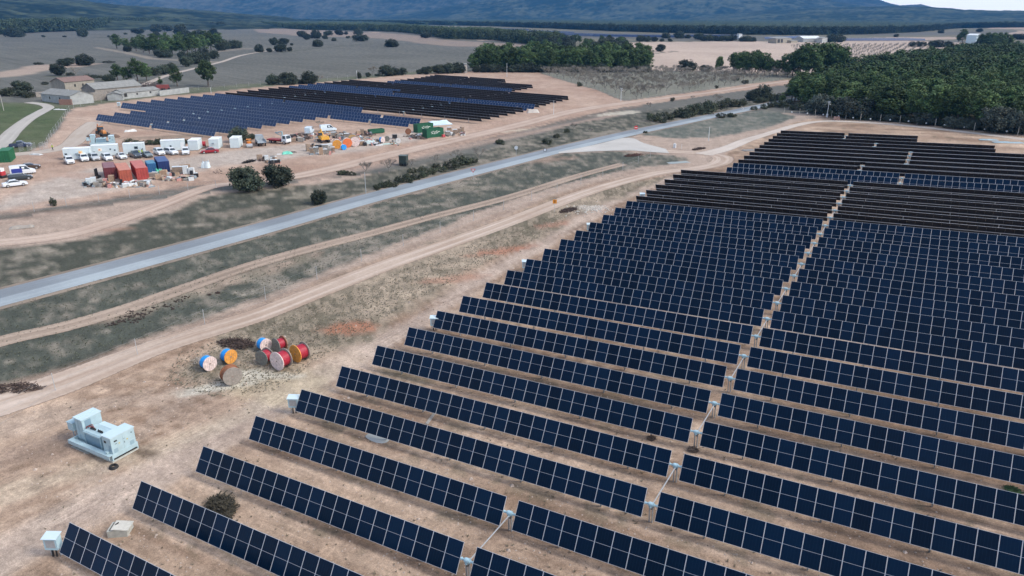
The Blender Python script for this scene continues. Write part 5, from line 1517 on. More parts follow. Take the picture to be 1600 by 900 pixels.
# world frame: the cabins' long faces look towards the road (-Y local)
cabin(at(100.6, 250.5), R50, 5.9, 2.4, 2.8, "long white cabin at the left end of the cabin row, orange notice on its wall", GC, [(.6, 1.5, .5, .35)], (3.9, 1.75, (.80, .62, .35)), None, (2.9,), [(3.0, 1.5)])
cabin(at(144.4, 245), R50, 6.0, 2.4, 2.8, "long white cabin with a white and orange notice, second from the left", GC, [(.6, 1.1, .4, .3), (4.4, 1.7, .3, .3), (5.4, 1.4, .3, .3)], (2.0, 1.7, (.85, .80, .72)), None, ())
cabin(at(193.8, 242), R50, 5.0, 2.4, 2.8, "white cabin with a grey grille window and a roof seam, third from the left", GC, [(3.1, 1.7, .8, .6), (4.5, 1.3, .3, .3)], None, None, (2.4,))
cabin(at(252.5, 236.6), R50, 5.9, 2.4, 2.8, "long white cabin behind two white cars, fourth from the left", GC, [(2.4, 1.3, .4, .35)], None, 4.9, (2.9,))
cabin(at(295, 235.5), D2R(38), 2.45, 4.8, 2.75, "white cabin standing end-on left of the small red tank", GC, [], None, None, ())
cabin(at(327.5, 233.5), D2R(38), 2.45, 4.8, 2.75, "white cabin standing end-on with an air conditioner, right of the small red tank", GC, [], None, None, (), [(1.1, 1.6)])
cabin(at(360, 231.8), D2R(38), 2.45, 4.8, 2.75, "rightmost white cabin standing end-on beside the dark oak", GC, [], None, None, ())
station(at(161, 226), D2R(50), "pale transformer station standing behind the second cabin by the excavator")

def container(loc, rz, L, c, ctop, label, group=None, H=2.6, Wd=2.44, mark=False, roofless=False):
    """short end on local -Y, origin at the left base corner of that end, extends +X (width) and +Y (length)"""
    t = thing("shipping_container", label, "container", loc, rz, group)
    nm = "cont_%02d_%02d_%02d" % tuple(int(k * 99) for k in c)
    m = mat(nm, c, .55, noise=.18, nscale=1.2); m2 = mat(nm + "_top", ctop, .6, noise=.2, nscale=1.5); md = mat(nm + "_dark", tuple(k * .55 for k in c), .6)
    b = MB().use(m)
    # corrugated long sides
    n = int(L / .28)
    for side in (0, 1):
        x = 0 if side == 0 else Wd; s_ = -1 if side == 0 else 1
        for i in range(n):
            y0 = .1 + i * (L - .2) / n; y1 = y0 + (L - .2) / n
            q = y0 + (y1 - y0) * .5
            b.add([(x - s_ * .04, y0, .15), (x - s_ * .04, q - .03, .15), (x - s_ * .04, q - .03, H - .12), (x - s_ * .04, y0, H - .12)], [(0, 1, 2, 3)])
            b.add([(x - s_ * .04, q - .03, .15), (x, q, .15), (x, q, H - .12), (x - s_ * .04, q - .03, H - .12)], [(0, 1, 2, 3)])
            b.add([(x, q, .15), (x - s_ * .04, y1, .15), (x - s_ * .04, y1, H - .12), (x, q, H - .12)], [(0, 1, 2, 3)])
    b.box(.05, Wd - .05, L - .06, L, .15, H - .1)
    w = b.obj("side_walls", t)
    b = MB().use(m)
    for x in (0, Wd - .12):
        for y in (0, L - .12): b.box(x, x + .12, y, y + .12, 0, H)
    for x in (0, Wd - .1): b.box(x, x + .1, .12, L - .12, H - .13, H - .005); b.box(x, x + .1, .12, L - .12, 0, .16)
    for y in (0, L - .12): b.box(.12, Wd - .12, y, y + .12, H - .13, H - .005); b.box(.12, Wd - .12, y, y + .12, 0, .16)
    b.obj("corner_frame", t)
    if not roofless:
        b = MB().use(m2)
        k = 14
        for i in range(k):
            y0 = .12 + i * (L - .24) / k; y1 = y0 + (L - .24) / k
            b.box(.1, Wd - .1, y0, y1 - .05, H - .05, H + (.0 if i % 2 else .02))
            b.box(.1, Wd - .1, y1 - .05, y1, H - .07, H - .03)
        b.obj("roof", t)
    for i in (0, 1):
        b = MB().use(m); x0 = .13 + i * (Wd / 2 - .12); b.box(x0, x0 + Wd / 2 - .15, .04, .08, .17, H - .14)
        d = b.obj("door", t)
        b = MB().use(md)
        for q in (.25, .75):
            x = x0 + (Wd / 2 - .15) * q; b.cyl((x, .02, .2), (x, .02, H - .2), .025, 5)
        b.box(x0 + .2, x0 + .55, .0, .03, 1.1, 1.16); b.obj("lock_rod", d)
    if mark:
        b = MB().use(mat("white_lettering", (.65, .70, .66), .6))
        for i, (y, z, l_) in enumerate([(1.6, 1.55, .5), (2.2, 1.75, .35), (2.7, 1.5, .7), (3.5, 1.7, .45), (4.1, 1.5, .8), (1.8, 1.15, .6), (2.6, 1.05, .5), (3.3, 1.15, .9)]):
            b.box(Wd + .003, Wd + .012, y, y + l_, z, z + .16)
            b.box(Wd + .003, Wd + .012, y, y + .08, z - .18, z)
        b.obj("marking", t)
    return t
RC = (.34, .06, .045)
container(at(165, 281), D2R(60), 8.0, (.15, .03, .035), (.24, .12, .13), "dark maroon shipping container with a faded purple roof", "shipping containers of the camp")
container(at(188.8, 285), D2R(62), 10.0, (.42, .10, .06), (.52, .22, .15), "orange-red shipping container, middle of the three red ones", "shipping containers of the camp")
container(at(215, 281.5), D2R(62), 11.0, (.42, .065, .055), (.50, .16, .13), "bright red shipping container, right of the three red ones", "shipping containers of the camp")
container(at(232, 271.5), D2R(60), 5.0, (.03, .14, .32), (.10, .26, .38), "small mid-blue container beside the red ones", "shipping containers of the camp", 2.3, 1.9)
container(at(249, 270.5), D2R(60), 8.0, (.015, .035, .14), (.07, .12, .26), "dark navy container with a lighter blue roof", "shipping containers of the camp")
container(at(660, 214.5), D2R(-18), 6.3, (.012, .11, .055), (.03, .17, .09), "front green container with white marks on its side", "green containers by the valley track", mark=True, roofless=True)
container(at(646, 206.5), D2R(-18), 6.1, (.012, .11, .055), (.03, .17, .09), "rear green container with white marks on its side", "green containers by the valley track", mark=True, roofless=True)
container(at(-1, 254.5), D2R(52), 6.0, (.012, .12, .05), (.03, .17, .08), "green container cut by the left edge of the photo", None, 2.8)
# green skip
t = thing("skip", "low open green skip behind the drums of the camp", "skip", at(588, 208), D2R(65))
g_ = mat("skip_green", (.01, .10, .05), .6, noise=.15)
b = MB().use(g_); b.frustum(-2.6, 2.6, -1, 1, 1.2, .15, .5, .1) if False else b.box(-2.2, 2.2, -1, 1, .1, .2); b.box(-2.4, 2.4, -1.05, -.95, .2, 1.3); b.box(-2.4, 2.4, .95, 1.05, .2, 1.3); b.box(-2.4, -2.3, -.95, .95, .2, 1.3); b.box(2.3, 2.4, -.95, .95, .2, 1.3); b.obj("tub", t)
b = MB().use(M_DARK); b.box(-2.2, 2.2, -.9, .9, .25, .8); b.obj("rubble_fill", t)

# ------------------------------------------------------------------ vehicles
def car_mesh_parts(kind):
    # stations: x, half width, belt z, roof z, roof half width
    if kind == "sedan": L = 4.6; st = [(-2.3, .72, .75, .78, .66), (-2.15, .84, .86, .90, .76), (-1.45, .88, .92, .98, .76), (-.85, .88, .93, 1.40, .62), (.25, .88, .93, 1.44, .62), (1.05, .88, .90, .97, .74), (1.95, .84, .78, .82, .74), (2.3, .70, .62, .66, .60)]; cab = (3, 4); gl = (2, 5); H = 1.44
    elif kind == "estate": L = 4.7; st = [(-2.35, .74, .80, .84, .66), (-2.25, .84, .95, 1.30, .64), (-1.9, .88, .97, 1.46, .64), (-.4, .88, .97, 1.50, .64), (.45, .88, .95, 1.46, .64), (1.15, .88, .92, 1.0, .74), (2.0, .84, .80, .84, .74), (2.35, .72, .64, .68, .62)]; cab = (2, 4); gl = (1, 5); H = 1.5
    elif kind == "suv": L = 4.5; st = [(-2.25, .78, .90, .95, .70), (-2.15, .90, 1.05, 1.45, .68), (-1.8, .92, 1.08, 1.66, .68), (-.3, .92, 1.08, 1.72, .68), (.5, .92, 1.06, 1.68, .68), (1.15, .92, 1.02, 1.10, .78), (2.0, .88, .92, .97, .78), (2.25, .78, .72, .76, .68)]; cab = (2, 4); gl = (1, 5); H = 1.72
    elif kind == "van": L = 5.0; st = [(-2.5, .90, 1.0, 1.9, .80), (-2.4, .95, 1.1, 2.05, .84), (-.5, .95, 1.1, 2.1, .84), (.75, .95, 1.1, 2.05, .80), (1.5, .95, 1.05, 1.2, .82), (2.2, .92, .92, .98, .80), (2.5, .82, .72, .76, .7)]; cab = (1, 3); gl = (2, 4); H = 2.1
    elif kind == "pickup": L = 5.2; st = [(-2.6, .88, .98, 1.0, .82), (-2.55, .90, 1.0, 1.04, .84), (-.95, .92, 1.02, 1.06, .84), (-.75, .92, 1.05, 1.68, .66), (.35, .92, 1.05, 1.74, .66), (1.05, .92, 1.02, 1.10, .78), (2.2, .90, .95, 1.0, .78), (2.6, .80, .72, .76, .7)]; cab = (3, 4); gl = (2, 5); H = 1.74
    return L, st, cab, gl, H
_wheel = MB().use(M_DARK); _wheel.cyl((0, -.11, 0), (0, .11, 0), .33, 16); _wheel = _wheel.mesh("tyre")
_rim = MB().use(mat("alloy_rim", (.45, .46, .47), .4, metal=.5)); _rim.cyl((0, -.12, 0), (0, .12, 0), .21, 12); _rim = _rim.mesh("rim")
CARCACHE = {}
def car(loc, heading, kind, c, label, group=None, accent=None):
    t = thing({"sedan": "parked_car", "estate": "parked_car", "suv": "parked_car", "van": "parked_van", "pickup": "pickup_truck"}[kind], label, {"van": "van", "pickup": "pickup"}.get(kind, "car"), loc, heading, group)
    L, st, cab, gl, H = car_mesh_parts(kind)
    m = mat("paint_%02d_%02d_%02d" % tuple(int(k * 99) for k in c), c, .3, spec=.5, coat=.6)
    b = MB().use(m); vs = []; n = len(st)
    for (x, w, zb, zr, wr) in st:
        vs += [(x, -w * .96, .28), (x, -w, .55), (x, -w, zb), (x, -wr, zr), (x, wr, zr), (x, w, zb), (x, w, .55), (x, w * .96, .28)]
    fs = []
    for i in range(n - 1):
        for j in range(7):
            a = i * 8 + j; fs.append((a, a + 8, a + 9, a + 1))
        fs.append((i * 8 + 7, (i + 1) * 8 + 7, (i + 1) * 8, i * 8))
    fs.append(tuple(range(8))[::-1][::-1]); fs.append(tuple(range((n - 1) * 8, n * 8))[::-1])
    b.add(vs, [f[::-1] for f in fs]); body = b.obj("body", t)
    # glass
    b = MB().use(M_GLS); e = .012
    def strip(i, j, lo, hi, sgn):
        x0, w0, zb0, zr0, wr0 = st[i]; x1, w1, zb1, zr1, wr1 = st[j]
        def pt(x, w, zb, zr, wr, f): return (x, sgn * (w + (wr - w) * f + e), zb + (zr - zb) * f)
        return [pt(x0, w0, zb0, zr0, wr0, lo), pt(x1, w1, zb1, zr1, wr1, lo), pt(x1, w1, zb1, zr1, wr1, hi), pt(x0, w0, zb0, zr0, wr0, hi)]
    for sgn in (1, -1):
        rng = range(gl[0], gl[1])
        if kind == "van": rng = range(2, 4)
        for i in rng:
            v = strip(i, i + 1, .12, .88, sgn)
            if st[i][3] - st[i][2] < .15: v[3] = v[0]; v = [v[0], v[1], v[2]]
            elif st[i + 1][3] - st[i + 1][2] < .15: v = [v[0], v[1], v[3]]
            f = tuple(range(len(v)))
            b.add(v, [f if sgn < 0 else f[::-1]])
    so = b.obj("side_windows", t)
    def screen(i, j, name):
        x0, w0, zb0, zr0, wr0 = st[i]; x1, w1, zb1, zr1, wr1 = st[j]
        bb = MB().use(M_GLS); d = Vector((x1 - x0, 0, zr1 - zr0)); nn = Vector((-d.z, 0, d.x)).normalized()
        if nn.z < 0: nn = -nn
        def q(f, y0, y1):
            w = wr0 + (wr1 - wr0) * f; return (x0 + d.x * f + nn.x * e, w * y0, zr0 + d.z * f + nn.z * e)
        v = [q(.1, -.9, 0), q(.9, -.9, 0), q(.9, .9, 0), q(.1, .9, 0)]
        bb.add(v, [(0, 1, 2, 3)]); bb.obj(name, t)
    screen(cab[1], gl[1], "windscreen")
    if kind != "van": screen(gl[0], cab[0], "rear_window")
    r = .33
    for x in (-L * .30, L * .31):
        for y in (-.8, .8):
            w = link("wheel", _wheel, t); w.location = (x, y, r); rr = link("rim", _rim, w)
    f = st[-2]
    for s_ in (-1, 1):
        bb = MB().use(mat("lamp_glass", (.75, .78, .8), .15)); bb.box(st[-2][0] - .02, st[-2][0] + .26, min(s_ * .5, s_ * .80), max(s_ * .5, s_ * .80), f[2] - .18, f[2] - .04); bb.obj("headlight", t)
        bb = MB().use(mat("tail_lamp", (.4, .01, .01), .3)); bb.box(-L / 2 - .01, -L / 2 + .12, min(s_ * .55, s_ * .76), max(s_ * .55, s_ * .76), .68, .80); bb.obj("tail_light", t)
    bb = MB().use(M_DARK); bb.box(L / 2 - .22, L / 2 - .02 + .03, -.5, .5, .36, .56); bb.obj("grille", t)
    if kind == "pickup":
        bb = MB().use(M_DARK); bb.box(-2.5, -.98, -.78, .78, 1.03, 1.075); bb.obj("load_bed", t)
    if accent:
        bb = MB().use(mat("livery", accent, .4))
        for s_ in (-1, 1): bb.box(-2.2, -.1, min(s_ * .955, s_ * .97), max(s_ * .955, s_ * .97), .5, 1.5)
        bb.obj("livery_panel", t)
    return t
WH = (.72, .76, .78); SIL = (.48, .52, .54)
GV = "cars parked in front of the cabins"
car(at(109, 255), D2R(-22), "suv", WH, "big white SUV facing the camera, leftmost of the cars before the cabins", GV)
car(at(132, 251), D2R(-24), "suv", WH, "white SUV with a dark bumper at the right end of the leftmost cabin", GV)
car(at(148, 250), D2R(-18), "suv", SIL, "silver estate car beside the white SUV, below the gap between two cabins", GV)
car(at(168, 250), D2R(-18), "suv", WH, "white SUV in front of the middle of the second cabin", GV)
car(at(190, 247.5), D2R(-16), "sedan", WH, "white hatchback between the second and third cabin", GV)
car(at(212, 245.5), D2R(-16), "pickup", (.05, .07, .09), "dark grey pickup in front of the third cabin", GV)
car(at(230, 245), D2R(-16), "sedan", (.16, .20, .21), "grey car to the right of the dark pickup", GV)
car(at(249.5, 241.5), D2R(-18), "suv", WH, "white SUV at the left end of the fourth cabin", GV)
car(at(268, 241), D2R(-8), "suv", WH, "white SUV in the middle of the fourth cabin, turned slightly sideways", GV)
car(at(291, 240.5), D2R(-40), "suv", WH, "small white car between the fourth and the first end-on cabin", GV)
car(at(328, 239), D2R(232), "sedan", (.33, .015, .03), "dark red hatchback seen from the side in front of the end-on cabins")
car(at(46.5, 264), D2R(62), "sedan", (.07, .045, .03), "brown car, uppermost of the four parked at the left edge")
car(at(36.5, 272), D2R(66), "van", WH, "white van with a blue side, second of the four cars at the left edge", None, (.03, .05, .28))
car(at(32.5, 281), D2R(68), "estate", (.03, .045, .055), "charcoal estate car, third of the four at the left edge")
car(at(24, 291), D2R(70), "sedan", (.74, .79, .82), "white saloon, lowest of the four cars at the left edge")
car(at(33, 230), D2R(55), "pickup", (.035, .05, .10), "small dark trailer-like vehicle on the green verge at the left")
car(at(484, 208), D2R(120), "van", (.62, .75, .82), "pale blue-white van parked behind the excavator, left one")
car(at(513, 205), D2R(58), "van", (.66, .78, .84), "white van behind the excavator, right one")
# flatbed and crane trucks
def truck(loc, heading, cabc, label, kind):
    t = thing("flatbed_truck" if kind == "flat" else "crane_truck", label, "truck", loc, heading)
    m = mat("truck_%02d_%02d" % (int(cabc[0] * 99), int(cabc[1] * 99)), cabc, .4)
    b = MB().use(m); b.frustum(1.6, 3.3, -1.1, 1.1, .6, 1.5, .0, .0); b.frustum(1.6, 3.3, -1.1, 1.1, 1.5, 2.5, .2, .12); c = b.obj("cab", t)
    b = MB().use(M_GLS); b.add([(3.31, -.95, 1.55), (3.31, .95, 1.55), (3.13, .85, 2.4), (3.13, -.85, 2.4)], [(0, 1, 2, 3)])
    for s_ in (-1, 1): b.add([(1.95, s_ * 1.105, 1.55), (3.0, s_ * 1.105, 1.55), (2.9, s_ * 1.0, 2.35), (2.0, s_ * 1.0, 2.35)], [(0, 1, 2, 3)])
    b.obj("cab_windows", c)
    b = MB().use(M_DARK); b.box(-3.4, 3.2, -.45, .45, .55, .85); b.obj("chassis", t)
    for x in (-2.4, 2.4):
        for y in (-.95, .95):
            w = link("wheel", _wheel, t); w.location = (x, y, .48); w.scale = (1.45, 1.6, 1.45); link("rim", _rim, w)
    if kind == "flat":
        b = MB().use(mat("bed_grey", (.34, .38, .40), .6, noise=.2)); b.box(-3.5, 1.4, -1.2, 1.2, .95, 1.05)
        b.box(-3.5, 1.4, -1.2, -1.14, 1.05, 1.6); b.box(-3.5, 1.4, 1.14, 1.2, 1.05, 1.6); b.box(1.34, 1.4, -1.14, 1.14, 1.05, 2.3); b.obj("load_bed", t)
    else:
        b = MB().use(mat("bed_red", (.32, .03, .03), .5)); b.box(-3.5, 1.0, -1.2, 1.2, .95, 1.25); b.obj("load_bed", t)
        b = MB().use(mat("crane_grey", (.30, .42, .44), .5)); b.cyl((1.2, 0, 1.2), (1.2, 0, 3.4), .22, 8); b.cyl((1.2, 0, 3.4), (-1.2, 0, 3.0), .16, 6); b.cyl((-1.2, 0, 3.0), (.8, .2, 2.2), .12, 6); b.obj("crane_arm", t)
    return t
truck(at(407.5, 226), D2R(145), (.30, .36, .40), "grey flatbed truck seen from behind beside the orange roller", "flat")
truck(at(437, 224), D2R(8), (.70, .74, .76), "crane truck with a white cab and red bed beside the scrap row", "crane")
# road roller
t = thing("road_roller", "small orange road roller between the dark oak and the flatbed truck", "roller", at(390, 230), D2R(-40))
O_ = mat("machine_orange", (.78, .27, .03), .45)
b = MB().use(O_); b.frustum(-1.9, -.2, -.75, .75, .7, 1.5, .15, .1); b.box(-.2, 1.0, -.6, .6, .6, .9); b.obj("body", t)
b = MB().use(M_STEEL); b.cyl((1.3, -.8, .6), (1.3, .8, .6), .6, 18); b.obj("drum", t)
b = MB().use(M_DARK); b.cyl((-1.2, -.85, .6), (-1.2, -.45, .6), .6, 14); b.cyl((-1.2, .45, .6), (-1.2, .85, .6), .6, 14); b.obj("rear_wheel", t)
b = MB().use(M_DARK)
for x, y in ((-.2, -.55), (-.2, .55), (.7, -.55), (.7, .55)): b.cyl((x, y, .9), (x, y, 2.2), .05, 5)
b.use(O_); b.box(-.35, .85, -.65, .65, 2.2, 2.28); b.obj("canopy", t)
# excavators
def excavator(loc, heading, c, label, wheeled=False, name="excavator"):
    t = thing(name, label, "excavator", loc, heading)
    m = mat("machine_%02d" % int(c[0] * 99), c, .45)
    if wheeled:
        for x, r in ((-1.1, .75), (1.3, .55)):
            for y in (-.9, .9):
                b = MB().use(M_DARK); b.cyl((x, y - .2, r), (x, y + .2, r), r, 16); b.obj("wheel", t)
        b = MB().use(m); b.box(-1.8, 2.1, -.5, .5, .7, 1.3); b.frustum(.4, 2.0, -.45, .45, 1.3, 1.8, .1, .05); b.obj("body", t)
        b = MB().use(M_GLS); b.frustum(-1.4, .3, -.65, .65, 1.3, 2.6, .15, .1); b.use(m); b.box(-1.35, .25, -.65, .65, 2.6, 2.72); b.obj("cab", t)
        b = MB().use(M_DARK); b.box(2.3, 3.0, -1.1, 1.1, .2, .8); b.obj("bucket", t)
        b = MB().use(mat("boom_orange", (.45, .16, .06), .6)); b.cyl((-1.8, 0, 1.0), (-2.6, .2, 3.2), .16, 6); b.cyl((-2.6, .2, 3.2), (-3.6, .3, 1.6), .13, 6); b.box(-3.9, -3.3, -.1, .6, .9, 1.6); b.obj("boom", t)
    else:
        for y in (-1.1, 1.1):
            b = MB().use(M_DARK); b.box(-1.7, 1.7, y - .28, y + .28, .12, .72); b.cyl((-1.7, y - .28, .42), (-1.7, y + .28, .42), .33, 12); b.cyl((1.7, y - .28, .42), (1.7, y + .28, .42), .33, 12); b.obj("track", t)
        b = MB().use(m); b.frustum(-2.0, 1.2, -1.2, 1.2, .95, 1.9, .1, .1); b.obj("body", t)
        b = MB().use(M_GLS); b.frustum(.0, 1.3, .2, 1.2, 1.9, 2.8, .1, .08); b.use(m); b.box(.05, 1.25, .25, 1.15, 2.8, 2.9); b.obj("cab", t)
        b = MB().use(m); b.cyl((1.0, -.3, 1.6), (3.2, -.3, 3.3), .24, 6, .2); b.cyl((3.2, -.3, 3.3), (4.8, -.3, 1.5), .2, 6, .14); b.obj("boom", t)
        b = MB().use(M_DARK); b.box(4.4, 5.2, -.8, .2, .6, 1.4); b.obj("bucket", t)
    return t
excavator(at(160, 212), D2R(-10), (.50, .20, .05), "backhoe digger with an orange roof working behind the cabins", True, "backhoe_loader")
excavator(at(506, 222), D2R(150), (.70, .36, .04), "yellow tracked excavator in the scrap row behind the stacked crates")
# earth dug up by the digger
b = MB().use(mat("dug_earth", (.17, .11, .08), .95, noise=.3)); b.ball((0, 0, 0), 1, 16, 7, .18, (2.6, 1.6, .9)); o = b.obj("earth_heap"); o.location = at(146, 214); tag(o, "heap of reddish dug earth left of the backhoe digger", "earth heap")
b = MB().use(mat("dug_earth", (.17, .11, .08), .95)); b.ball((0, 0, 0), 1, 16, 7, .18, (2.2, 1.4, .8)); o = b.obj("earth_heap"); o.location = at(178, 214); tag(o, "heap of reddish dug earth right of the backhoe digger", "earth heap")
# red tank
t = thing("fuel_tank", "small red tank between two end-on white cabins", "tank", at(316.5, 230), D2R(50))
b = MB().use(mat("tank_red", (.42, .03, .04), .4)); b.cyl((-.9, 0, .95), (.9, 0, .95), .65, 18); b.obj("tank", t)
b = MB().use(M_DARK); b.box(-.8, -.6, -.5, .5, 0, .4); b.box(.6, .8, -.5, .5, 0, .4); b.obj("cradle", t)
t = thing("cement_mixer", "red and white machine cut by the left edge above the parked cars", "mixer", at(3, 278), D2R(20))
b = MB().use(mat("mixer_red", (.45, .04, .05), .5)); b.box(-.7, .7, -.6, .6, .6, 1.5); b.use(mat("mixer_pink", (.62, .25, .24), .5)); b.cyl((-1.6, -1.5, .9), (.3, -1.7, 1.3), .55, 14, .4); b.use(M_WROOF); b.box(-.6, .6, -.5, .5, 1.5, 2.2); b.obj("body", t)
b = MB().use(M_DARK); b.cyl((-.5, -.7, .35), (-.5, .7, .35), .35, 12); b.cyl((.5, -.7, .35), (.5, .7, .35), .35, 12); b.obj("wheels", t)
# dark green hut
t = thing("site_hut", "dark green hut on the verge between the bare almonds and the road shrubs", "hut", at(631, 258.5), D2R(20))
gh = mat("hut_green", (.035, .055, .05), .7, noise=.15); b = MB().use(gh); b.box(-.95, .95, -.9, .9, .5, 2.5); b.obj("wall", t)
b = MB().use(mat("hut_roof", (.09, .12, .11), .6)); b.box(-1.05, 1.05, -1, 1, 2.5, 2.62); b.obj("roof", t)
b = MB().use(M_DARK); b.cyl((-.6, -.9, .35), (-.6, .9, .35), .35, 10); b.cyl((.6, -.9, .35), (.6, .9, .35), .35, 10); b.obj("wheels", t)
# camp drums
GD = "cable drums standing in the camp"
drum(at(527, 232), 1.25, 1.2, D2R(-45), W_OR, mat("drum_white", (.6, .6, .58), .8), W_PINK, "orange-faced cable drum at the end of the crate stack", GD, blank=True)
drum(at(543, 230), 1.3, 1.3, D2R(-40), K_OR, mat("drum_white", (.6, .6, .58), .8), W_PINK, "red-orange-faced cable drum in the camp", GD, blank=True)
drum(at(537, 234), .75, .8, D2R(-20), K_BLUE, W_PINK, K_BLUE, "small bright blue drum squeezed in front of two orange ones", GD, blank=True)
drum(at(555, 228.5), 1.35, 1.3, D2R(-45), W_PINK, W_GREY, W_GREY, "pale pink-faced cable drum right of the orange ones", GD, blank=True)
drum(at(551, 224), 1.3, 1.2, D2R(-45), wood("ochre_wood", (.52, .33, .14)), W_GREY, W_GREY, "ochre wooden drum behind the pale pink-faced one", GD, blank=True)
drum(at(597, 223), .85, .9, D2R(-10), W_PINK, W_GREY, K_BLUE, "blue and white drum on the white ground sheets", GD)
drum(at(605, 220.5), .75, .7, D2R(-50), W_DG, W_GREY, W_GREY, "small brown wooden drum right of the blue and white one", GD)
drum(at(622, 224), .8, .8, D2R(-40), mat("drum_white", (.6, .6, .58), .8), W_GREY, W_GREY, "white drum at the right end of the ground sheets", GD, blank=True)
drum(at(638, 210), .9, .7, D2R(-60), W_BR, W_BR, W_GREY, "brown wooden drum left of the green containers", GD, blank=True)
# pallets, crates, stacks
P_T = wood("pallet_timber", (.36, .27, .20)); P_G = wood("pallet_grey", (.30, .28, .25)); P_W = mat("wrapped_white", (.62, .66, .66), .4, noise=.1); P_C = wood("cardboard", (.40, .28, .19)); P_B = mat("black_sheet", (.02, .022, .025), .5)
def stack(loc, rz, w, d, h, m, label, group, top=None, slats=True, name="pallet_stack", cat="pallet stack"):
    t = thing(name, label, cat, loc, rz, group)
    b = MB().use(P_T)
    for y in (-d / 2 + .05, 0, d / 2 - .05): b.box(-w / 2, w / 2, y - .05, y + .05, 0, .1)
    for i in range(5): x = -w / 2 + i * (w - .1) / 4; b.box(x, x + .1, -d / 2, d / 2, .1, .13)
    b.obj("pallet", t)
    b = MB().use(m)
    if slats:
        n = max(2, int(h / .25))
        for i in range(n): b.box(-w / 2 + .03 * (i % 2), w / 2 - .03 * (i % 2), -d / 2 + .03 * ((i + 1) % 2), d / 2, .14 + i * h / n, .14 + (i + .82) * h / n)
        b.box(-w / 2 + .06, w / 2 - .06, -d / 2 + .06, d / 2 - .06, .14, .12 + h)
    else: b.frustum(-w / 2, w / 2, -d / 2, d / 2, .14, .14 + h, .04, .05)
    b.obj("load", t)
    if top: b = MB().use(top); b.box(-w / 2 - .04, w / 2 + .04, -d / 2 - .04, d / 2 + .04, .15 + h, .22 + h); b.obj("cover", t)
    return t
GP = "stacked crates and pallets in the camp"
i_ = 0
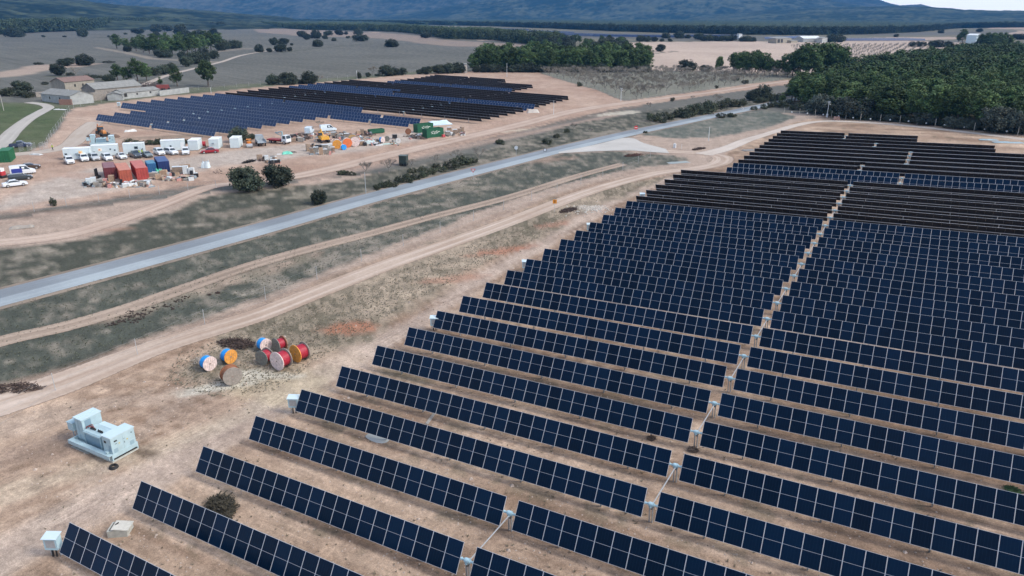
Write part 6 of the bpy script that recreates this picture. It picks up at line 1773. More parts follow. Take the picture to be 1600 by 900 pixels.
for (px, py, w, d, h, m, top, l) in [
    (482, 236, 1.1, 1.1, 1.9, P_T, None, "tall crate at the left end of the stack beside the drums"), (487, 240, 1.0, 1.0, 1.3, P_T, P_G, "pale crate next to the tall one at the stack's left end"),
    (494, 239, 1.3, 1.2, 1.4, P_G, P_W, "grey crate with a white lid in the camp stack"), (502, 241.5, 1.1, 1.1, 1.7, P_C, None, "brown crate at the front middle of the camp stack"), (508, 241, 1.2, 1.1, 1.2, P_G, P_W, "low grey crate right of the brown one"),
    (515, 239.5, 1.2, 1.1, 1.3, P_G, None, "grey slatted crate near the orange drum"), (520, 237.5, 1.1, 1.0, 1.2, P_T, P_W, "white-topped crate touching the orange drum"), (498, 233, 1.8, 1.2, 1.0, P_B, None, "black-wrapped pallet at the rear of the camp stack"),
    (507, 232, 1.9, 1.3, .9, P_G, P_W, "wide pallet at the rear of the camp stack"), (517, 229, 2.2, 1.3, .7, P_W, None, "long white wrapped pallet behind the orange drum"), (566, 227, 1.3, 1.1, 1.1, P_C, P_W, "brown box pallet right of the pale drum"), (571, 228, .9, .9, .8, P_B, None, "black bundle right of the brown box pallet"),
    (617, 216.5, 1.5, 1.2, 1.1, P_B, P_G, "dark bundle behind the white drum"), (152, 279, .25, 1.4, 2.1, P_B, None, "upright dark pallet of modules left of the maroon container"),
    (140, 288, 1.2, 1.1, 1.2, P_W, None, "white wrapped bundle, left one in the scrap left of the containers"), (147, 287, 1.1, 1.1, 1.3, P_W, None, "white wrapped bundle, right one in the scrap left of the containers"),
    (157, 289, 1.2, 1.0, 1.2, P_G, None, "grey slatted crate in front of the maroon container"), (151, 292, 1.1, 1.1, 1.0, P_G, None, "grey crate in the scrap left of the containers"), (175, 283, 1.2, 1.0, 1.2, P_C, None, "brown crate between the maroon and orange-red containers"), (165, 287, .9, .9, 1.0, mat("pink_bag", (.50, .25, .22), .7), None, "pinkish bag in front of the maroon container"),
    (220, 289, 1.4, 1.1, .8, P_G, None, "low grey pallet stack in front of the bright red container"), (231, 288, 1.4, 1.1, .7, P_G, P_W, "low pallet stack with white boards right of the bright red container"), (248, 280, 1.3, 1.2, 1.0, P_C, None, "ochre bag crate in front of the navy container"),
    (256, 274, 1.6, 1.3, 1.1, P_C, None, "brown tarpaulined crate against the navy container"), (240, 276, 2.0, 1.1, .8, P_G, None, "grey metal frames in front of the small blue container"),
    (279, 270, 2.4, 1.3, 1.3, P_T, P_W, "long crate with white top right of the navy container"), (291, 272, 1.1, 1.1, 1.8, P_W, None, "white wrapped tall pallet right of the navy container"), (300, 272, 1.2, 1.2, 1.3, P_W, None, "white wrapped low pallet, outermost to the right of the navy container"), (289, 262, 2.4, .6, .7, P_T, None, "long brown timber bundle behind the white pallets"),
    (700, 212, 1.4, 1.2, 1.2, P_G, P_W, "grey pallet stack right of the front green container"), (693, 214.5, .9, .9, .7, mat("red_box", (.55, .08, .09), .6), None, "small red box at the corner of the front green container"), (711, 209, 1.3, 1.2, 1.2, P_T, P_W, "timber crate with a pale lid right of the green containers"),
    (702, 206, 1.4, 1.2, 1.3, P_C, P_W, "crate under a white cover behind the grey pallets"), (718, 207, 1.2, 1.1, 1.1, P_T, None, "slatted timber crate, second from the right end"), (722, 205, 1.1, 1.0, 1.3, P_T, None, "slatted timber crate at the right end of the row"),
    (560, 211, 1.2, 1.1, 1.1, P_C, None, "brown crate in the scrap row left of the green skip"), (566, 209, 1.2, 1.1, 1.4, P_T, None, "pale upright crate left of the green skip"), (406, 250, 1.3, 1.2, 1.3, P_T, None, "crate standing alone below the flatbed truck"), (417, 251, 1.0, 1.0, 1.2, P_W, None, "white sack beside the lone crate"),
    (426, 250, 1.3, .8, .9, P_W, P_G, "white boards leaning right of the white sack"), (428, 255, 1.7, 1.0, .7, P_G, P_W, "grey boards pile above the right dark oak"), (542, 214, 1.6, 1.1, .9, P_G, P_W, "low white-topped pallet in the scrap row"), (521, 212, 1.4, 1.1, .9, P_G, P_W, "white-covered pallet right of the excavator"),
    (530, 216, 1.2, 1.0, 1.0, P_G, None, "grey pallet right of the excavator"), (470, 222, 1.6, 1.2, 1.2, P_G, None, "grey crate left of the excavator"), (459, 222, 1.3, 1.1, 1.1, P_T, None, "timber crate right of the crane truck"), (551, 216, 1.2, 1.0, .9, P_B, None, "dark bundle in the scrap row")]:
    stack(at(px, py), D2R(49 + rnd.uniform(-14, 14)), w, d, h, m, l, GP, top, m not in (P_W, P_B, P_C))
# sheets and tarpaulins on the ground
def sheet(px, py, w, d, c, label, rz=49, h=.12, n=7):
    p = at(px, py); b = MB().use(mat("tarp_%02d_%02d_%02d" % tuple(int(k * 99) for k in c), c, .5, noise=.1))
    vs = []; fs = []
    for i in range(n + 1):
        for j in range(n + 1):
            u = i / n - .5; v = j / n - .5; e = (abs(u) > .49 or abs(v) > .49)
            vs.append((u * w * (1 + .1 * rnd.random()), v * d * (1 + .1 * rnd.random()), .0 if e else h * (.5 + rnd.random())))
    for i in range(n):
        for j in range(n): a = i * (n + 1) + j; fs.append((a, a + n + 1, a + n + 2, a + 1))
    b.add(vs, fs); o = b.obj("tarpaulin"); o.location = p + Vector((0, 0, .03)); o.rotation_euler = (0, 0, D2R(rz)); tag(o, label, "tarpaulin"); return o
GR = (.12, .62, .42)
sheet(449, 240.5, 2.6, 1.6, (.16, .58, .44), "mint green tarpaulin lying alone in the middle of the camp", 49, .5)
sheet(452, 238.8, 4.0, .7, (.02, .02, .02), "black strip lying behind the mint green tarpaulin", 60, .2)
sheet(437, 241.3, 1.5, .8, (.6, .6, .58), "small whitish sheet left of the mint green tarpaulin")
sheet(249, 274, 1.6, 1.3, GR, "mint green sheet over a crate in front of the navy container", 49, 1.1)
sheet(284, 279, 2.6, 1.3, (.62, .68, .68), "white sheet on the ground right of the scrap, left of the green one")
sheet(290, 278, 1.6, 1.0, (.12, .50, .36), "green sheet on the ground right of the white one")
sheet(265, 282, 3.0, 1.0, (.42, .38, .32), "beige board lying below the navy container's scrap")
sheet(592, 227, 2.2, 1.2, (.68, .68, .66), "white sheet on the ground in front of the blue and white drum")
sheet(608, 225, 4.2, 1.3, (.45, .62, .56), "pale greenish sheet beneath the white drum")
sheet(578, 224, 3.4, 1.5, (.50, .60, .60), "pale plastic sheets between the brown boxes and the blue drum", 49, .6)
sheet(204, 205.5, 3.4, 2.0, (.62, .62, .58), "whitish board on the earth below the left solar field", 60, .4)
sheet(685, 195, 9.5, 2.6, (.50, .66, .74), "long pale blue tarpaulin behind the green containers", 60, .9)
sheet(322, 262, 1.8, 1.6, (.60, .68, .70), "pale twisted sheet left of the metal hoop on the empty yard", 30, 1.2)
sheet(229, 241 + 50, 2.6, .9, (.40, .39, .36), "grey boards on the ground in front of the bright red container")
sheet(183, 291, 2.6, .9, (.42, .36, .28), "wooden boards on the ground in front of the orange-red container")
sheet(57, 240.5 + 1.5, 3.0, 1.2, (.55, .56, .55), "pale broken slabs beside the camp lane at the left", 20, .25)
sheet(94, 171.5, 4.5, 1.5, (.55, .56, .55), "whitish slab in the grass below the ruined farm", 20, .2)
sheet(833, 176, 4.5, 2.0, (.60, .56, .50), "pale sandbag heap at the right foot of the left solar field", 40, .9)
sheet(34, 356, 3.6, 1.6, (.30, .27, .23), "low grey timber frame lying by the bend of the valley track", 60, .25)
sheet(1060, 254, 6.0, 2.2, (.28, .32, .31), "bluish gravel patch inside the loop of the gravel track", 50, .12)
sheet(1170, 235, 4.0, 2.4, (.20, .19, .17), "dark rubble patch left of the far black-backed rows", 50, .15)
sheet(1545, 219, 5, 1.6, (.30, .42, .46), "pale blue plastic sheeting along the perimeter track, left piece", 15, .2)
sheet(1577, 223, 8, 2.2, (.32, .44, .48), "pale blue plastic sheeting behind the last row at the right edge", 15, .2)
sheet(1307, 190 - 2.5, 2.4, 1.5, (.34, .20, .15), "small reddish heap beside the perimeter track by the mast", 10, .9)
brush(at(389, 253.5), 2.2, .8, .8, "black scrap heap standing on the empty yard", "black_scrap", (.015, .015, .015), 200, "scrap_heap", "scrap")
brush(at(342, 271), 1.5, .5, 1.3, "dark bent metal hoop lying in the yard left of the dark oaks", "black_scrap", (.015, .015, .015), 26, "scrap_heap", "scrap")
for (px, py, rx, l) in [(452, 214, 2.4, "dark scrap right of the crane truck, left part"), (466, 213, 2.8, "dark scrap right of the crane truck, middle part"), (480, 216, 2.6, "dark scrap left of the excavator"), (536, 211, 2.6, "rusty scrap behind the pallets in the scrap row"), (573, 212, 3.0, "scrap at the left end of the green skip"),
                        (160, 291, 2.0, "scrap metal in front of the maroon container"), (645, 214, 3.2, "brown pipes and scrap left of the front green container"), (655, 217, 2.6, "purplish scrap at the foot of the front green container"), (710, 208, 2.2, "brown scrap between the crates at the right end of the camp")]:
    brush(at(px, py), rx, .9, 1.0, l, "rust_scrap", (.13, .095, .08), 150, "scrap_heap", "scrap")
b = MB(); qd = random.Random(21)
dm_ = [P_T, P_G, P_W, P_C, P_B, mat("rust_scrap", (.13, .095, .08)), mat("bluegrey_scrap", (.22, .27, .30), .7), mat("pink_bag", (.50, .25, .22), .7)]
for (xa, xb, ya, yb, n_) in ((134, 165, 280, 293, 70), (162, 238, 286, 293, 90), (236, 308, 270, 283, 80), (447, 480, 212, 220, 60), (484, 580, 208, 220, 150), (485, 522, 228, 242, 40), (560, 625, 218, 228, 40), (640, 662, 211, 218, 40), (695, 725, 205, 213, 40), (404, 436, 248, 256, 30)):
    for i in range(n_):
        p = at(round(qd.uniform(xa, xb), 1), round(qd.uniform(ya, yb), 1)); b.use(dm_[qd.randrange(len(dm_))])
        b.xf = Matrix.Translation(p) @ Matrix.Rotation(qd.random() * 3.14, 4, 'Z') @ Matrix.Rotation(qd.uniform(-.3, .3), 4, 'X')
        w_ = qd.uniform(.15, .8); d_ = qd.uniform(.1, .4); h_ = qd.uniform(.05, .5) if qd.random() < .8 else qd.uniform(.5, 1.0)
        b.frustum(-w_, w_, -d_, d_, -.05, h_, qd.uniform(0, .08), qd.uniform(0, .05))
b.xf = None
tag(b.obj("building_debris"), "loose building debris strewn round the containers and along the scrap row", "debris", kind="stuff")
# people
SKIN = mat("skin", (.45, .26, .18), .6); HIV = mat("hi_vis_yellow", (.55, .72, .05), .6); TRO = mat("dark_trousers", (.05, .05, .06), .8); HELM = mat("helmet_white", (.7, .7, .7), .4)
def person(loc, heading, label, stride=.18):
    t = thing("person", label, "person", loc, heading)
    me = bpy.data.meshes.new("body")
    J = {"pel": (0, 0, .95), "sp": (0, 0, 1.2), "ch": (0, 0, 1.38), "nk": (0, 0, 1.52), "hd": (0, .01, 1.62), "hd2": (0, .01, 1.74),
         "lh": (.10, 0, .90), "lk": (.11, .06 + stride * .3, .50), "la": (.11, -.02 + stride, .08), "lt": (.11, .16 + stride, .04),
         "rh": (-.10, 0, .90), "rk": (-.11, .04 - stride * .3, .50), "ra": (-.11, -.02 - stride, .08), "rt": (-.11, .14 - stride, .04),
         "ls": (.19, 0, 1.40), "le": (.25, -.03, 1.13), "lw": (.26, .10, .90), "lf": (.26, .13, .82), "rs": (-.19, 0, 1.40), "re": (-.25, -.03, 1.13), "rw": (-.26, .12, .92), "rf": (-.26, .16, .84)}
    Rd = {"pel": .15, "sp": .14, "ch": .16, "nk": .055, "hd": .09, "hd2": .085, "lh": .095, "lk": .065, "la": .045, "lt": .04, "rh": .095, "rk": .065, "ra": .045, "rt": .04, "ls": .07, "le": .045, "lw": .03, "lf": .035, "rs": .07, "re": .045, "rw": .03, "rf": .035}
    keys = list(J); E_ = [("pel", "sp"), ("sp", "ch"), ("ch", "nk"), ("nk", "hd"), ("hd", "hd2"), ("pel", "lh"), ("lh", "lk"), ("lk", "la"), ("la", "lt"), ("pel", "rh"), ("rh", "rk"), ("rk", "ra"), ("ra", "rt"), ("ch", "ls"), ("ls", "le"), ("le", "lw"), ("lw", "lf"), ("ch", "rs"), ("rs", "re"), ("re", "rw"), ("rw", "rf")]
    me.from_pydata([J[k] for k in keys], [(keys.index(a), keys.index(b)) for a, b in E_], [])
    o = link("body", me, t)
    md = o.modifiers.new("skin", 'SKIN'); 
    for i, k in enumerate(keys): me.skin_vertices[0].data[i].radius = (Rd[k], Rd[k])
    me.skin_vertices[0].data[0].use_root = True
    s2 = o.modifiers.new("sub", 'SUBSURF'); s2.levels = 1; s2.render_levels = 1
    me.materials.append(TRO)
    b = MB().use(HIV); b.cyl((0, 0, .98), (0, 0, 1.25), .20, 12, .205, cap=False); b.cyl((0, 0, 1.25), (0, 0, 1.47), .205, 12, .12, cap=False); b.obj("vest", t)
    b = MB().use(HELM); b.ball((0, .01, 1.76), .125, 10, 6, 0, (1, 1, .75)); b.obj("helmet", t)
    b = MB().use(SKIN); b.ball((0, .05, 1.64), .085, 8, 6, 0, (1, 1, 1.2)); b.obj("face", t)
    return t
import bpy as _b
person(at(83, 235.5), D2R(160), "person in a hi-vis yellow vest walking on the lane left of the cabins")
person(at(218.5, 244), D2R(200), "person in a yellow vest standing just right of the dark pickup", .05)
person(at(223, 243), D2R(20), "person in a yellow vest standing left of the grey car", .05)
#@@FARM
# ------------------------------------------------------------------ ruined farm
M_STO = mat("rubble_wall", (.27, .245, .215), .95, noise=.25, nscale=1.2); M_WHW = mat("limewashed_wall", (.37, .385, .375), .9, noise=.22, nscale=.7)
M_RT = mat("clay_tiles", (.20, .135, .115), .9, noise=.25, nscale=1.5); M_GT = mat("grey_roofing", (.245, .25, .235), .9, noise=.2, nscale=.8)
M_CRM = mat("cream_wall", (.31, .285, .235), .9, noise=.2, nscale=.8)
def building(p0, p1, depth, h, rise, wallm, roofm, label, name="farm_building", ops=(), roof=True, gable=True, over=.3, chim=False):
    """front wall from photo point p0 to p1 (base); depth extends behind"""
    A = at(*p0); B = at(*p1); L = (B - A).xy.length; rz = math.atan2(B.y - A.y, B.x - A.x)
    t = thing(name, label, "building", A, rz)
    b = MB().use(wallm)
    if roof:
        b.box(0, L, 0, .4, -.4, h); b.box(0, L, depth - .4, depth, -.4, h)
        b.box(0, .4, .4, depth - .4, -.4, h); b.box(L - .4, L, .4, depth - .4, -.4, h)
        if gable:
            for x in (0, L - .4): b.add([(x, .0, h), (x + .4, .0, h), (x + .4, depth / 2, h + rise), (x, depth / 2, h + rise), (x, depth, h), (x + .4, depth, h)], [(0, 1, 2, 3), (3, 2, 5, 4), (0, 3, 4), (1, 5, 2)])
    else:
        b.box(0, L, 0, .45, -.4, h); b.box(0, L, depth - .45, depth, -.4, h * .9); b.box(0, .45, .45, depth - .45, -.4, h * .95); b.box(L - .45, L, .45, depth - .45, -.4, h * .8)
    w = b.obj("wall", t)
    if roof:
        b = MB().use(roofm)
        if gable:
            o_ = over; hr = h + rise + .1; he = h - rise * o_ / (depth / 2) + .1
            for (ya, yb, za, zb) in ((-o_, depth / 2, he, hr), (depth / 2, depth + o_, hr, he)):
                b.add([(-o_, ya, za), (L + o_, ya, za), (L + o_, yb, zb), (-o_, yb, zb), (-o_, ya, za - .15), (L + o_, ya, za - .15), (L + o_, yb, zb - .15), (-o_, yb, zb - .15)],
                      [(0, 1, 2, 3), (7, 6, 5, 4), (0, 4, 5, 1), (1, 5, 6, 2), (2, 6, 7, 3), (3, 7, 4, 0)])
        else:
            b.add([(-over, -over, h + .05), (L + over, -over, h + .05), (L + over, depth + over, h + rise), (-over, depth + over, h + rise), (-over, -over, h + .2), (L + over, -over, h + .2), (L + over, depth + over, h + rise + .15), (-over, depth + over, h + rise + .15)],
                  [(0, 3, 2, 1), (4, 5, 6, 7), (0, 1, 5, 4), (1, 2, 6, 5), (2, 3, 7, 6), (3, 0, 4, 7)])
        b.obj("roof", t)
    for (x, z, ww, hh) in ops:
        b = MB().use(M_DARK); b.box(x - ww / 2, x + ww / 2, -.02, .05, z - hh / 2, z + hh / 2); b.obj("opening", w)
    return t
building((66, 158), (112, 164), 9, 3.0, 1.6, M_WHW, M_GT, "long low limewashed farm building at the left front of the ruined farm", ops=[(6, 1.6, .8, 1.0), (13, 1.6, .8, 1.0)])
building((104, 147), (150, 142), 8, 5.0, 1.6, M_CRM, M_RT, "cream farmhouse with a red tiled roof, tallest of the ruined farm", ops=[(5, 3.2, .9, 1.1), (9, 3.2, .9, 1.1), (13, 3.0, .9, 1.1)])
building((150, 150), (222, 143), 9, 2.8, 2.2, M_STO, M_GT, "long shed with a pale grey roof behind the roofless walls of the farm")
building((127, 160), (194, 152), 9, 2.6, 0, M_STO, M_GT, "roofless rubble-walled yard building in the middle of the farm", roof=False)
building((113, 164), (127, 161), 5, 2.2, 0, mat("brick_ruin", (.30, .17, .13), .95, noise=.25), M_GT, "small collapsed brick lean-to between the two front buildings of the farm", roof=False)
building((194, 155), (250, 149), 7, 2.6, 1.0, M_WHW, M_GT, "low white shed with small dark windows at the right of the farm", ops=[(1.0, 1.5, 1.4, 1.4), (6.5, 1.6, .8, .8), (13, 1.7, .8, .8)])
building((192, 157), (196, 154), 5.5, 2.4, .9, M_WHW, M_GT, "small end block of the low white shed with a round dark opening", ops=[(.8, 1.2, .9, .9)])
A = at(250, 150); B = at(296, 144.5)
b = MB().use(M_WHW); L_ = (B - A).xy.length; b.box(0, L_, 0, .4, -.3, 2.2); o = b.obj("yard_wall"); o.location = A; o.rotation_euler = (0, 0, math.atan2(B.y - A.y, B.x - A.x)); tag(o, "white yard wall running right from the low shed of the farm", "wall")
A = at(57, 152); B = at(90, 148)
b = MB().use(M_STO); L_ = (B - A).xy.length; b.box(0, L_, 0, .4, -.3, 2.0); b.box(L_ * .3, L_ * .3 + .4, .4, 6, -.3, 1.8); o = b.obj("yard_wall"); o.location = A; o.rotation_euler = (0, 0, math.atan2(B.y - A.y, B.x - A.x)); tag(o, "broken rubble wall at the left rear of the farm", "wall")
for px, py, l in ((250, 141, "red rusty machine, left one above the white yard wall"), (260, 140.5, "red rusty machine, right one above the white yard wall")):
    b = MB().use(mat("rust_red", (.20, .045, .04), .8, noise=.2)); b.frustum(-1.6, 1.6, -1, 1, .4, 2.4, .3, .2); b.use(M_DARK); b.cyl((-1, -1.1, .5), (-1, 1.1, .5), .5, 10); b.cyl((1, -1.1, .5), (1, 1.1, .5), .5, 10)
    o = b.obj("farm_machine"); o.location = at(px, py); o.rotation_euler = (0, 0, 1); tag(o, l, "machine")
brush(at(232, 135), 7, 2.5, 3.0, "heap of rusty scrap and bushes behind the white shed", "rust_scrap2", (.12, .085, .08), 500, "scrap_heap", "scrap")
# far farm sheds and white tower
building((1213, 68), (1236, 67), 12, 6, 1.5, M_CRM, M_GT, "far shed with two dark open bays beyond the sandy field", ops=[(6, 3, 7, 4.5), (15, 3, 6, 4.5)], gable=False)
building((1255, 66), (1283, 66), 18, 5, 3, M_WHW, mat("white_roof", (.70, .74, .76), .5), "far barn with a bright white roof beyond the high pines")
building((1284, 67), (1293, 66), 8, 6, 1, M_WHW, M_GT, "small pale building right of the white-roofed barn", gable=False)
building((1154, 62), (1159, 62), 5, 8, .6, mat("white_wall", (.68, .70, .70), .7), M_GT, "tiny white building at the right end of the far oak row", gable=False)
building((1507, 74), (1523, 74), 8, 13, 1.5, mat("tower_blue_white", (.50, .64, .70), .6), mat("tower_top", (.70, .75, .76), .6), "pale blue-white block building rising above the right wood", gable=False)
building((1236, 67.5), (1246, 67), 8, 3, .8, M_CRM, M_GT, "low cream annexe between the open shed and the white-roofed barn", gable=False)
building((726, 114), (730, 114), 3, 5, .4, mat("pale_wall", (.5, .47, .42), .8), M_GT, "narrow pale hut between the hedge oaks and the middle grove", gable=False)
# far solar fields
M_FPV = mat("far_panels", (.02, .045, .12), rough=.3)
def far_array(pa, pb, label, rows=5, gap=9):
    A = at(*pa); B = at(*pb); d = (B - A).xy; L = d.length; rz = math.atan2(d.y, d.x)
    t = thing("solar_array", label, "solar array", A, rz, "distant solar arrays")
    for r_ in range(rows):
        b = MB().use(M_FPV); y = r_ * gap
        b.add([(0, y, .8), (L, y, .8), (L, y + 2.4, 3.4), (0, y + 2.4, 3.4), (0, y + .1, .72), (L, y + .1, .72), (L, y + 2.5, 3.32), (0, y + 2.5, 3.32)], [(0, 1, 2, 3), (7, 6, 5, 4), (0, 4, 5, 1), (1, 5, 6, 2), (2, 6, 7, 3), (3, 7, 4, 0)])
        b.use(M_STEEL)
        for i in range(int(L / 25)): b.box(i * 25, i * 25 + .3, y + 1, y + 1.3, 0, 2.0)
        b.box(0, L, y + 2.52, y + 2.7, 3.3, 3.45)
        b.obj("panel_row", t)
    return t
far_array((735, 46), (800, 48), "distant blue array, leftmost, behind the wood belt", 6)
far_array((800, 50), (855, 53), "distant blue array, second from the left, behind the mixed wood", 7)
far_array((838, 54), (925, 57.5), "distant blue array behind the mixed wood, third from the left", 6)
far_array((925, 57.5), (1070, 59.5), "long distant blue array above the sandy field", 5)
far_array((1070, 58), (1155, 59.5), "distant blue array behind the far oak row", 4)
far_array((1213, 62), (1272, 60), "distant blue array behind the open shed", 3)
far_array((1322, 64.5), (1446, 63.5), "distant blue array above the pale orchard at the right", 6)
#@@POLES
# ------------------------------------------------------------------ fences, masts, signs
M_POLE = mat("pole_grey", (.42, .44, .45), .5); M_WPOLE = mat("mast_white", (.70, .73, .74), .5); M_CPOLE = mat("pole_concrete", (.42, .40, .36), .9)
def fence(px, spacing, h, label, discs=False, r=.035, wires=True, m=None, group=None):
    pts = [at(*p) for p in px]
    t = thing("fence", label, "fence", pts[0], 0, group); o0 = pts[0]
    tot = sum((pts[i + 1] - pts[i]).xy.length for i in range(len(pts) - 1)); n = min(int(tot / spacing), 99); sp = tot / n
    P_ = []; i = 0; acc = 0
    for k in range(n + 1):
        s = k * sp
        while i < len(pts) - 2 and s > acc + (pts[i + 1] - pts[i]).xy.length: acc += (pts[i + 1] - pts[i]).xy.length; i += 1
        f = min(1, (s - acc) / max((pts[i + 1] - pts[i]).xy.length, 1e-6)); q = pts[i].lerp(pts[i + 1], f); q.z = Tf(q.x, q.y); P_.append(q - o0)
    pm = MB().use(m or M_POLE); pm.cyl((0, 0, -.2), (0, 0, h), r, 6); pme = pm.mesh("post")
    for q in P_: o = link("post", pme, t); o.location = q
    if wires:
        b = MB().use(M_POLE)
        for a, c in zip(P_, P_[1:]):
            for z in (.15, h * .5, h * .95): b.cyl(a + Vector((0, 0, z)), c + Vector((0, 0, z)), .007, 3, cap=False)
        b.obj("wire", t)
    if discs:
        dm = MB().use(M_WPOLE); dm.ball((0, 0, .9), .28, 10, 6); dme = dm.mesh("marker_ball")
        for a, c in zip(P_, P_[1:]): o = link("marker_ball", dme, t); o.location = (a + c) / 2
    return t
fence([(1225, 178), (1300, 184), (1345, 189.5), (1400, 191.5), (1500, 202.5), (1600, 212.5), (1700, 224)], 6.2, 2.6, "fence of grey posts with white markers in front of the right wood", True, .09, False, M_CPOLE)
fence([(-40, 690), (40, 640), (102, 601), (165, 577), (280, 525), (345, 496), (435, 462), (485, 441), (560, 410), (632, 384), (720, 352), (805, 322), (882, 296), (925, 282), (985, 262), (1016, 246)], 9.5, 2.1, "thin wire fence along the gravel track beside the green strip")
fence([(-60, 345), (0, 336), (60, 330), (105, 322), (170, 314), (230, 306), (290, 299), (380, 290)], 5.5, 1.8, "thin wire fence between the camp yard and the valley track")
fence([(72, 232), (80, 215), (95, 195), (110, 172), (128, 166), (200, 152), (300, 142), (420, 132), (560, 122), (650, 113), (735, 110), (840, 112), (930, 140), (975, 157), (1080, 145), (1170, 131)], 6.5, 1.9, "thin wire fence round the back of the left solar field")
# gate panels
t = thing("mesh_barrier", "group of upright mesh panels standing at the camp gate at left", "barrier", at(46, 236), D2R(40))
for i in range(5):
    b = MB().use(M_POLE); x = i * 1.5 - 2; y = (i % 2) * 1.2
    for k in range(7): b.cyl((x, y + k * .45 - 1, 0), (x, y + k * .45 - 1, 2), .02, 3)
    for z in (.1, 1.0, 1.95): b.cyl((x, y - 1, z), (x, y + 1.7, z), .02, 3)
    b.obj("panel", t)
def pole(px, py, topy, label, r=.07, m=None, arm=False, cabinet=False, name="pole"):
    p = at(px, py); h = (py - topy) / ppm(p) * 1.03
    t = thing(name, label, name, p)
    b = MB().use(m or M_WPOLE); b.cyl((0, 0, -.2), (0, 0, h), r, 8, r * .7); b.obj("shaft", t)
    if arm:
        b = MB().use(m or M_WPOLE); b.box(-.5, .5, -.12, .12, h - .25, h); b.cyl((0, 0, h - .9), (.5, 0, h - .8), .06, 5); b.ball((.5, 0, h - .95), .16, 8, 5); b.obj("camera_head", t)
    if cabinet:
        b = MB().use(M_WPOLE); b.box(-.35, .35, -.3, .3, 0, 1.2); b.obj("cabinet", t)
    return t
pole(970, 158, 139, "white camera mast at the corner of the left solar field by the orchard", .13, None, True, False, "mast")
pole(1107, 220, 199, "plain white mast on the meadow right of the road junction", .10, None, False, False, "mast")
pole(865, 179, 158, "thin white mast at the right foot of the left solar field", .09, None, False, False, "mast")
pole(792, 120, 100, "white mast in front of the middle grove", .10, None, False, False, "mast")
pole(558, 124, 111, "thin white mast behind the left solar field among the hedge oaks", .10, None, False, False, "mast")
pole(1292, 183, 160, "white camera mast with a cabinet at the corner of the right wood", .13, None, True, True, "mast")
pole(572, 304, 270, "thin grey utility pole at the edge of the asphalt road", .07, M_POLE, False, False, "pole")
pole(330, 146, 137, "small white mast behind the blue rows of the left field", .09, None, False, False, "mast")
pole(6, 173, 150, "pale leaning lamp mast at the left edge", .12, M_CPOLE, False, False, "mast")
pole(111, 161, 140, "thin pole standing against the front farm building", .06, M_POLE, False, False, "pole")
pole(1016, 166 + 1, 160, "wooden stub post beside the valley track", .12, mat("stub_wood", (.15, .12, .1), .9), False, False, "post")
pole(1054, 231, 223, "white post on a small cabinet at the road junction", .07, None, False, True, "post")
pole(1065, 232, 225, "thin white post right of the junction cabinet", .05, None, False, False, "post")
pole(808, 177 - 2, 166, "thin mast behind the right ends of the black-backed rows", .06, None, False, False, "mast")
def sign(px, py, topy, shape, c, label, back=False, board=.45, heading=0.0, c2=None):
    p = at(px, py); h = (py - topy) / ppm(p)
    t = thing("road_sign", label, "sign", p, heading)
    b = MB().use(M_POLE); b.cyl((0, .03, -.2), (0, .03, h), .035, 6); b.obj("post", t)
    m = mat("sign_%02d_%02d_%02d" % tuple(int(k * 99) for k in c), c, .5); b = MB().use(m); z = h - board
    if shape == "round": b.cyl((0, -.03, z), (0, 0, z), board, 20)
    elif shape == "oct": b.cyl((0, -.03, z), (0, 0, z), board, 8)
    elif shape == "tri": b.add([(-board, -.03, z + board * .6), (board, -.03, z + board * .6), (0, -.03, z - board), (-board, 0, z + board * .6), (board, 0, z + board * .6), (0, 0, z - board)], [(0, 2, 1), (3, 4, 5), (0, 1, 4, 3), (1, 2, 5, 4), (2, 0, 3, 5)])
    elif shape == "diamond": b.cyl((0, -.03, z), (0, 0, z), board, 4)
    o = b.obj("board", t)
    if c2:
        b = MB().use(mat("sign2_%02d_%02d" % (int(c2[0] * 99), int(c2[1] * 99)), c2, .5))
        if shape == "round": b.cyl((0, -.036, z), (0, -.032, z), board * .72, 20)
        elif shape == "oct": b.box(-board * .7, board * .7, -.036, -.031, z - .1, z + .1)
        elif shape == "tri": b.add([(-board * .62, -.034, z + board * .36), (board * .62, -.034, z + board * .36), (0, -.034, z - board * .6)], [(0, 2, 1)])
        elif shape == "diamond": b.box(-.12, .12, -.036, -.031, z - .25, z + .25)
        b.obj("symbol", o)
    return t
hd = D2R(25)
sign(739.5, 281, 262, "tri", (.62, .08, .07), "inverted triangular sign with a red rim on the near road edge", heading=hd, c2=(.75, .75, .75), board=.6)
sign(806.5, 244, 228, "round", (.66, .68, .70), "round whitish sign on the far road edge", heading=hd, board=.5)
sign(851.5, 240, 231.5, "round", (.08, .09, .10), "round sign with a dark rim near the widening of the road", heading=hd, board=.5, c2=(.7, .7, .7))
sign(993, 215, 196.5, "oct", (.65, .05, .05), "red stop sign on a post at the junction", heading=hd, board=.62, c2=(.8, .8, .8))
sign(1160, 174, 168, "round", (.7, .7, .7), "small white marker sign at the far road edge", heading=hd, board=.4)
sign(866.5, 331, 310, "diamond", (.78, .30, .03), "orange-yellow warning sign on a thin post beside the gravel track", heading=hd, board=.58, c2=(.35, .12, .02))
# white stones in heap by the sign
b = MB().use(mat("white_stones", (.58, .55, .50), .9))
for i in range(90):
    p = at(930, 327); b.ball((p.x + rnd.gauss(0, 2.2), p.y + rnd.gauss(0, 2.6), p.z + .05), rnd.uniform(.06, .22), 5, 4, .5, (1, 1, .7))
tag(b.obj("stones"), "scatter of pale stones right of the brown root heap", "stones", kind="stuff")
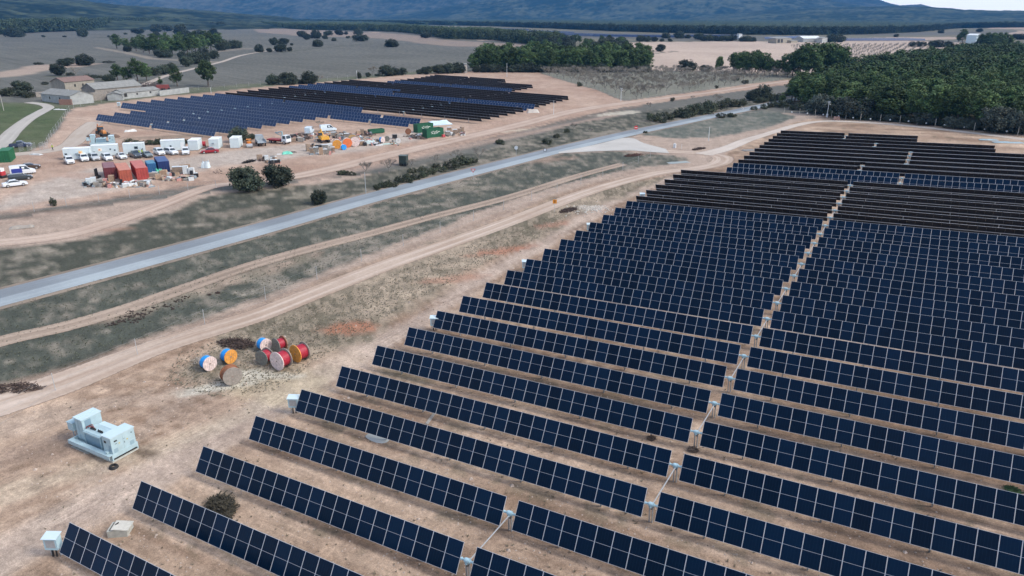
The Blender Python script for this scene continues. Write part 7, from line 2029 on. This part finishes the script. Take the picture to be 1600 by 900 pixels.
# ------------------------------------------------------------------ stones and tufts over the near ground
T1W = W(T1)
def scatter(name, n, fn, region, label, m, seed):
    r_ = random.Random(seed); b = MB().use(m); k = 0; tries = 0
    while k < n and tries < n * 30:
        tries += 1
        q = r_.random() ** 1.5 * 150 + 38; a = r_.uniform(-.66, .66) + YAW
        x = C[0] + q * math.sin(a); y = C[1] + q * math.cos(a)
        if not any(inpoly(x, y, ZW[z]) for z in region): continue
        if float(ldist(np.array([x]), np.array([y]), T1W)[0]) < 3.4: continue
        fn(b, x, y, Tf(x, y), r_); k += 1
    tag(b.obj(name), label, name, kind="stuff")
def stone(b, x, y, z, r_):
    s = r_.uniform(.03, .11) * (1 + (r_.random() > .97) * 1.2)
    vs = [(x + s * math.cos(t) * r_.uniform(.7, 1.2), y + s * math.sin(t) * r_.uniform(.7, 1.2), z) for t in (0, 1.6, 3.1, 4.7)] + [(x + r_.uniform(-.3, .3) * s, y, z + s * .8)]
    b.add(vs, [(0, 1, 4), (1, 2, 4), (2, 3, 4), (3, 0, 4)])
def tuft(b, x, y, z, r_):
    s = r_.uniform(.05, .2)
    for i in range(7):
        a = r_.random() * 6.28; l = s * r_.uniform(.5, 1.2); w = .035 + s * .08
        dx, dy = math.cos(a), math.sin(a)
        b.add([(x - dy * w, y + dx * w, z), (x + dy * w, y - dx * w, z), (x + dx * l, y + dy * l, z + l * r_.uniform(.5, 1.1))], [(0, 1, 2)])
scatter("stones", 6500, stone, ["field"], "pale stones strewn over the bare earth between the rows", mat("field_stones", (.46, .38, .32), .95, noise=.3, nscale=2), 3)
scatter("dry_weeds", 1900, tuft, ["field"], "small dry weed tufts on the bare earth", mat("dry_weeds", (.17, .145, .10), .95, noise=.4, nscale=1), 4)
scatter("grass_tufts", 5200, tuft, ["strip"], "coarse grass tufts of the green strip beside the road", mat("strip_grass", (.115, .125, .085), .95, noise=.4, nscale=1), 5)
scatter("grass_tufts", 5000, tuft, ["scrub"], "coarse grey-green tufts of the scrub patch beside the gravel track", mat("scrub_grass", (.22, .20, .145), .95, noise=.4, nscale=1), 6)
#@@HAZE
# ------------------------------------------------------------------ the air
hz = bpy.data.materials.new("haze_air"); hz.use_nodes = True
nt = hz.node_tree; nt.nodes.remove(nt.nodes["Principled BSDF"])
pv = nt.nodes.new("ShaderNodeVolumePrincipled")
pv.inputs["Color"].default_value = (.06, .27, .66, 1)
pv.inputs["Density"].default_value = 9.5e-5
pv.inputs["Anisotropy"].default_value = 0.0
nt.links.new(pv.outputs[0], nt.nodes["Material Output"].inputs["Volume"])
b = MB().use(hz); b.box(C[0] - 10900, C[0] + 10900, C[1] - 10900, C[1] + 10900, -12, 1150)
tag(b.obj("haze"), "thin blue air between the camera and the far mountains", "haze", kind="stuff")
